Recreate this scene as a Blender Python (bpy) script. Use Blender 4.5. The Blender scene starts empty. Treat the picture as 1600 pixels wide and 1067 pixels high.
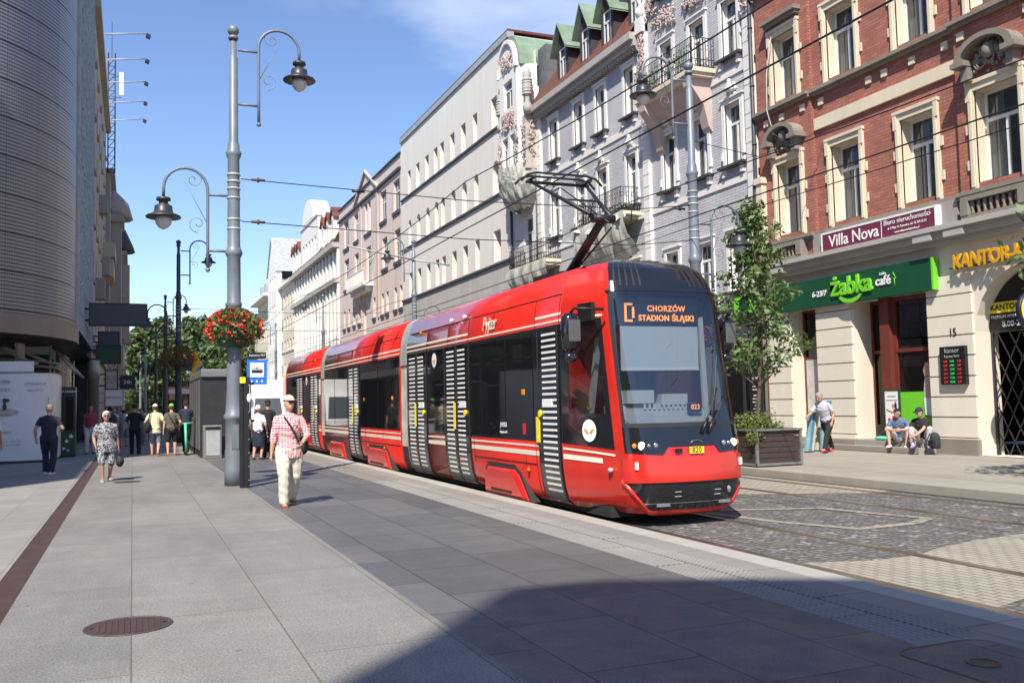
import bpy, bmesh, math, random
from mathutils import Vector, Matrix
R = math.radians
random.seed(7)
SC = bpy.context.scene
COL = SC.collection
# ---------------------------------------------------------------- camera
cd = bpy.data.cameras.new('camera'); cam = bpy.data.objects.new('camera', cd); COL.objects.link(cam)
cd.sensor_width = 36; cd.lens = 32.625; cd.clip_start = .1; cd.clip_end = 3000
_c = [(0.92568346, -0.37766171, -0.02194916), (0.00401535, 0.06782626, -0.99768907), (0.37827769, 0.92345613, 0.06430209)]
_m = Matrix.Identity(4)
for i in range(3):
    _m[i][0] = _c[0][i]; _m[i][1] = -_c[1][i]; _m[i][2] = -_c[2][i]
_m[0][3], _m[1][3], _m[2][3] = 0, 0, 1.6
cam.matrix_world = _m
SC.camera = cam
# ---------------------------------------------------------------- light
EL = R(50); SD = Vector((-.55, -.835, 0)).normalized() * math.cos(EL); SD.z = math.sin(EL)   # direction to the sun
w = bpy.data.worlds.new('World'); SC.world = w; w.use_nodes = True
nt = w.node_tree; bg = nt.nodes['Background']
sky = nt.nodes.new('ShaderNodeTexSky'); sky.sky_type = 'NISHITA'; sky.sun_disc = False
sky.sun_elevation = EL; sky.sun_rotation = math.atan2(SD.x, SD.y)
sky.air_density = 1.0; sky.dust_density = .25; sky.ozone_density = 3.0; sky.altitude = 200
tc = nt.nodes.new('ShaderNodeTexCoord'); mpn = nt.nodes.new('ShaderNodeMapping'); mpn.inputs['Scale'].default_value = (1, 1, 2.6)
dt = nt.nodes.new('ShaderNodeVectorMath'); dt.operation = 'DOT_PRODUCT'; dt.inputs[1].default_value = Vector((.325, .86, .40)).normalized()
mk = nt.nodes.new('ShaderNodeMapRange'); mk.inputs[1].default_value = .972; mk.inputs[2].default_value = 1.0; mul = nt.nodes.new('ShaderNodeMath'); mul.operation = 'MULTIPLY'
nz = nt.nodes.new('ShaderNodeTexNoise'); nz.inputs['Scale'].default_value = 3.2; nz.inputs['Detail'].default_value = 7; nz.inputs['Roughness'].default_value = .5
rp = nt.nodes.new('ShaderNodeValToRGB'); rp.color_ramp.elements[0].position = .47; rp.color_ramp.elements[1].position = .72; rp.color_ramp.elements[1].color = (.6, .6, .6, 1)
mxn = nt.nodes.new('ShaderNodeMix'); mxn.data_type = 'RGBA'; mxn.inputs[7].default_value = (5.2, 5.8, 6.9, 1)
nt.links.new(tc.outputs['Generated'], mpn.inputs[0]); nt.links.new(mpn.outputs[0], nz.inputs[0]); nt.links.new(nz.outputs[0], rp.inputs[0]); nt.links.new(tc.outputs['Generated'], dt.inputs[0]); nt.links.new(dt.outputs['Value'], mk.inputs[0]); nt.links.new(mk.outputs[0], mul.inputs[0]); nt.links.new(rp.outputs[0], mul.inputs[1]); nt.links.new(mul.outputs[0], mxn.inputs[0])
hsv = nt.nodes.new('ShaderNodeHueSaturation'); hsv.inputs['Saturation'].default_value = 1.06; hsv.inputs['Hue'].default_value = .508; nt.links.new(sky.outputs[0], hsv.inputs['Color']); nt.links.new(hsv.outputs[0], mxn.inputs[6]); nt.links.new(mxn.outputs[2], bg.inputs[0]); bg.inputs[1].default_value = .13
sl = bpy.data.lights.new('sun', 'SUN'); sl.energy = 5.0; sl.angle = R(.6); sl.color = (1, .935, .83)
so = bpy.data.objects.new('sun', sl); COL.objects.link(so); so.location = (-30, -40, 60)
so.rotation_euler = SD.to_track_quat('Z', 'Y').to_euler()
SC.view_settings.view_transform = 'Standard'; SC.view_settings.look = 'None'
SC.view_settings.exposure = 0.62; SC.view_settings.gamma = 1

# ---------------------------------------------------------------- materials
def newmat(name):
    m = bpy.data.materials.new(name); m.use_nodes = True
    n = m.node_tree; return m, n, n.nodes['Principled BSDF']
def N(n, t, **k):
    o = n.nodes.new(t)
    for a, b in k.items(): setattr(o, a, b)
    return o
def vec(n, kind, scale=(1, 1, 1)):
    """coordinates: 'w' world position, 'yz' facade along y, 'xz' facade along x, 'o' object"""
    if kind == 'o':
        src = N(n, 'ShaderNodeTexCoord').outputs['Object']
    else:
        src = N(n, 'ShaderNodeNewGeometry').outputs['Position']
    if kind in ('yz', 'xz', 'yx'):
        s = N(n, 'ShaderNodeSeparateXYZ'); n.links.new(src, s.inputs[0])
        c = N(n, 'ShaderNodeCombineXYZ')
        a, b = {'yz': (1, 2), 'xz': (0, 2), 'yx': (1, 0)}[kind]
        n.links.new(s.outputs[a], c.inputs[0]); n.links.new(s.outputs[b], c.inputs[1]); src = c.outputs[0]
    mp = N(n, 'ShaderNodeMapping'); n.links.new(src, mp.inputs[0]); mp.inputs['Scale'].default_value = scale
    return mp.outputs[0]
def mixc(n, fac, a, b, mode='MIX'):
    m = N(n, 'ShaderNodeMix', data_type='RGBA', blend_type=mode)
    for s, v in ((m.inputs[0], fac), (m.inputs[6], a), (m.inputs[7], b)):
        if hasattr(v, 'links') or hasattr(v, 'is_linked'): n.links.new(v, s)
        elif isinstance(v, (int, float)): s.default_value = v
        else: s.default_value = (*v[:3], 1)
    return m.outputs[2]
def ramp(n, src, p0, p1, a=(0, 0, 0), b=(1, 1, 1)):
    r = N(n, 'ShaderNodeValToRGB'); n.links.new(src, r.inputs[0])
    r.color_ramp.elements[0].position = p0; r.color_ramp.elements[1].position = p1
    r.color_ramp.elements[0].color = (*a, 1); r.color_ramp.elements[1].color = (*b, 1)
    return r.outputs[0]
def noise(n, v, scale, detail=4, rough=.6):
    t = N(n, 'ShaderNodeTexNoise'); n.links.new(v, t.inputs[0]); t.inputs['Scale'].default_value = scale
    t.inputs['Detail'].default_value = detail; t.inputs['Roughness'].default_value = rough
    return t.outputs[0]
def bump(n, b, h, st=.3, d=.01):
    k = N(n, 'ShaderNodeBump'); k.inputs['Strength'].default_value = st; k.inputs['Distance'].default_value = d
    n.links.new(h, k.inputs['Height']); n.links.new(k.outputs[0], b.inputs['Normal'])
_MC = {}
def M(name, col=(.5, .5, .5), rough=.6, metal=0, var=.25, sc=3, bmp=.15, emit=0, coat=0, kind='w'):
    if name in _MC: return _MC[name]
    m, n, b = newmat(name); _MC[name] = m
    b.inputs['Roughness'].default_value = rough; b.inputs['Metallic'].default_value = metal
    b.inputs['Coat Weight'].default_value = coat
    if emit:
        b.inputs['Base Color'].default_value = (*col, 1)
        b.inputs['Emission Color'].default_value = (*col, 1); b.inputs['Emission Strength'].default_value = emit
        return m
    v = vec(n, kind)
    a = noise(n, v, sc, 6)
    f = ramp(n, a, .3, .7)
    lo = tuple(c * (1 - var) for c in col); hi = tuple(min(1, c * (1 + var * .5)) for c in col)
    c = mixc(n, f, lo, hi)
    n.links.new(c, b.inputs['Base Color'])
    if bmp: bump(n, b, noise(n, v, sc * 12, 4), bmp, .01)
    return m
def mat_wall(name, col, streak=.25, rough=.85):
    """painted render with vertical rain streaks and patches"""
    m, n, b = newmat(name); _MC[name] = m
    b.inputs['Roughness'].default_value = rough
    a = ramp(n, noise(n, vec(n, 'w', (1.2, 1.2, .12)), 1.6, 6), .35, .75)
    d = ramp(n, noise(n, vec(n, 'w'), .45, 8, .7), .3, .7)
    c = mixc(n, a, tuple(x * (1 - streak) for x in col), col)
    c = mixc(n, d, tuple(x * .86 for x in col), c)
    n.links.new(c, b.inputs['Base Color']); bump(n, b, noise(n, vec(n, 'w'), 60, 3), .15, .01)
    return m
def mat_brick(name, col, col2, mortar, bw=.25, bh=.08, ms=.012, kind='yz', bst=.5, rough=.85, var=.3):
    m, n, b = newmat(name); _MC[name] = m
    b.inputs['Roughness'].default_value = rough
    v = vec(n, kind)
    t = N(n, 'ShaderNodeTexBrick'); n.links.new(v, t.inputs[0])
    t.inputs['Scale'].default_value = 1; t.inputs['Brick Width'].default_value = bw; t.inputs['Row Height'].default_value = bh
    t.inputs['Mortar Size'].default_value = ms; t.inputs['Mortar Smooth'].default_value = .2; t.inputs['Bias'].default_value = 0
    t.inputs['Color1'].default_value = (*col, 1); t.inputs['Color2'].default_value = (*col2, 1); t.inputs['Mortar'].default_value = (*mortar, 1)
    d = ramp(n, noise(n, vec(n, 'w'), .8, 8, .7), .3, .75, (1 - var,) * 3, (1, 1, 1))
    c = mixc(n, 1.0, t.outputs[0], d, 'MULTIPLY')
    n.links.new(c, b.inputs['Base Color'])
    iv = N(n, 'ShaderNodeMath', operation='SUBTRACT'); iv.inputs[0].default_value = 1; n.links.new(t.outputs[1], iv.inputs[1])
    bump(n, b, iv.outputs[0], bst, .012)
    return m
def mat_slab(name, c1, c2, mortar, bw, bh, ms=.006, kind='yx', speck=.2, fine=180, bst=.25, rough=.8, off=.5, patch=.18):
    m, n, b = newmat(name); _MC[name] = m
    v = vec(n, kind)
    t = N(n, 'ShaderNodeTexBrick'); n.links.new(v, t.inputs[0]); t.offset = off
    t.inputs['Scale'].default_value = 1; t.inputs['Brick Width'].default_value = bw; t.inputs['Row Height'].default_value = bh
    t.inputs['Mortar Size'].default_value = ms; t.inputs['Mortar Smooth'].default_value = .4
    t.inputs['Color1'].default_value = (*c1, 1); t.inputs['Color2'].default_value = (*c2, 1); t.inputs['Mortar'].default_value = (*mortar, 1)
    w_ = vec(n, 'w')
    f = ramp(n, noise(n, w_, fine, 2, .8), .35, .65, (1 - speck,) * 3, (1 + 0 * speck,) * 3)
    g = ramp(n, noise(n, vec(n, 'w', (1, .35, 1)), .9, 8, .7), .3, .7, (1 - patch,) * 3, (1, 1, 1))
    st = ramp(n, noise(n, w_, 4, 10, .8), .60, .72, (1, 1, 1), (.66, .63, .60))
    vg = N(n, 'ShaderNodeTexVoronoi'); n.links.new(w_, vg.inputs[0]); vg.inputs['Scale'].default_value = 1.7
    gum = ramp(n, vg.outputs['Distance'], .035, .045, (.62, .6, .58), (1, 1, 1)); st = mixc(n, 1., st, gum, 'MULTIPLY')
    sm_ = ramp(n, noise(n, vec(n, 'w', (.5, 2.2, 1)), 1.3, 7, .65), .5, .7, (1, 1, 1), (1.16, 1.14, 1.1)); st = mixc(n, 1., st, sm_, 'MULTIPLY')
    c = mixc(n, 1., t.outputs[0], f, 'MULTIPLY'); c = mixc(n, 1., c, g, 'MULTIPLY'); c = mixc(n, 1., c, st, 'MULTIPLY')
    n.links.new(c, b.inputs['Base Color'])
    rr = ramp(n, noise(n, w_, 2.5, 5), .3, .7, (rough - .15,) * 3, (rough + .1,) * 3)
    n.links.new(rr, b.inputs['Roughness'])
    iv = N(n, 'ShaderNodeMath', operation='SUBTRACT'); iv.inputs[0].default_value = 1; n.links.new(t.outputs[1], iv.inputs[1])
    ad = N(n, 'ShaderNodeMath', operation='MULTIPLY_ADD'); n.links.new(noise(n, w_, fine, 2, .8), ad.inputs[0]); ad.inputs[1].default_value = .35
    n.links.new(iv.outputs[0], ad.inputs[2])
    bump(n, b, ad.outputs[0], bst * 1.5, .008)
    return m
def mat_sett(name, c1, c2, mortar, sc=7):
    m, n, b = newmat(name); _MC[name] = m
    b.inputs['Roughness'].default_value = .75
    v0 = vec(n, 'w', (1, 1, 0))
    nz = N(n, 'ShaderNodeTexNoise'); n.links.new(v0, nz.inputs[0]); nz.inputs['Scale'].default_value = 2.5
    vm = N(n, 'ShaderNodeVectorMath', operation='MULTIPLY_ADD'); n.links.new(nz.outputs['Color'], vm.inputs[0]); vm.inputs[1].default_value = (.07, .07, 0); n.links.new(v0, vm.inputs[2])
    t = N(n, 'ShaderNodeTexVoronoi'); n.links.new(vm.outputs[0], t.inputs[0]); t.inputs['Scale'].default_value = sc; t.inputs['Randomness'].default_value = .45
    e = N(n, 'ShaderNodeTexVoronoi', feature='DISTANCE_TO_EDGE'); n.links.new(vm.outputs[0], e.inputs[0]); e.inputs['Scale'].default_value = sc; e.inputs['Randomness'].default_value = .45
    s = N(n, 'ShaderNodeSeparateColor'); n.links.new(t.outputs['Color'], s.inputs[0])
    c = mixc(n, s.outputs[0], c1, c2)
    lt = ramp(n, s.outputs[1], .91, .95); c = mixc(n, lt, c, (.27, .25, .22))
    ed = ramp(n, e.outputs[0], .03, .11)
    c = mixc(n, ed, mortar, c)
    n.links.new(c, b.inputs['Base Color'])
    hh = ramp(n, e.outputs[0], .0, .3); bump(n, b, hh, 1, .03)
    return m
def mat_glass(name, tint=(.03, .035, .04), tr=.5, rough=.02):
    m, n, b = newmat(name); _MC[name] = m
    out = n.nodes['Material Output']
    b.inputs['Base Color'].default_value = (*tint, 1); b.inputs['Roughness'].default_value = rough
    b.inputs['Specular IOR Level'].default_value = .9
    v = vec(n, 'w'); bump(n, b, noise(n, v, .7, 2), .04, .05)
    if tr > 0:
        t = N(n, 'ShaderNodeBsdfTransparent'); t.inputs[0].default_value = (.8, .85, .86, 1)
        x = N(n, 'ShaderNodeMixShader'); x.inputs[0].default_value = 1 - tr
        n.links.new(t.outputs[0], x.inputs[1]); n.links.new(b.outputs[0], x.inputs[2]); n.links.new(x.outputs[0], out.inputs[0])
    return m
def mat_check(name, a, b_, c_, s=.045):
    m, n, b = newmat(name); _MC[name] = m
    b.inputs['Roughness'].default_value = .9
    v = vec(n, 'o')
    sx = N(n, 'ShaderNodeSeparateXYZ'); n.links.new(v, sx.inputs[0])
    outs = []
    for ax in (0, 2):
        mu = N(n, 'ShaderNodeMath', operation='MULTIPLY'); n.links.new(sx.outputs[ax], mu.inputs[0]); mu.inputs[1].default_value = 1 / s
        fr = N(n, 'ShaderNodeMath', operation='FRACT'); n.links.new(mu.outputs[0], fr.inputs[0])
        lt = N(n, 'ShaderNodeMath', operation='LESS_THAN'); n.links.new(fr.outputs[0], lt.inputs[0]); lt.inputs[1].default_value = .5
        outs.append(lt.outputs[0])
    c = mixc(n, outs[0], a, b_); d = mixc(n, outs[0], b_, c_)
    n.links.new(mixc(n, outs[1], c, d), b.inputs['Base Color'])
    return m
def mat_leaf(name, c, c2, tr=.25):
    m, n, b = newmat(name); _MC[name] = m
    b.inputs['Roughness'].default_value = .55
    g = N(n, 'ShaderNodeNewGeometry')
    f = noise(n, vec(n, 'w'), 3, 3)
    col = mixc(n, ramp(n, f, .35, .65), c, c2)
    r = N(n, 'ShaderNodeMath', operation='MULTIPLY'); n.links.new(g.outputs['Random Per Island'], r.inputs[0]); r.inputs[1].default_value = .6
    col = mixc(n, r.outputs[0], col, tuple(x * 1.7 for x in c2))
    n.links.new(col, b.inputs['Base Color'])
    t = N(n, 'ShaderNodeBsdfTranslucent'); n.links.new(col, t.inputs[0])
    x = N(n, 'ShaderNodeMixShader'); x.inputs[0].default_value = tr
    n.links.new(b.outputs[0], x.inputs[1]); n.links.new(t.outputs[0], x.inputs[2]); n.links.new(x.outputs[0], n.nodes['Material Output'].inputs[0])
    return m

# ---------------------------------------------------------------- mesh helpers
class MB:
    def __init__(s, off=(0, 0, 0)):
        s.v = []; s.f = []; s.s = []; s.mi = []; s.cur = 0; s.off = Vector(off); s.sm = False
    def vs(s, pts):
        k = len(s.v); s.v += [tuple(p) for p in pts]; return k
    def face(s, pts, sm=None):
        k = s.vs(pts); s.f.append(list(range(k, k + len(pts)))); s.s.append(s.sm if sm is None else sm); s.mi.append(s.cur)
    def idx(s, ids, sm=None):
        s.f.append(list(ids)); s.s.append(s.sm if sm is None else sm); s.mi.append(s.cur)
    def box(s, x0, x1, y0, y1, z0, z1):
        p = [(x, y, z) for z in (z0, z1) for y in (y0, y1) for x in (x0, x1)]
        k = s.vs(p)
        for q in ((0, 2, 3, 1), (4, 5, 7, 6), (0, 1, 5, 4), (2, 6, 7, 3), (0, 4, 6, 2), (1, 3, 7, 5)): s.idx([k + i for i in q], False)
        return s
    def obox(s, c, ax, ay, az):
        c = Vector(c); ax = Vector(ax); ay = Vector(ay); az = Vector(az)
        p = [c + i * ax + j * ay + l * az for l in (-1, 1) for j in (-1, 1) for i in (-1, 1)]
        k = s.vs(p)
        for q in ((0, 2, 3, 1), (4, 5, 7, 6), (0, 1, 5, 4), (2, 6, 7, 3), (0, 4, 6, 2), (1, 3, 7, 5)): s.idx([k + i for i in q], False)
        return s
    def prism(s, poly, T, a, b, cap=True):
        """poly in 2D, T(p0,p1,t)->xyz"""
        n = len(poly); k = s.vs([T(*p, a) for p in poly] + [T(*p, b) for p in poly])
        for i in range(n):
            j = (i + 1) % n; s.idx([k + i, k + j, k + n + j, k + n + i])
        if cap: s.idx([k + i for i in reversed(range(n))], False); s.idx([k + n + i for i in range(n)], False)
        return s
    def ring(s, rings, closed=True, cap=True, sm=True):
        n = len(rings[0]); k = s.vs([p for r in rings for p in r])
        for a in range(len(rings) - 1):
            for i in range(n if closed else n - 1):
                j = (i + 1) % n
                s.idx([k + a * n + i, k + a * n + j, k + (a + 1) * n + j, k + (a + 1) * n + i], sm)
        if cap and closed:
            s.idx([k + i for i in reversed(range(n))], False); s.idx([k + (len(rings) - 1) * n + i for i in range(n)], False)
        return s
    def tube(s, pts, r, n=8, cap=True):
        pts = [Vector(p) for p in pts]; rr = r if isinstance(r, (list, tuple)) else [r] * len(pts)
        rings = []; up = None
        for i, p in enumerate(pts):
            d = (pts[min(i + 1, len(pts) - 1)] - pts[max(i - 1, 0)])
            if d.length < 1e-9: d = Vector((0, 0, 1))
            d.normalize()
            if up is None: up = d.orthogonal().normalized()
            up = (up - d * up.dot(d))
            up = up.normalized() if up.length > 1e-6 else d.orthogonal().normalized()
            b = d.cross(up)
            rings.append([p + rr[i] * (math.cos(2 * math.pi * a / n) * up + math.sin(2 * math.pi * a / n) * b) for a in range(n)])
        return s.ring(rings, cap=cap)
    def lathe(s, prof, c=(0, 0, 0), n=16, cap=True, ax=2):
        c = Vector(c); rings = []
        for r, z in prof:
            ri = []
            for a in range(n):
                t = 2 * math.pi * a / n; p = [r * math.cos(t), r * math.sin(t)]
                p.insert(ax, z); ri.append(c + Vector(p))
            rings.append(ri)
        return s.ring(rings, cap=cap)
    def ball(s, c, r, n=12, m=8):
        r = r if isinstance(r, (list, tuple)) else (r, r, r); c = Vector(c); rings = []
        for j in range(m + 1):
            ph = math.pi * (j / m - .5); q = max(.02, math.cos(ph))
            rings.append([c + Vector((r[0] * q * math.cos(2 * math.pi * a / n), r[1] * q * math.sin(2 * math.pi * a / n), r[2] * math.sin(ph))) for a in range(n)])
        return s.ring(rings)
    def build(s, name, mat, parent=None, loc=None, local=False, bevel=0):
        me = bpy.data.meshes.new(name)
        if parent is not None and not local: off = worldloc(parent)
        elif loc is not None: off = Vector(loc)
        elif parent is None and not local and s.v:
            xs = [p[0] for p in s.v]; ys = [p[1] for p in s.v]; zs = [p[2] for p in s.v]
            off = Vector(((min(xs) + max(xs)) / 2, (min(ys) + max(ys)) / 2, min(zs)))
        else: off = Vector((0, 0, 0))
        me.from_pydata([tuple(Vector(p) - off) for p in s.v], [], s.f)
        for m_ in (mat if isinstance(mat, (list, tuple)) else [mat]): me.materials.append(m_)
        for p, q, i in zip(me.polygons, s.s, s.mi): p.use_smooth = q; p.material_index = i
        if not any(s.s): pass
        me.validate(); me.update()
        o = bpy.data.objects.new(name, me); COL.objects.link(o)
        if parent is not None: o.parent = parent
        elif not local: o.location = off
        if bevel:
            b = o.modifiers.new('bevel', 'BEVEL'); b.width = bevel; b.segments = 2; b.limit_method = 'ANGLE'
        return o
def worldloc(o):
    v = Vector((0, 0, 0))
    while o is not None: v = v + o.location; o = o.parent
    return v
def tag(o, label=None, cat=None, group=None, kind=None):
    if label: o['label'] = label
    if cat: o['category'] = cat
    if group: o['group'] = group
    if kind: o['kind'] = kind
    return o
def thing(name, loc, label, cat, group=None, rz=0):
    o = bpy.data.objects.new(name, None); COL.objects.link(o); o.location = loc; o.rotation_euler.z = rz
    o.empty_display_size = .3
    return tag(o, label, cat, group)
CH = {}
def copy_tree(o, parent=None):
    kids = [c for c in bpy.data.objects if c.parent == o]
    c = o.copy(); COL.objects.link(c); c.parent = parent
    for k in kids: copy_tree(k, c)
    return c
def text(name, s, size, mat, parent, loc, rot, extrude=.01, align='CENTER', local=False, space=1.0, off=0, sx=1.0, shear=0):
    cu = bpy.data.curves.new(name, 'FONT'); cu.body = s; cu.size = size; cu.extrude = extrude; cu.align_x = align; cu.align_y = 'CENTER'
    cu.space_character = space; cu.offset = off; cu.shear = shear; cu.resolution_u = 3
    t = bpy.data.objects.new(name, cu); COL.objects.link(t)
    dg = bpy.context.evaluated_depsgraph_get(); me = bpy.data.meshes.new_from_object(t.evaluated_get(dg))
    bpy.data.objects.remove(t); bpy.data.curves.remove(cu)
    me.materials.clear(); me.materials.append(mat); me.name = name
    o = bpy.data.objects.new(name, me); COL.objects.link(o)
    if parent is not None: o.parent = parent; o.location = Vector(loc) - (Vector((0, 0, 0)) if local else worldloc(parent))
    else: o.location = loc
    o.rotation_euler = rot; o.scale = (sx, 1, 1)
    return o
ROTR = (R(90), 0, R(-90))      # text on a facade that faces -x, read from the street
ROTF = (R(90), 0, 0)           # text facing -y
# ---------------------------------------------------------------- palette
mat_slab('granite_light', (.335, .322, .30), (.265, .256, .242), (.17, .155, .125), 3.1, 1.02, .006, speck=.55, fine=60, patch=.32)
mat_slab('granite_side', (.30, .29, .27), (.265, .255, .24), (.2, .19, .17), .9, .6, .006, speck=.22)
mat_slab('basalt_slab', (.178, .172, .17), (.128, .125, .127), (.055, .052, .05), 1.25, .82, .008, speck=.45, fine=60, bst=.35, rough=.6, patch=.3)
mat_slab('kerb_stone', (.42, .40, .36), (.39, .37, .33), (.16, .14, .12), 1.2, 5, .006, speck=.18)
mat_slab('edge_stone', (.27, .25, .235), (.25, .235, .22), (.1, .09, .08), 1.2, 5, .008, speck=.2)
mat_slab('pave_right', (.335, .31, .265), (.32, .295, .25), (.3, .28, .24), .8, .4, .004, speck=.15, patch=.22)
mat_slab('pale_block', (.38, .345, .28), (.33, .30, .245), (.19, .165, .13), .2, .1, .012, speck=.15, fine=60, bst=.5)
mat_sett('dark_sett', (.105, .10, .098), (.185, .175, .165), (.075, .066, .054), 9)
M('drain_brown', (.085, .05, .042), .6, .3)
M('rail_steel', (.38, .34, .30), .3, .9, bmp=0); M('rail_groove', (.03, .025, .02), .9); M('rust', (.13, .10, .075), .8)
M('iron', (.10, .085, .075), .55, .5, sc=12)
mat_brick('villa_brick', (.50, .185, .13), (.37, .125, .09), (.26, .13, .10), .27, .09, .012)
mat_brick('villa_brick_x', (.48, .175, .125), (.38, .13, .095), (.19, .085, .07), .27, .09, .012, kind='xz')
mat_brick('grey_brick', (.60, .60, .62), (.53, .53, .56), (.33, .33, .34), .46, .10, .013, bst=.5)
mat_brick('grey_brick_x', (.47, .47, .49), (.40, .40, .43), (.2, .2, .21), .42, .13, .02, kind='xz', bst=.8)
mat_wall('stone_beige', (.74, .65, .49)); mat_wall('stone_grey', (.44, .42, .39), .2); mat_wall('stone_dirty', (.27, .24, .20), .35)
mat_wall('render_white', (.78, .735, .67), .17); mat_wall('shop_cream', (.74, .68, .57), .12); mat_wall('render_low', (.50, .48, .44), .35); mat_wall('render_pink', (.72, .60, .545), .3)
mat_wall('trim_white', (.80, .775, .74), .18); mat_wall('cream', (.68, .62, .49), .2); mat_wall('cream_white', (.8, .78, .72), .2)
mat_wall('ochre', (.52, .44, .32), .2); mat_wall('pinkish', (.62, .48, .43), .4); mat_wall('concrete', (.33, .31, .28), .3)
mat_wall('left_beige', (.42, .36, .29), .25); mat_wall('left_stone', (.36, .32, .28), .3)
M('ledge_dark', (.06, .06, .065), .6); M('ledge_mid', (.16, .145, .125), .8); M('pier_stone', (.5, .42, .37), .8, var=.4, sc=4, bmp=.6); M('downpipe', (.045, .05, .055), .5)
mat_brick('tile_red', (.24, .075, .045), (.16, .055, .035), (.09, .04, .03), .25, .22, .03, bst=1)
M('copper_green', (.20, .27, .19), .6, 0, .3, 1.5); M('dormer_dark', (.05, .04, .038), .7); M('slate', (.13, .14, .145), .6); M('zinc', (.40, .42, .41), .5, .2)
mat_glass('window_glass', (.035, .045, .055), .42); _MC['window_glass'].node_tree.nodes['Principled BSDF'].inputs['IOR'].default_value = 1.9; mat_glass('shop_glass', (.012, .013, .014), .35)
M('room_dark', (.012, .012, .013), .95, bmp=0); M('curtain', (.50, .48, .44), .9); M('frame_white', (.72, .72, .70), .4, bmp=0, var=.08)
M('frame_brown', (.15, .035, .025), .45); M('frame_dark', (.03, .03, .032), .4)
M('black', (.012, .012, .013), .4); M('black_metal', (.02, .02, .022), .45, .2); M('wire', (.02, .02, .02), .6, .3, bmp=0)
M('pole_grey', (.17, .20, .235), .45, .1, .18, 2.5, bmp=.05); M('pole_dark', (.06, .065, .075), .45, .1, .2, 3, bmp=.05)
M('lamp_dark', (.04, .045, .05), .4, .2); M('lamp_glass', (.55, .57, .56), .15, bmp=0)
M('white_paint', (.78, .78, .76), .5, var=.06, bmp=0); M('sign_green', (.006, .066, .028), .45, var=.08, bmp=0); M('lime', (.16, .56, .03), .5, var=.05, bmp=0)
M('dark_green', (.01, .07, .03), .5, var=.1); M('sign_maroon', (.16, .025, .06), .45, var=.08, bmp=0); M('gold', (.72, .38, .02), .4, .2, var=.05, bmp=0)
M('yellow', (.82, .66, .03), .5, var=.05, bmp=0); M('navy', (.012, .014, .05), .5); M('blue', (.01, .16, .62), .45, var=.05, bmp=0)
M('red_led', (.8, .03, .02), emit=.22); M('green_led', (.03, .6, .12), emit=.22); M('orange_led', (1.0, .32, .05), emit=1.6)
M('tarp', (.47, .47, .42), .7, 0, .3, 3, .3); M('tarp_dark', (.20, .21, .18), .75); M('net', (.45, .46, .44), .8)
mat_leaf('leaf', (.05, .095, .022), (.10, .16, .045)); mat_leaf('leaf_far', (.045, .08, .025), (.09, .13, .045)); mat_leaf('leaf_dark', (.015, .04, .01), (.03, .06, .015))
mat_leaf('petal', (.62, .012, .012), (.75, .03, .02), .15); mat_leaf('shrub', (.07, .10, .02), (.13, .16, .04))
M('bark', (.11, .085, .06), .9, sc=8, bmp=.6); M('wood_dark', (.05, .035, .028), .6, sc=9)
M('panel_grey', (.22, .22, .22), .45, .3, .12, 1)
def m(n): return _MC[n]

# ---------------------------------------------------------------- ground
def sheet(name, mat, pts, z):
    b = MB(); b.face([(x, y, z) for x, y in pts]); o = b.build(name, m(mat), loc=(0, 0, 0)); return tag(o, kind='structure')
def rect(x0, x1, y0, y1): return [(x0, y0), (x1, y0), (x1, y1), (x0, y1)]
M('ground', (.22, .21, .19), .9)
sheet('ground', 'ground', rect(-900, 900, -700, 1500), -.40)
# pavement / platform: solid slab with a kerb face to the rails
def slab(name, mat, x0, x1, y0, y1, z0, z1):
    return tag(MB().box(x0, x1, y0, y1, z0, z1).build(name, m(mat), loc=(0, 0, 0)), kind='structure')
slab('side_pavement', 'granite_side', -40, -1.16, -60, 400, -.4, 0)
slab('pavement', 'granite_light', -.92, 2.1, -60, 400, -.4, 0)
slab('drain_channel', 'drain_brown', -1.16, -.92, -60, 400, -.4, -.006)
slab('platform_paving', 'basalt_slab', 2.1, 4.62, -60, 400, -.4, 0.0)
slab('platform_band', 'edge_stone', 5.24, 5.54, -60, 400, -.4, 0.0)
slab('platform_kerb', 'kerb_stone', 5.54, 5.82, -60, 400, -.4, 0.002)
slab('tactile_base', 'edge_stone', 4.62, 5.24, -60, 400, -.4, -.002)
slab('track_bed', 'dark_sett', 5.82, 12.7, -60, 400, -.4, -.155)
slab('right_pavement', 'pave_right', 12.7, 19.6, -60, 400, -.4, -.0)
# tactile strip: real studs near the camera, one mesh
b = MB()
for k in range(0, 233):
    y = 4.72 + k * .062
    for i in range(10):
        x = 4.65 + i * .062; s = .021
        b.ring([[(x - s, y - s, -.002), (x + s, y - s, -.002), (x + s, y + s, -.002), (x - s, y + s, -.002)],
                [(x - s * .6, y - s * .6, .006), (x + s * .6, y - s * .6, .006), (x + s * .6, y + s * .6, .006), (x - s * .6, y + s * .6, .006)]], sm=False)
for k in range(0, 330):
    y = 19.2 + k * .07
    for i in range(5): b.box(4.67 + i * .12, 4.72 + i * .12, y, y + .045, -.002, .005)
tag(b.build('tactile_studs', m('edge_stone'), loc=(0, 0, 0)), kind='structure')
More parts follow.
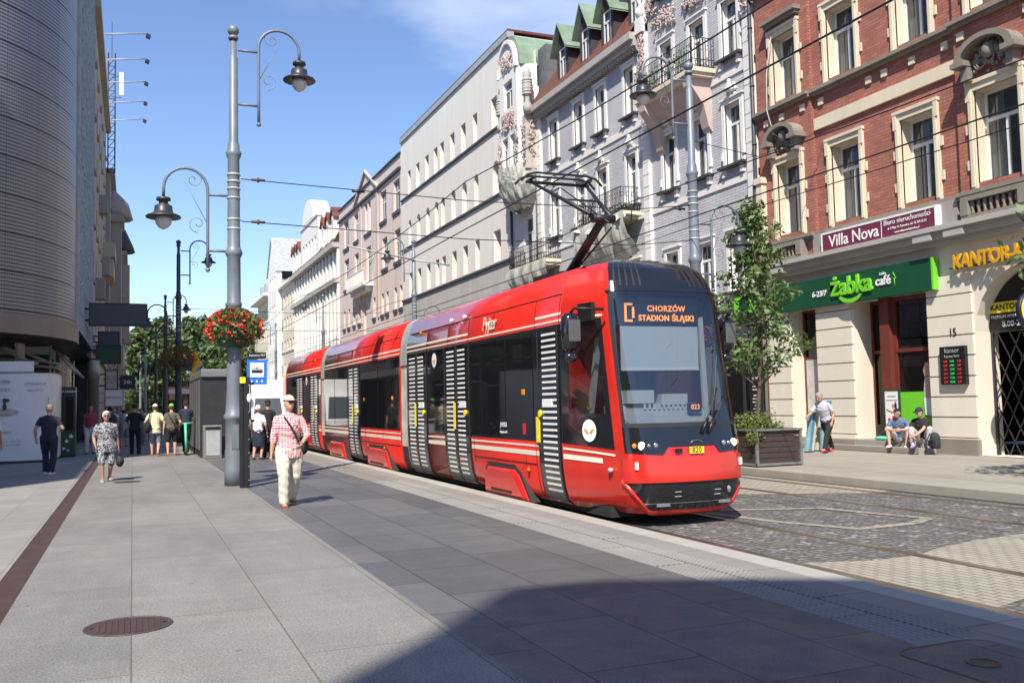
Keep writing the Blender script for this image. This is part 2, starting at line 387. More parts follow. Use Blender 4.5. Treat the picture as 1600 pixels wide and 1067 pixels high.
# pale brick paving across the tracks
def track_sheet(name, mat, pts, z=-.151): sheet(name, mat, pts, z)
curve = [(5.83, 8.15), (6.4, 8.02), (7.2, 7.75), (7.85, 7.75), (8.4, 8.0), (9.2, 8.2), (10.2, 8.3), (10.9, 8.45), (12.69, 8.6)]
low = [(12.69, 5.6), (9, 5.7), (7.0, 5.75), (6.3, 5.55), (5.83, 5.2)]
track_sheet('pale_paving', 'pale_block', curve + low)
track_sheet('pale_paving', 'pale_block', [(5.83, 2.5), (12.69, 2.8), (12.69, -3), (5.83, -3)])
track_sheet('pale_paving', 'pale_block', [(9.0, 14.6), (12.1, 12.9), (12.69, 13.0), (12.69, 22), (8.9, 22)])
def strip_line(pts, w, z=-.149, mat='pale_block', name='paving_border'):
    b = MB(); P = [Vector((x, y, 0)) for x, y in pts]
    for a, c in zip(P, P[1:]):
        d = (c - a).normalized(); n_ = Vector((-d.y, d.x, 0)) * w / 2
        b.face([(a + n_).to_tuple()[:2] + (z,), (a - n_).to_tuple()[:2] + (z,), (c - n_ + d * w * .3).to_tuple()[:2] + (z,), (c + n_ + d * w * .3).to_tuple()[:2] + (z,)]); z += .0006
    return tag(b.build(name, m(mat), loc=(0, 0, 0)), kind='structure')
strip_line([(8.05, 12.1), (8.35, 10.6), (8.75, 9.6), (9.75, 9.65), (10.25, 9.9), (9.85, 11.6), (8.2, 12.3)], .17)
def rail(x):
    b = MB(); b.box(x - .055, x + .055, -60, 300, -.3, -.142); tag(b.build('tram_rail', m('rail_steel'), loc=(0, 0, 0)), kind='structure')
    b = MB(); b.box(x + .056, x + .085, -60, 300, -.3, -.148); b.box(x - .085, x - .056, -60, 300, -.3, -.150); tag(b.build('rail_groove', m('rust'), loc=(0, 0, 0)), kind='structure')
for x in (6.41, 7.85, 10.78, 12.22): rail(x)
slab('drain_line', 'rail_groove', 12.60, 12.69, -60, 300, -.3, -.147)
# building-side kerb and strip
slab('building_kerb', 'kerb_stone', 18.35, 18.5, 10, 45, -.1, .012)
# manholes
def manhole(x, y, r, label, z=.0):
    o = thing('manhole_cover', (x, y, z), label, 'manhole cover')
    b = MB(); b.lathe([(r, 0), (r, .006), (r * .93, .006), (r * .93, .003), (r * .9, .003)], (0, 0, 0), 40); b.build('rim', m('iron'), o, local=True)
    b = MB(); b.lathe([(r * .9, .001), (r * .9, .0035)], (0, 0, 0), 40)
    for i in range(-6, 7):
        x_ = i * r * .135; h = math.sqrt(max(0, (r * .8) ** 2 - x_ * x_)); b.obox((x_, 0, .006), (r * .035, 0, 0), (0, h, 0), (0, 0, .004))
    b.build('plate', m('drain_brown'), o, local=True)
manhole(-.02, 7.58, .31, 'round ribbed iron manhole cover in the light pavement at lower left', .001)
manhole(-.1, 22.5, .28, 'small round manhole cover in the pavement just in front of the grey haired woman', .001)
o = thing('access_cover', (4.72, 3.96, 0), 'rounded paved access cover with a small round lid in the shaded platform at lower right', 'access cover')
b = MB()
pts = []
for cx_, cy_, a0 in ((4.95, 3.5, -90), (4.95, 4.42, 0), (4.5, 4.42, 90), (4.5, 3.5, 180)):
    for k in range(7):
        a = R(a0 + 15 * k); pts.append(Vector((cx_ + .15 * math.cos(a), cy_ + .15 * math.sin(a), 0)))
n_ = len(pts); c_ = Vector((4.72, 3.96, 0))
k = b.vs([(p.x, p.y, .004) for p in pts] + [tuple(c_ + (p - c_) * .97 + Vector((0, 0, .004))) for p in pts])
for i in range(n_): j = (i + 1) % n_; b.idx([k + i, k + j, k + n_ + j, k + n_ + i])
b.build('rim', m('iron'), o)
b = MB(); b.face([tuple(c_ + (p - c_) * .965 + Vector((0, 0, .002))) for p in pts]); b.build('paved_lid', m('basalt_slab'), o)
b = MB(); b.lathe([(.10, .001), (.10, .008), (.075, .008), (.075, .004)], (4.65, 4.13, 0), 24); b.build('lid', m('iron'), o)
# ---------------------------------------------------------------- facade tools
FX = 19.5
def TR(X=FX):  # right-hand facades: face -x
    return lambda u, d, z: (X + d, u, z)
def TL(X):     # left-hand facades: face +x
    return lambda u, d, z: (X - d, u, z)
def TF(Y):     # faces -y
    return lambda u, d, z: (u, Y + d, z)
def facade(b, T, u0, u1, z0, z1, ops=(), depth=.32, rev=True):
    """flat wall with openings (ua,ub,za,zb[,arch]) and their reveals"""
    us = sorted({u0, u1, *[o[0] for o in ops], *[o[1] for o in ops]}); zs = sorted({z0, z1, *[o[2] for o in ops], *[o[3] for o in ops]})
    us = [u for u in us if u0 <= u <= u1]; zs = [z for z in zs if z0 <= z <= z1]
    for i in range(len(us) - 1):
        for j in range(len(zs) - 1):
            cu, cz = (us[i] + us[i + 1]) / 2, (zs[j] + zs[j + 1]) / 2
            if any(o[0] < cu < o[1] and o[2] < cz < o[3] for o in ops): continue
            b.face([T(us[i], 0, zs[j]), T(us[i + 1], 0, zs[j]), T(us[i + 1], 0, zs[j + 1]), T(us[i], 0, zs[j + 1])], False)
    if not rev: return
    for o in ops:
        a, c, e, f = o[:4]; arch = len(o) > 4 and o[4]
        if arch:
            r = (c - a) / 2; rz = o[4] if o[4] is not True else r; zc = f - rz; n = 12
            arc = [(a + r - r * math.cos(math.pi * k / n), zc + rz * math.sin(math.pi * k / n)) for k in range(n + 1)]
            for k in range(n):
                p, q = arc[k], arc[k + 1]; cx = a if k < n / 2 else c
                b.face([T(p[0], 0, p[1]), T(q[0], 0, q[1]), T(cx, 0, f)], False)
                b.face([T(p[0], 0, p[1]), T(q[0], 0, q[1]), T(q[0], depth, q[1]), T(p[0], depth, p[1])], False)
            b.face([T(a, 0, f), T(a + r, 0, f), T(c, 0, f)], False)
            sides = [((a, e), (a, zc)), ((c, e), (c, zc)), ((a, e), (c, e))]
        else:
            sides = [((a, e), (a, f)), ((c, e), (c, f)), ((a, e), (c, e)), ((a, f), (c, f))]
        for p, q in sides: b.face([T(p[0], 0, p[1]), T(q[0], 0, q[1]), T(q[0], depth, q[1]), T(p[0], depth, p[1])], False)
def reveals(root, T, ops, depth, mat, name='window_reveal'):
    for o in ops:
        a, c, e, f = o[:4]; b = MB()
        for p, q in (((a, e), (a, f)), ((c, e), (c, f)), ((a, e), (c, e)), ((a, f), (c, f))): b.face([T(p[0], -.005, p[1]), T(q[0], -.005, q[1]), T(q[0], depth, q[1]), T(p[0], depth, p[1])], False)
        b.build(name, m(mat), root)
def tbox(b, T, u0, u1, d0, d1, z0, z1):
    p = [T(u, d, z) for z in (z0, z1) for d in (d0, d1) for u in (u0, u1)]
    k = b.vs(p)
    for q in ((0, 2, 3, 1), (4, 5, 7, 6), (0, 1, 5, 4), (2, 6, 7, 3), (0, 4, 6, 2), (1, 3, 7, 5)): b.idx([k + i for i in q], False)
WC = {}
def window(root, T, rz, u0, u1, z0, z1, d=.3, style='t', fm='frame_white', arch=0, cur=True, rnd=None, name='window', glass='window_glass', room=True):
    """casement window; shares mesh data between equal sizes"""
    w, h = round(u1 - u0, 3), round(z1 - z0, 3); cv = random.randrange(4) if cur else 9
    key = (w, h, style, fm, arch, cv, glass)
    if key not in WC:
        F = MB(); t = .08
        def bx(a, c, e, f, dd=.05): F.box(a, c, -dd / 2, dd / 2, e, f)
        H = w / 2
        bx(-H, -H + t, 0, h); bx(H - t, H, 0, h); bx(-H + t, H - t, 0, t); bx(-H + t, H - t, h - t, h)
        tz = h * .68
        if 'm' in style or 't' in style: bx(-.04, .04, t, (tz - .04) if 't' in style else h - t, .07)
        if 't' in style: bx(-H + t, H - t, tz - .045, tz + .045, .08)
        if 'g' in style:
            for k in (1, 2): bx(-H + w * k / 3 - .02, -H + w * k / 3 + .02, t, h - t)
            bx(-H + t, H - t, h * .62, h * .66, .06)
        G = MB(); G.face([(-H + .02, .0, .02), (H - .02, .0, .02), (H - .02, .0, h - .02), (-H + .02, .0, h - .02)])
        C = MB(); B = MB(); dd = .16
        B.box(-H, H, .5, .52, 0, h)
        if cv == 0: segs = [(-H, -H * .35, 0, h), (H * .4, H, 0, h)]
        elif cv == 1: segs = [(-H, -H * .1, 0, h)]
        elif cv == 2: segs = [(-H, H, h * .72, h)]
        elif cv == 3: segs = [(-H, -H * .55, 0, h), (H * .55, H, 0, h), (-H, H, h * .85, h)]
        else: segs = []
        for a, c, e, f in segs:
            n = max(4, int((c - a) / .06)); 
            for k in range(n):
                x0, x1 = a + (c - a) * k / n, a + (c - a) * (k + 1) / n; o = .02 * (k % 2)
                C.face([(x0, dd + o, e), (x1, dd + .02 - o, e), (x1, dd + .02 - o, f), (x0, dd + o, f)], False)
        def mk(b, nm, mt):
            o = b.build(nm, mt, local=True); me = o.data; bpy.data.objects.remove(o); return me
        WC[key] = (mk(F, 'window_frame', m(fm)), mk(G, 'pane', m(glass)), mk(C, 'curtain', m('curtain')) if segs else None, mk(B, 'room_dark', m('room_dark')))
    f, g, c, bk = WC[key]
    o = bpy.data.objects.new(name, f); COL.objects.link(o); o.parent = root
    o.location = Vector(T((u0 + u1) / 2, d, z0)) - worldloc(root); o.rotation_euler.z = rz
    for nm, me in (('pane', g), ('curtain', c), ('blind_room', bk)):
        if me is None or (nm == 'blind_room' and not room): continue
        k = bpy.data.objects.new(nm, me); COL.objects.link(k); k.parent = o
    return o
RZR, RZL, RZF = R(-90), R(90), 0     # local +y of the window points into the building
def gable_roof_box(b, x0, x1, y0, y1, z0, z1, ov=.15):
    """small gabled dormer roof, ridge along x"""
    ym = (y0 + y1) / 2
    for s, ya in ((1, y0 - ov), (-1, y1 + ov)):
        zb = z0 - ov * (z1 - z0) / (ym - y0)
        b.face([(x0 - ov, ya, zb), (x1, ya, zb), (x1, ym, z1), (x0 - ov, ym, z1)], False)
        b.face([(x0 - ov, ya, zb - .08), (x1, ya, zb - .08), (x1, ym, z1 - .08), (x0 - ov, ym, z1 - .08)], False)
        b.face([(x0 - ov, ya, zb), (x0 - ov, ya, zb - .08), (x0 - ov, ym, z1 - .08), (x0 - ov, ym, z1)], False)
def ornament(b, T, u, z, w, h, d=.12, n=26, seed=0):
    """carved relief: scrolls and lumps spread over an area of the wall"""
    r = random.Random(seed)
    for k in range(n):
        a = (r.random() - .5) * w; c = (r.random() - .5) * h; q = .02 + .045 * r.random()
        b.ball(T(u + a, -.02 - d * r.random() * .6, z + c), (q, q, q * 1.3), 6, 4)
    for k in range(max(2, n // 3)):
        a0 = r.random() * 6.28; cu = u + (r.random() - .5) * w * .7; cz = z + (r.random() - .5) * h * .7; rr = .09 + .13 * r.random(); sg = r.choice((-1, 1))
        b.tube([T(cu + rr * (1 - t / 12) * math.cos(a0 + sg * t * .6), -.05 - d * .4, cz + rr * (1 - t / 12) * math.sin(a0 + sg * t * .6)) for t in range(10)], .028, 5)
def shell(root, name, mat, x0, x1, y0, y1, z1, z0=-.3):
    """the rest of the building body behind its facade"""
    b = MB()
    b.face([(x0, y0, z0), (x1, y0, z0), (x1, y0, z1), (x0, y0, z1)]); b.face([(x0, y1, z0), (x1, y1, z0), (x1, y1, z1), (x0, y1, z1)])
    b.face([(x1, y0, z0), (x1, y1, z0), (x1, y1, z1), (x1, y0, z1)]); b.face([(x0, y0, z1), (x1, y0, z1), (x1, y1, z1), (x0, y1, z1)])
    return b.build(name, m(mat), root)
def railing(b, pts, z0, z1, step=.11, r=.012):
    for a, c in zip(pts, pts[1:]):
        a = Vector((*a, 0)); c = Vector((*c, 0)); L = (c - a).length; n = max(1, int(L / step))
        for z in (z0 + .05, z0 + .3, z1): b.tube([(a.x, a.y, z), (c.x, c.y, z)], r * 1.5, 5)
        for k in range(n + 1):
            p = a + (c - a) * k / n; b.tube([(p.x, p.y, z0), (p.x, p.y, z1)], r, 4)
            if k % 2 == 0:
                d = (c - a).normalized()
                b.tube([tuple(p + d * (.055 + .05 * math.cos(t))) [:2] + (z0 + .17 + .09 * math.sin(t),) for t in [i * .8 for i in range(9)]], r, 4)
                b.tube([tuple(p + d * (.055 + .06 * math.cos(t))) [:2] + ((z0 + z1) / 2 + .2 + .1 * math.sin(t),) for t in [i * .8 for i in range(9)]], r, 4)
def drape(b, prof, y0, y1, seed=1, amp=.09, n=46):
    """tarpaulin hung over a balcony: prof = [(x,z)..] outline across, folds along y"""
    r = random.Random(seed); ph = [r.random() * 6 for _ in range(6)]
    rows = []
    for i in range(n + 1):
        y = y0 + (y1 - y0) * i / n; row = []
        e = min(i, n - i) / n
        for j, (x, z) in enumerate(prof):
            t = j / (len(prof) - 1)
            f = amp * (math.sin(y * 5 + ph[0] + t * 3) + .6 * math.sin(y * 11 + ph[1] - t * 5) + .4 * math.sin(y * 23 + ph[2])) * (.3 + t)
            sag = .12 * math.sin(y * 2.4 + ph[3]) * t
            row.append((x - f, y + .05 * math.sin(t * 9 + y * 3), z + sag + (.25 * max(0, .12 - e) / .12 if t > .6 else 0)))
        rows.append(row)
    b.ring(rows, closed=False, cap=False)

# ================================================================ brick corner house (right)
V = thing('brick_tenement', (FX, 17, 0), 'red brick tenement with beige window surrounds and a stone shop floor at the right edge', 'building')
OP = [(23.12, 24.25), (20.68, 21.86), (17.98, 19.12), (15.35, 16.6), (12.6, 13.8), (10.4, 11.4)]
F1 = [(a, c, 6.75, 9.05) for a, c in OP]; F2 = [(a, c, 11.14, 13.25) for a, c in OP]; F3 = [(a, c, 15.3, 17.2) for a, c in OP]
b = MB(); TA = TR(19.40); TB = TR(19.52)
for u0, u1, T in ((22.55, 25.15, TA), (17.15, 22.55, TB), (9.5, 17.15, TA)):
    ops = [o for o in F1 + F2 + F3 if u0 < o[0] < u1]
    facade(b, T, u0, u1, 5.85, 18.2, ops, .4, rev=False); reveals(V, T, ops, .4, 'stone_beige')
b.build('upper_wall', m('villa_brick'), V)
b = MB()
for u in (22.55, 17.15): b.face([(19.40, u, 5.85), (19.52, u, 5.85), (19.52, u, 18.2), (19.40, u, 18.2)])
b.build('corner_return', m('villa_brick_x'), V)
shell(V, 'side_wall', 'villa_brick_x', 19.4, 32, 9.5, 25.15, 18.2)
for (u0, u1) in OP:
    T = TB if 17.2 < u0 < 22.5 else TA
    for z0, z1 in ((6.75, 9.05), (11.14, 13.25), (15.3, 17.2)): window(V, T, RZR, u0, u1, z0, z1, .36)
# surrounds
def surround(T, u0, u1, z0, z1, head, w=.17):
    b = MB()
    for a, c in ((u0 - w, u0), (u1, u1 + w)):
        tbox(b, T, a, c, -.07, .04, z0 - .14, z1 + w)
        tbox(b, T, a + .04, c - .04, -.10, -.07, z0 - .1, z1 + .05)
        for zz in (z0 + .35, z0 + 1.25):
            s = -1 if a < u0 - .01 else 1
            tbox(b, T, (a - .1) if s < 0 else c, a if s < 0 else (c + .1), -.05, .03, zz, zz + .25)
    tbox(b, T, u0, u1, -.07, .04, z1, z1 + w); tbox(b, T, u0 - w - .03, u1 + w + .03, -.12, .03, z1 + w, z1 + w + .09)
    for a in (u0 - w - .02, u1 + w - .1): tbox(b, T, a, a + .12, -.11, -.07, z1 - .25, z1 + w)
    o = b.build('window_surround', m('stone_beige'), V)
    if head == 'hood':
        h = MB(); c = (u0 + u1) / 2; r = (u1 - u0) / 2 + .22; n = 14; zc = z1 + w + .55
        def arc(rr, s, e): return [(c + rr * math.cos(math.pi * k / n), zc + rr * .62 * math.sin(math.pi * k / n)) for k in range(n + 1)]
        A, B_ = arc(r, 0, 1), arc(r - .2, 0, 1)
        for k in range(n):
            q = [A[k], A[k + 1], B_[k + 1], B_[k]]
            h.prism(q, lambda p0, p1, t, T=T: T(p0, t, p1), -.42, .03)
        for s in (-1, 1):
            tbox(h, T, c + s * (r - .12) - .2, c + s * (r - .12) + .2, -.45, .03, zc - .13, zc)
            tbox(h, T, c + s * (r - .2) - .1, c + s * (r - .2) + .1, -.3, .03, zc - .5, zc - .13)
        ornament(h, T, c, zc + .02, .95, .75, .25, 46, seed=int(u0 * 10))
        h.ball(T(c, -.2, zc + .1), (.14, .16, .2), 10, 8)
        h.build('carved_hood', m('stone_dirty'), V)
    if head == 'cornice':
        h = MB(); tbox(h, T, u0 - .28, u1 + .28, -.3, .03, z1 + w + .3, z1 + w + .42); tbox(h, T, u0 - .22, u1 + .22, -.2, .03, z1 + w + .2, z1 + w + .3)
        tbox(h, T, u0 - .12, u1 + .12, -.05, .03, z1 + w + .09, z1 + w + .2); h.build('window_cornice', m('stone_dirty'), V)
for i, (u0, u1) in enumerate(OP):
    T = TB if 17.2 < u0 < 22.5 else TA
    surround(T, u0, u1, 6.75, 9.05, 'hood' if i in (0, 3, 5) else '')
    surround(T, u0, u1, 11.14, 13.25, 'cornice' if i in (0, 3, 5) else '')
    surround(T, u0, u1, 15.3, 17.2, '')
# ledges, small key blocks, band
def ledges(name, mat, z, h, p, us=((22.52, 25.2, 19.4), (17.18, 22.52, 19.52), (9.5, 17.18, 19.4))):
    b = MB()
    for u0, u1, X in us: b.box(X - p, X + .02, u0, u1, z, z + h); b.box(X - p * .6, X + .02, u0, u1, z - h * .8, z)
    return b.build(name, m(mat), V)
ledges('sill_ledge', 'stone_dirty', 6.47, .1, .2); ledges('sill_ledge', 'stone_dirty', 10.88, .1, .22); ledges('sill_ledge', 'stone_dirty', 15.0, .1, .2)
ledges('roof_cornice', 'stone_beige', 18.0, .35, .6)
b = MB(); b.box(19.44, 19.55, 17.18, 22.5, 9.72, 10.08); b.build('plain_band', m('stone_beige'), V)
b = MB()
for u in (24.7, 23.9, 22.9, 22.2, 20.2, 19.6, 18.6, 17.5, 16.9, 15.0, 14.5):
    X = 19.52 if 17.2 < u < 22.5 else 19.4
    b.box(X - .06, X + .02, u - .1, u + .1, 10.45, 10.66)
b.build('key_blocks', m('stone_beige'), V)
# balustrades under the hooded windows
for u0, u1 in ((22.95, 24.75), (15.1, 16.95), (10.2, 11.6)):
    b = MB(); b.box(19.12, 19.4, u0, u1, 5.83, 5.95); b.box(19.12, 19.4, u0, u1, 6.3, 6.42)
    for u in (u0, u1 - .22): b.box(19.1, 19.39, u, u + .22, 5.95, 6.3)
    n = int((u1 - u0 - .5) / .16)
    for k in range(n):
        u = u0 + .33 + k * (u1 - u0 - .6) / max(1, n - 1)
        b.lathe([(.03, 5.95), (.05, 6.0), (.035, 6.05), (.06, 6.14), (.04, 6.24), (.05, 6.3)], (19.24, u, 0), 8)
    b.build('balustrade', m('stone_dirty'), V)
# storey cornice above the shops
b = MB(); b.box(18.95, 19.55, 9.5, 25.2, 5.70, 5.83); b.box(19.1, 19.55, 9.5, 25.2, 5.52, 5.70); b.box(19.25, 19.5, 9.5, 25.2, 5.36, 5.52)
for u in (24.2, 18.3, 17.3, 13): b.box(18.98, 19.2, u - .5, u + .1, 5.5, 5.695)
b.build('storey_cornice', m('stone_grey'), V)
b = MB(); b.box(19.3, 19.5, 17.2, 22.6, 5.83, 6.47); b.build('sign_course', m('concrete'), V)
# shop floor
GO = [(22.75, 23.95, .32, 4.28), (18.45, 21.2, .17, 4.28), (13.9, 16.98, -.0, 4.62, 1.54), (10.2, 12.6, .2, 4.2)]
b = MB(); TG = TR(19.46); facade(b, TG, 9.5, 25.15, -.1, 5.36, GO, .75); b.build('shop_wall', m('shop_cream'), V)
b = MB()
for u0, u1 in ((23.97, 25.1), (21.22, 22.73), (17.0, 18.43), (12.65, 13.85)):
    b = MB(); z = .45
    while z < (4.1 if u0 > 18.5 or True else 5):
        h = .52; b.box(19.39, 19.47, u0 + (.0 if u0 != 17.0 else .02), u1, z, z + h - .035); z += h
    b.box(19.36, 19.47, u0, u1, -.1, .42); b.build('rusticated_pillar', m('shop_cream'), V)
for u0, u1 in ((17.0, 18.43), (12.65, 13.85)): b = MB(); b.box(19.34, 19.47, u0 - .01, u1 + .01, -.1, .40); b.build('plinth', m('stone_dirty'), V)
# shop: narrow window bay, door and big window
b = MB(); T = TR(19.46)
def fr(u0, u1, z0, z1, d=.5, t=.08): 
    tbox(b, T, u0, u0 + t, d - .06, d + .06, z0, z1); tbox(b, T, u1 - t, u1, d - .06, d + .06, z0, z1)
    tbox(b, T, u0 + t, u1 - t, d - .05, d + .05, z0, z0 + t); tbox(b, T, u0 + t, u1 - t, d - .05, d + .05, z1 - t, z1)
fr(22.75, 23.95, .32, 4.28); tbox(b, T, 22.83, 23.87, .45, .55, 2.72, 2.8)
fr(20.3, 21.2, .2, 4.25, .7); tbox(b, T, 20.38, 21.12, .64, .76, 2.75, 2.83)
tbox(b, T, 19.95, 20.3, .1, .8, .17, 4.28); fr(18.45, 19.95, .5, 4.25, .3, .1); tbox(b, T, 18.55, 19.85, .25, .35, 2.72, 2.82)
tbox(b, T, 18.45, 19.95, .2, .4, .17, .5)
b.build('shop_frame', m('frame_brown'), V)
b = MB()
for u0, u1, z0, z1, d in ((22.83, 23.87, .4, 4.2, .5), (20.38, 21.12, .28, 4.2, .7), (18.55, 19.85, .6, 4.2, .31)):
    b.face([T(u0, d, z0), T(u1, d, z0), T(u1, d, z1), T(u0, d, z1)])
b.build('shop_glass', m('shop_glass'), V)
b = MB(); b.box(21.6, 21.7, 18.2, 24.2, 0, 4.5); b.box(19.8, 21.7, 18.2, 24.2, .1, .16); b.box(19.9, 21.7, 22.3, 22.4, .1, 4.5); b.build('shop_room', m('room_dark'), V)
b = MB(); tbox(b, T, 18.56, 19.84, .26, .29, .55, 1.62); b.build('green_window_film', m('lime'), V)
b = MB(); tbox(b, T, 23.3, 23.85, .44, .46, .45, 2.7); b.build('pale_window_film', m('curtain'), V)
b = MB(); tbox(b, T, 20.36, 21.14, .62, .66, .25, .7); tbox(b, T, 20.42, 20.47, .6, .64, 1.0, 1.9); b.build('door_handle', m('frame_dark'), V)
# stickers on the shop door, posters
b = MB(); tbox(b, T, 20.42, 20.62, .655, .68, 1.75, 2.0); tbox(b, T, 20.42, 20.6, .655, .68, 1.3, 1.5); b.build('door_sticker', m('white_paint'), V)
# steps
st = thing('shop_steps', (19.0, 20.5, 0), 'two low grey stone steps along the green signed shop front', 'steps')
b = MB(); b.box(18.75, 19.39, 18.3, 23.9, 0.0, .16); b.box(19.05, 19.40, 18.45, 23.8, .16, .31); b.box(19.40, 20.2, 18.46, 23.9, .0, .30); b.build('step', m('concrete'), st)
b = MB(); b.box(18.74, 18.75, 18.3, 23.9, .02, .13); b.box(19.03, 19.05, 20.9, 22.6, .17, .28); b.build('vent_grate', m('stone_dirty'), st)
# arch gateway
b = MB(); T = TR(19.46)
for s in range(-3, 12):
    u = 13.9 + s * .34
    for sg in (1, -1):
        a = Vector((u, 0)); c = Vector((u + sg * 1.55, 3.1))
        # clip to opening
        def cl(p, q):
            lo, hi = 0., 1.
            d = q - p
            for k, (mn, mx) in enumerate(((13.95, 16.93), (0.02, 3.05))):
                if abs(d[k]) < 1e-9: continue
                t0, t1 = (mn - p[k]) / d[k], (mx - p[k]) / d[k]
                if t0 > t1: t0, t1 = t1, t0
                lo, hi = max(lo, t0), min(hi, t1)
            return (p + d * lo, p + d * hi) if hi > lo + .02 else None
        q = cl(a, c)
        if q: b.obox(T((q[0].x + q[1].x) / 2, .5, (q[0].y + q[1].y) / 2), Vector((0, (q[1].x - q[0].x) / 2, (q[1].y - q[0].y) / 2)), Vector((0, .012, -.006 * sg)), (.008, 0, 0))
tbox(b, T, 13.93, 16.95, .47, .53, 3.04, 3.12); tbox(b, T, 16.9, 16.96, .47, .53, .0, 3.04); tbox(b, T, 15.35, 15.42, .46, .54, .0, 3.04)
b.build('lattice_gate', m('frame_dark'), V)
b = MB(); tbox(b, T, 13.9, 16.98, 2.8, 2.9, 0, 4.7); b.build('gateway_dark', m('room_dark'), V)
b = MB(); n = 14; pts = [T(15.44 - 1.54 * math.cos(math.pi * k / n), .45, 3.12 + 1.46 * math.sin(math.pi * k / n)) for k in range(n + 1)]; b.face(pts, False); b.build('arch_panel', m('black'), V)
b = MB()
for p in ((14.7, 1.9), (16.2, 2.1), (15.9, 1.3), (16.5, 2.6), (16.3, .9)): tbox(b, T, p[0] - .13, p[0] + .13, 2.7, 2.75, p[1] - .17, p[1] + .17)
b.build('notice', m('curtain'), V)
# downpipe between the houses
for X_, Y_, zt, lab in ((19.25, 25.28, 18, 'dark downpipe between the red brick house and the grey brick house'), (19.3, 43.45, 16.5, 'slim downpipe at the left end of the grey brick house beside the oriel'), (19.35, 47.1, 15, 'dark downpipe at the right end of the plain white building')):
    b = MB(); b.tube([(X_, Y_, 0), (X_, Y_, 8.6), (X_ + .06, Y_, 8.9), (X_ + .06, Y_, zt)], .065, 10)
    for z in range(2, int(zt), 2): b.lathe([(.085, z), (.085, z + .05)], (X_ + (.06 if z > 8.7 else 0), Y_, 0), 10)
    tag(b.build('downpipe', m('downpipe')), lab, 'pipe')
b = MB(); b.box(19.2, 19.5, 24.85, 25.15, 5.8, 8.6); b.box(19.15, 19.5, 24.8, 25.2, 8.6, 8.8); b.build('corner_pilaster', m('stone_beige'), V)
# ================================================================ grey glazed-brick house
G = thing('ornate_grey_tenement', (FX, 34, 0), 'ornate pale grey brick house with stucco and dormers, left of the red brick house', 'building')
T = TR(FX); T2 = TR(FX + .02)
cols = {'a': (26.2, 27.1), 'b': (28.2, 29.15), 'c': (30.4, 31.25), 'd': (33.4, 34.2), 'e': (36.0, 36.85), 'f': (38.2, 39.1), 'g': (41.0, 41.9)}
rows = ((5.3, 7.25), (9.75, 11.9), (13.6, 15.65))
ops = [(u0, u1, z0, z1) for u0, u1 in cols.values() for z0, z1 in rows]
ops += [(u0, u1, 17.6, 19.5) for k, (u0, u1) in cols.items() if k in 'abc']
b = MB(); facade(b, T, 25.3, 32.7, 4.8, 21.4, [o for o in ops if o[0] < 32.5], .25, rev=False); facade(b, T, 32.7, 43.4, 4.8, 16.3, [o for o in ops if o[0] > 32.6], .25, rev=False); reveals(G, T, ops, .25, 'trim_white')
b.build('brick_wall', m('grey_brick'), G)
shell(G, 'side_wall', 'grey_brick_x', FX, 31, 25.3, 32.7, 21.4); shell(G, 'side_wall', 'grey_brick_x', FX, 31, 32.7, 47.1, 16.3)
for u0, u1, z0, z1 in ops: window(G, T, RZR, u0, u1, z0, z1, .2)
def tsur(u0, u1, z0, z1, orn, sd):
    b = MB(); w = .17
    tbox(b, T, u0 - w, u0, -.06, .04, z0 - .05, z1 + w); tbox(b, T, u1, u1 + w, -.06, .04, z0 - .05, z1 + w); tbox(b, T, u0, u1, -.06, .04, z1, z1 + w)
    tbox(b, T, u0 - w - .05, u1 + w + .05, -.12, .03, z1 + w, z1 + w + .07)
    for s in (u0 - w + .02, u1 + w - .16): tbox(b, T, s, s + .14, -.14, .02, z0 - .42, z0 - .13)
    c = (u0 + u1) / 2
    if orn:
        ornament(b, T, c, z1 + w + .28, .5, .4, .1, 12, sd); b.lathe([(.16, 0), (.2, .1), (.1, .2), (.07, .36), (.1, .4), (.02, .46)], T(c, -.12, z1 + w + .22), 8)
        for s in (u0 - w, u1 + w): tbox(b, T, s - .05, s + .05, -.1, .02, z0 + .2, z0 + .5)
    b.build('window_surround', m('trim_white'), G)
    b = MB(); tbox(b, T, u0 - w - .12, u1 + w + .12, -.24, .02, z0 - .13, z0 - .05); b.build('window_sill', m('ledge_dark'), G)
for i, (u0, u1, z0, z1) in enumerate(ops): tsur(u0, u1, z0, z1, 9 < z0 < 11, i)
b = MB()
for z, h in ((12.85, .28), (9.0, .25), (4.8, .4)): b.box(FX - .05, FX + .02, 25.3, 43.4, z, z + h)
for u in (25.3, 32.2, 42.9):
    zt = 21 if u < 32.5 else 16.2
    b.box(FX - .12, FX + .02, u, u + .5, 4.8, zt)
    z = 5.2
    while z < zt: b.box(FX - .15, FX - .115, u + .03, u + .47, z, z + .46); z += .5
b.build('white_trim', m('trim_white'), G)
for T_, u, z, w_, h_, n_ in ((TR(FX - .12), 32.45, 15.8, .35, 1.9, 50), (TR(FX - .12), 25.55, 15.5, .35, 1.8, 50), (T, 28.7, 16.6, 1.6, .9, 60), (T, 30.8, 16.6, 1.6, .9, 60), (T, 31.9, 17.6, .9, 2.0, 50), (T, 27.6, 17.2, .6, 1.8, 40)):
    b = MB(); ornament(b, T_, u, z, w_, h_, .2, n_, int(u + z)); b.build('stucco_relief', m('pinkish'), G)
b = MB(); n = 16
for k in range(n):
    a0, a1 = math.pi * k / n, math.pi * (k + 1) / n
    q = [(29.3 + 3.2 * math.cos(t), 18.0 + 2.6 * math.sin(t)) for t in (a0, a1)] + [(29.3 + 2.9 * math.cos(t), 18.0 + 2.3 * math.sin(t)) for t in (a1, a0)]
    b.prism(q, lambda p0, p1, t: (FX + t, p0, p1), -.25, .02)
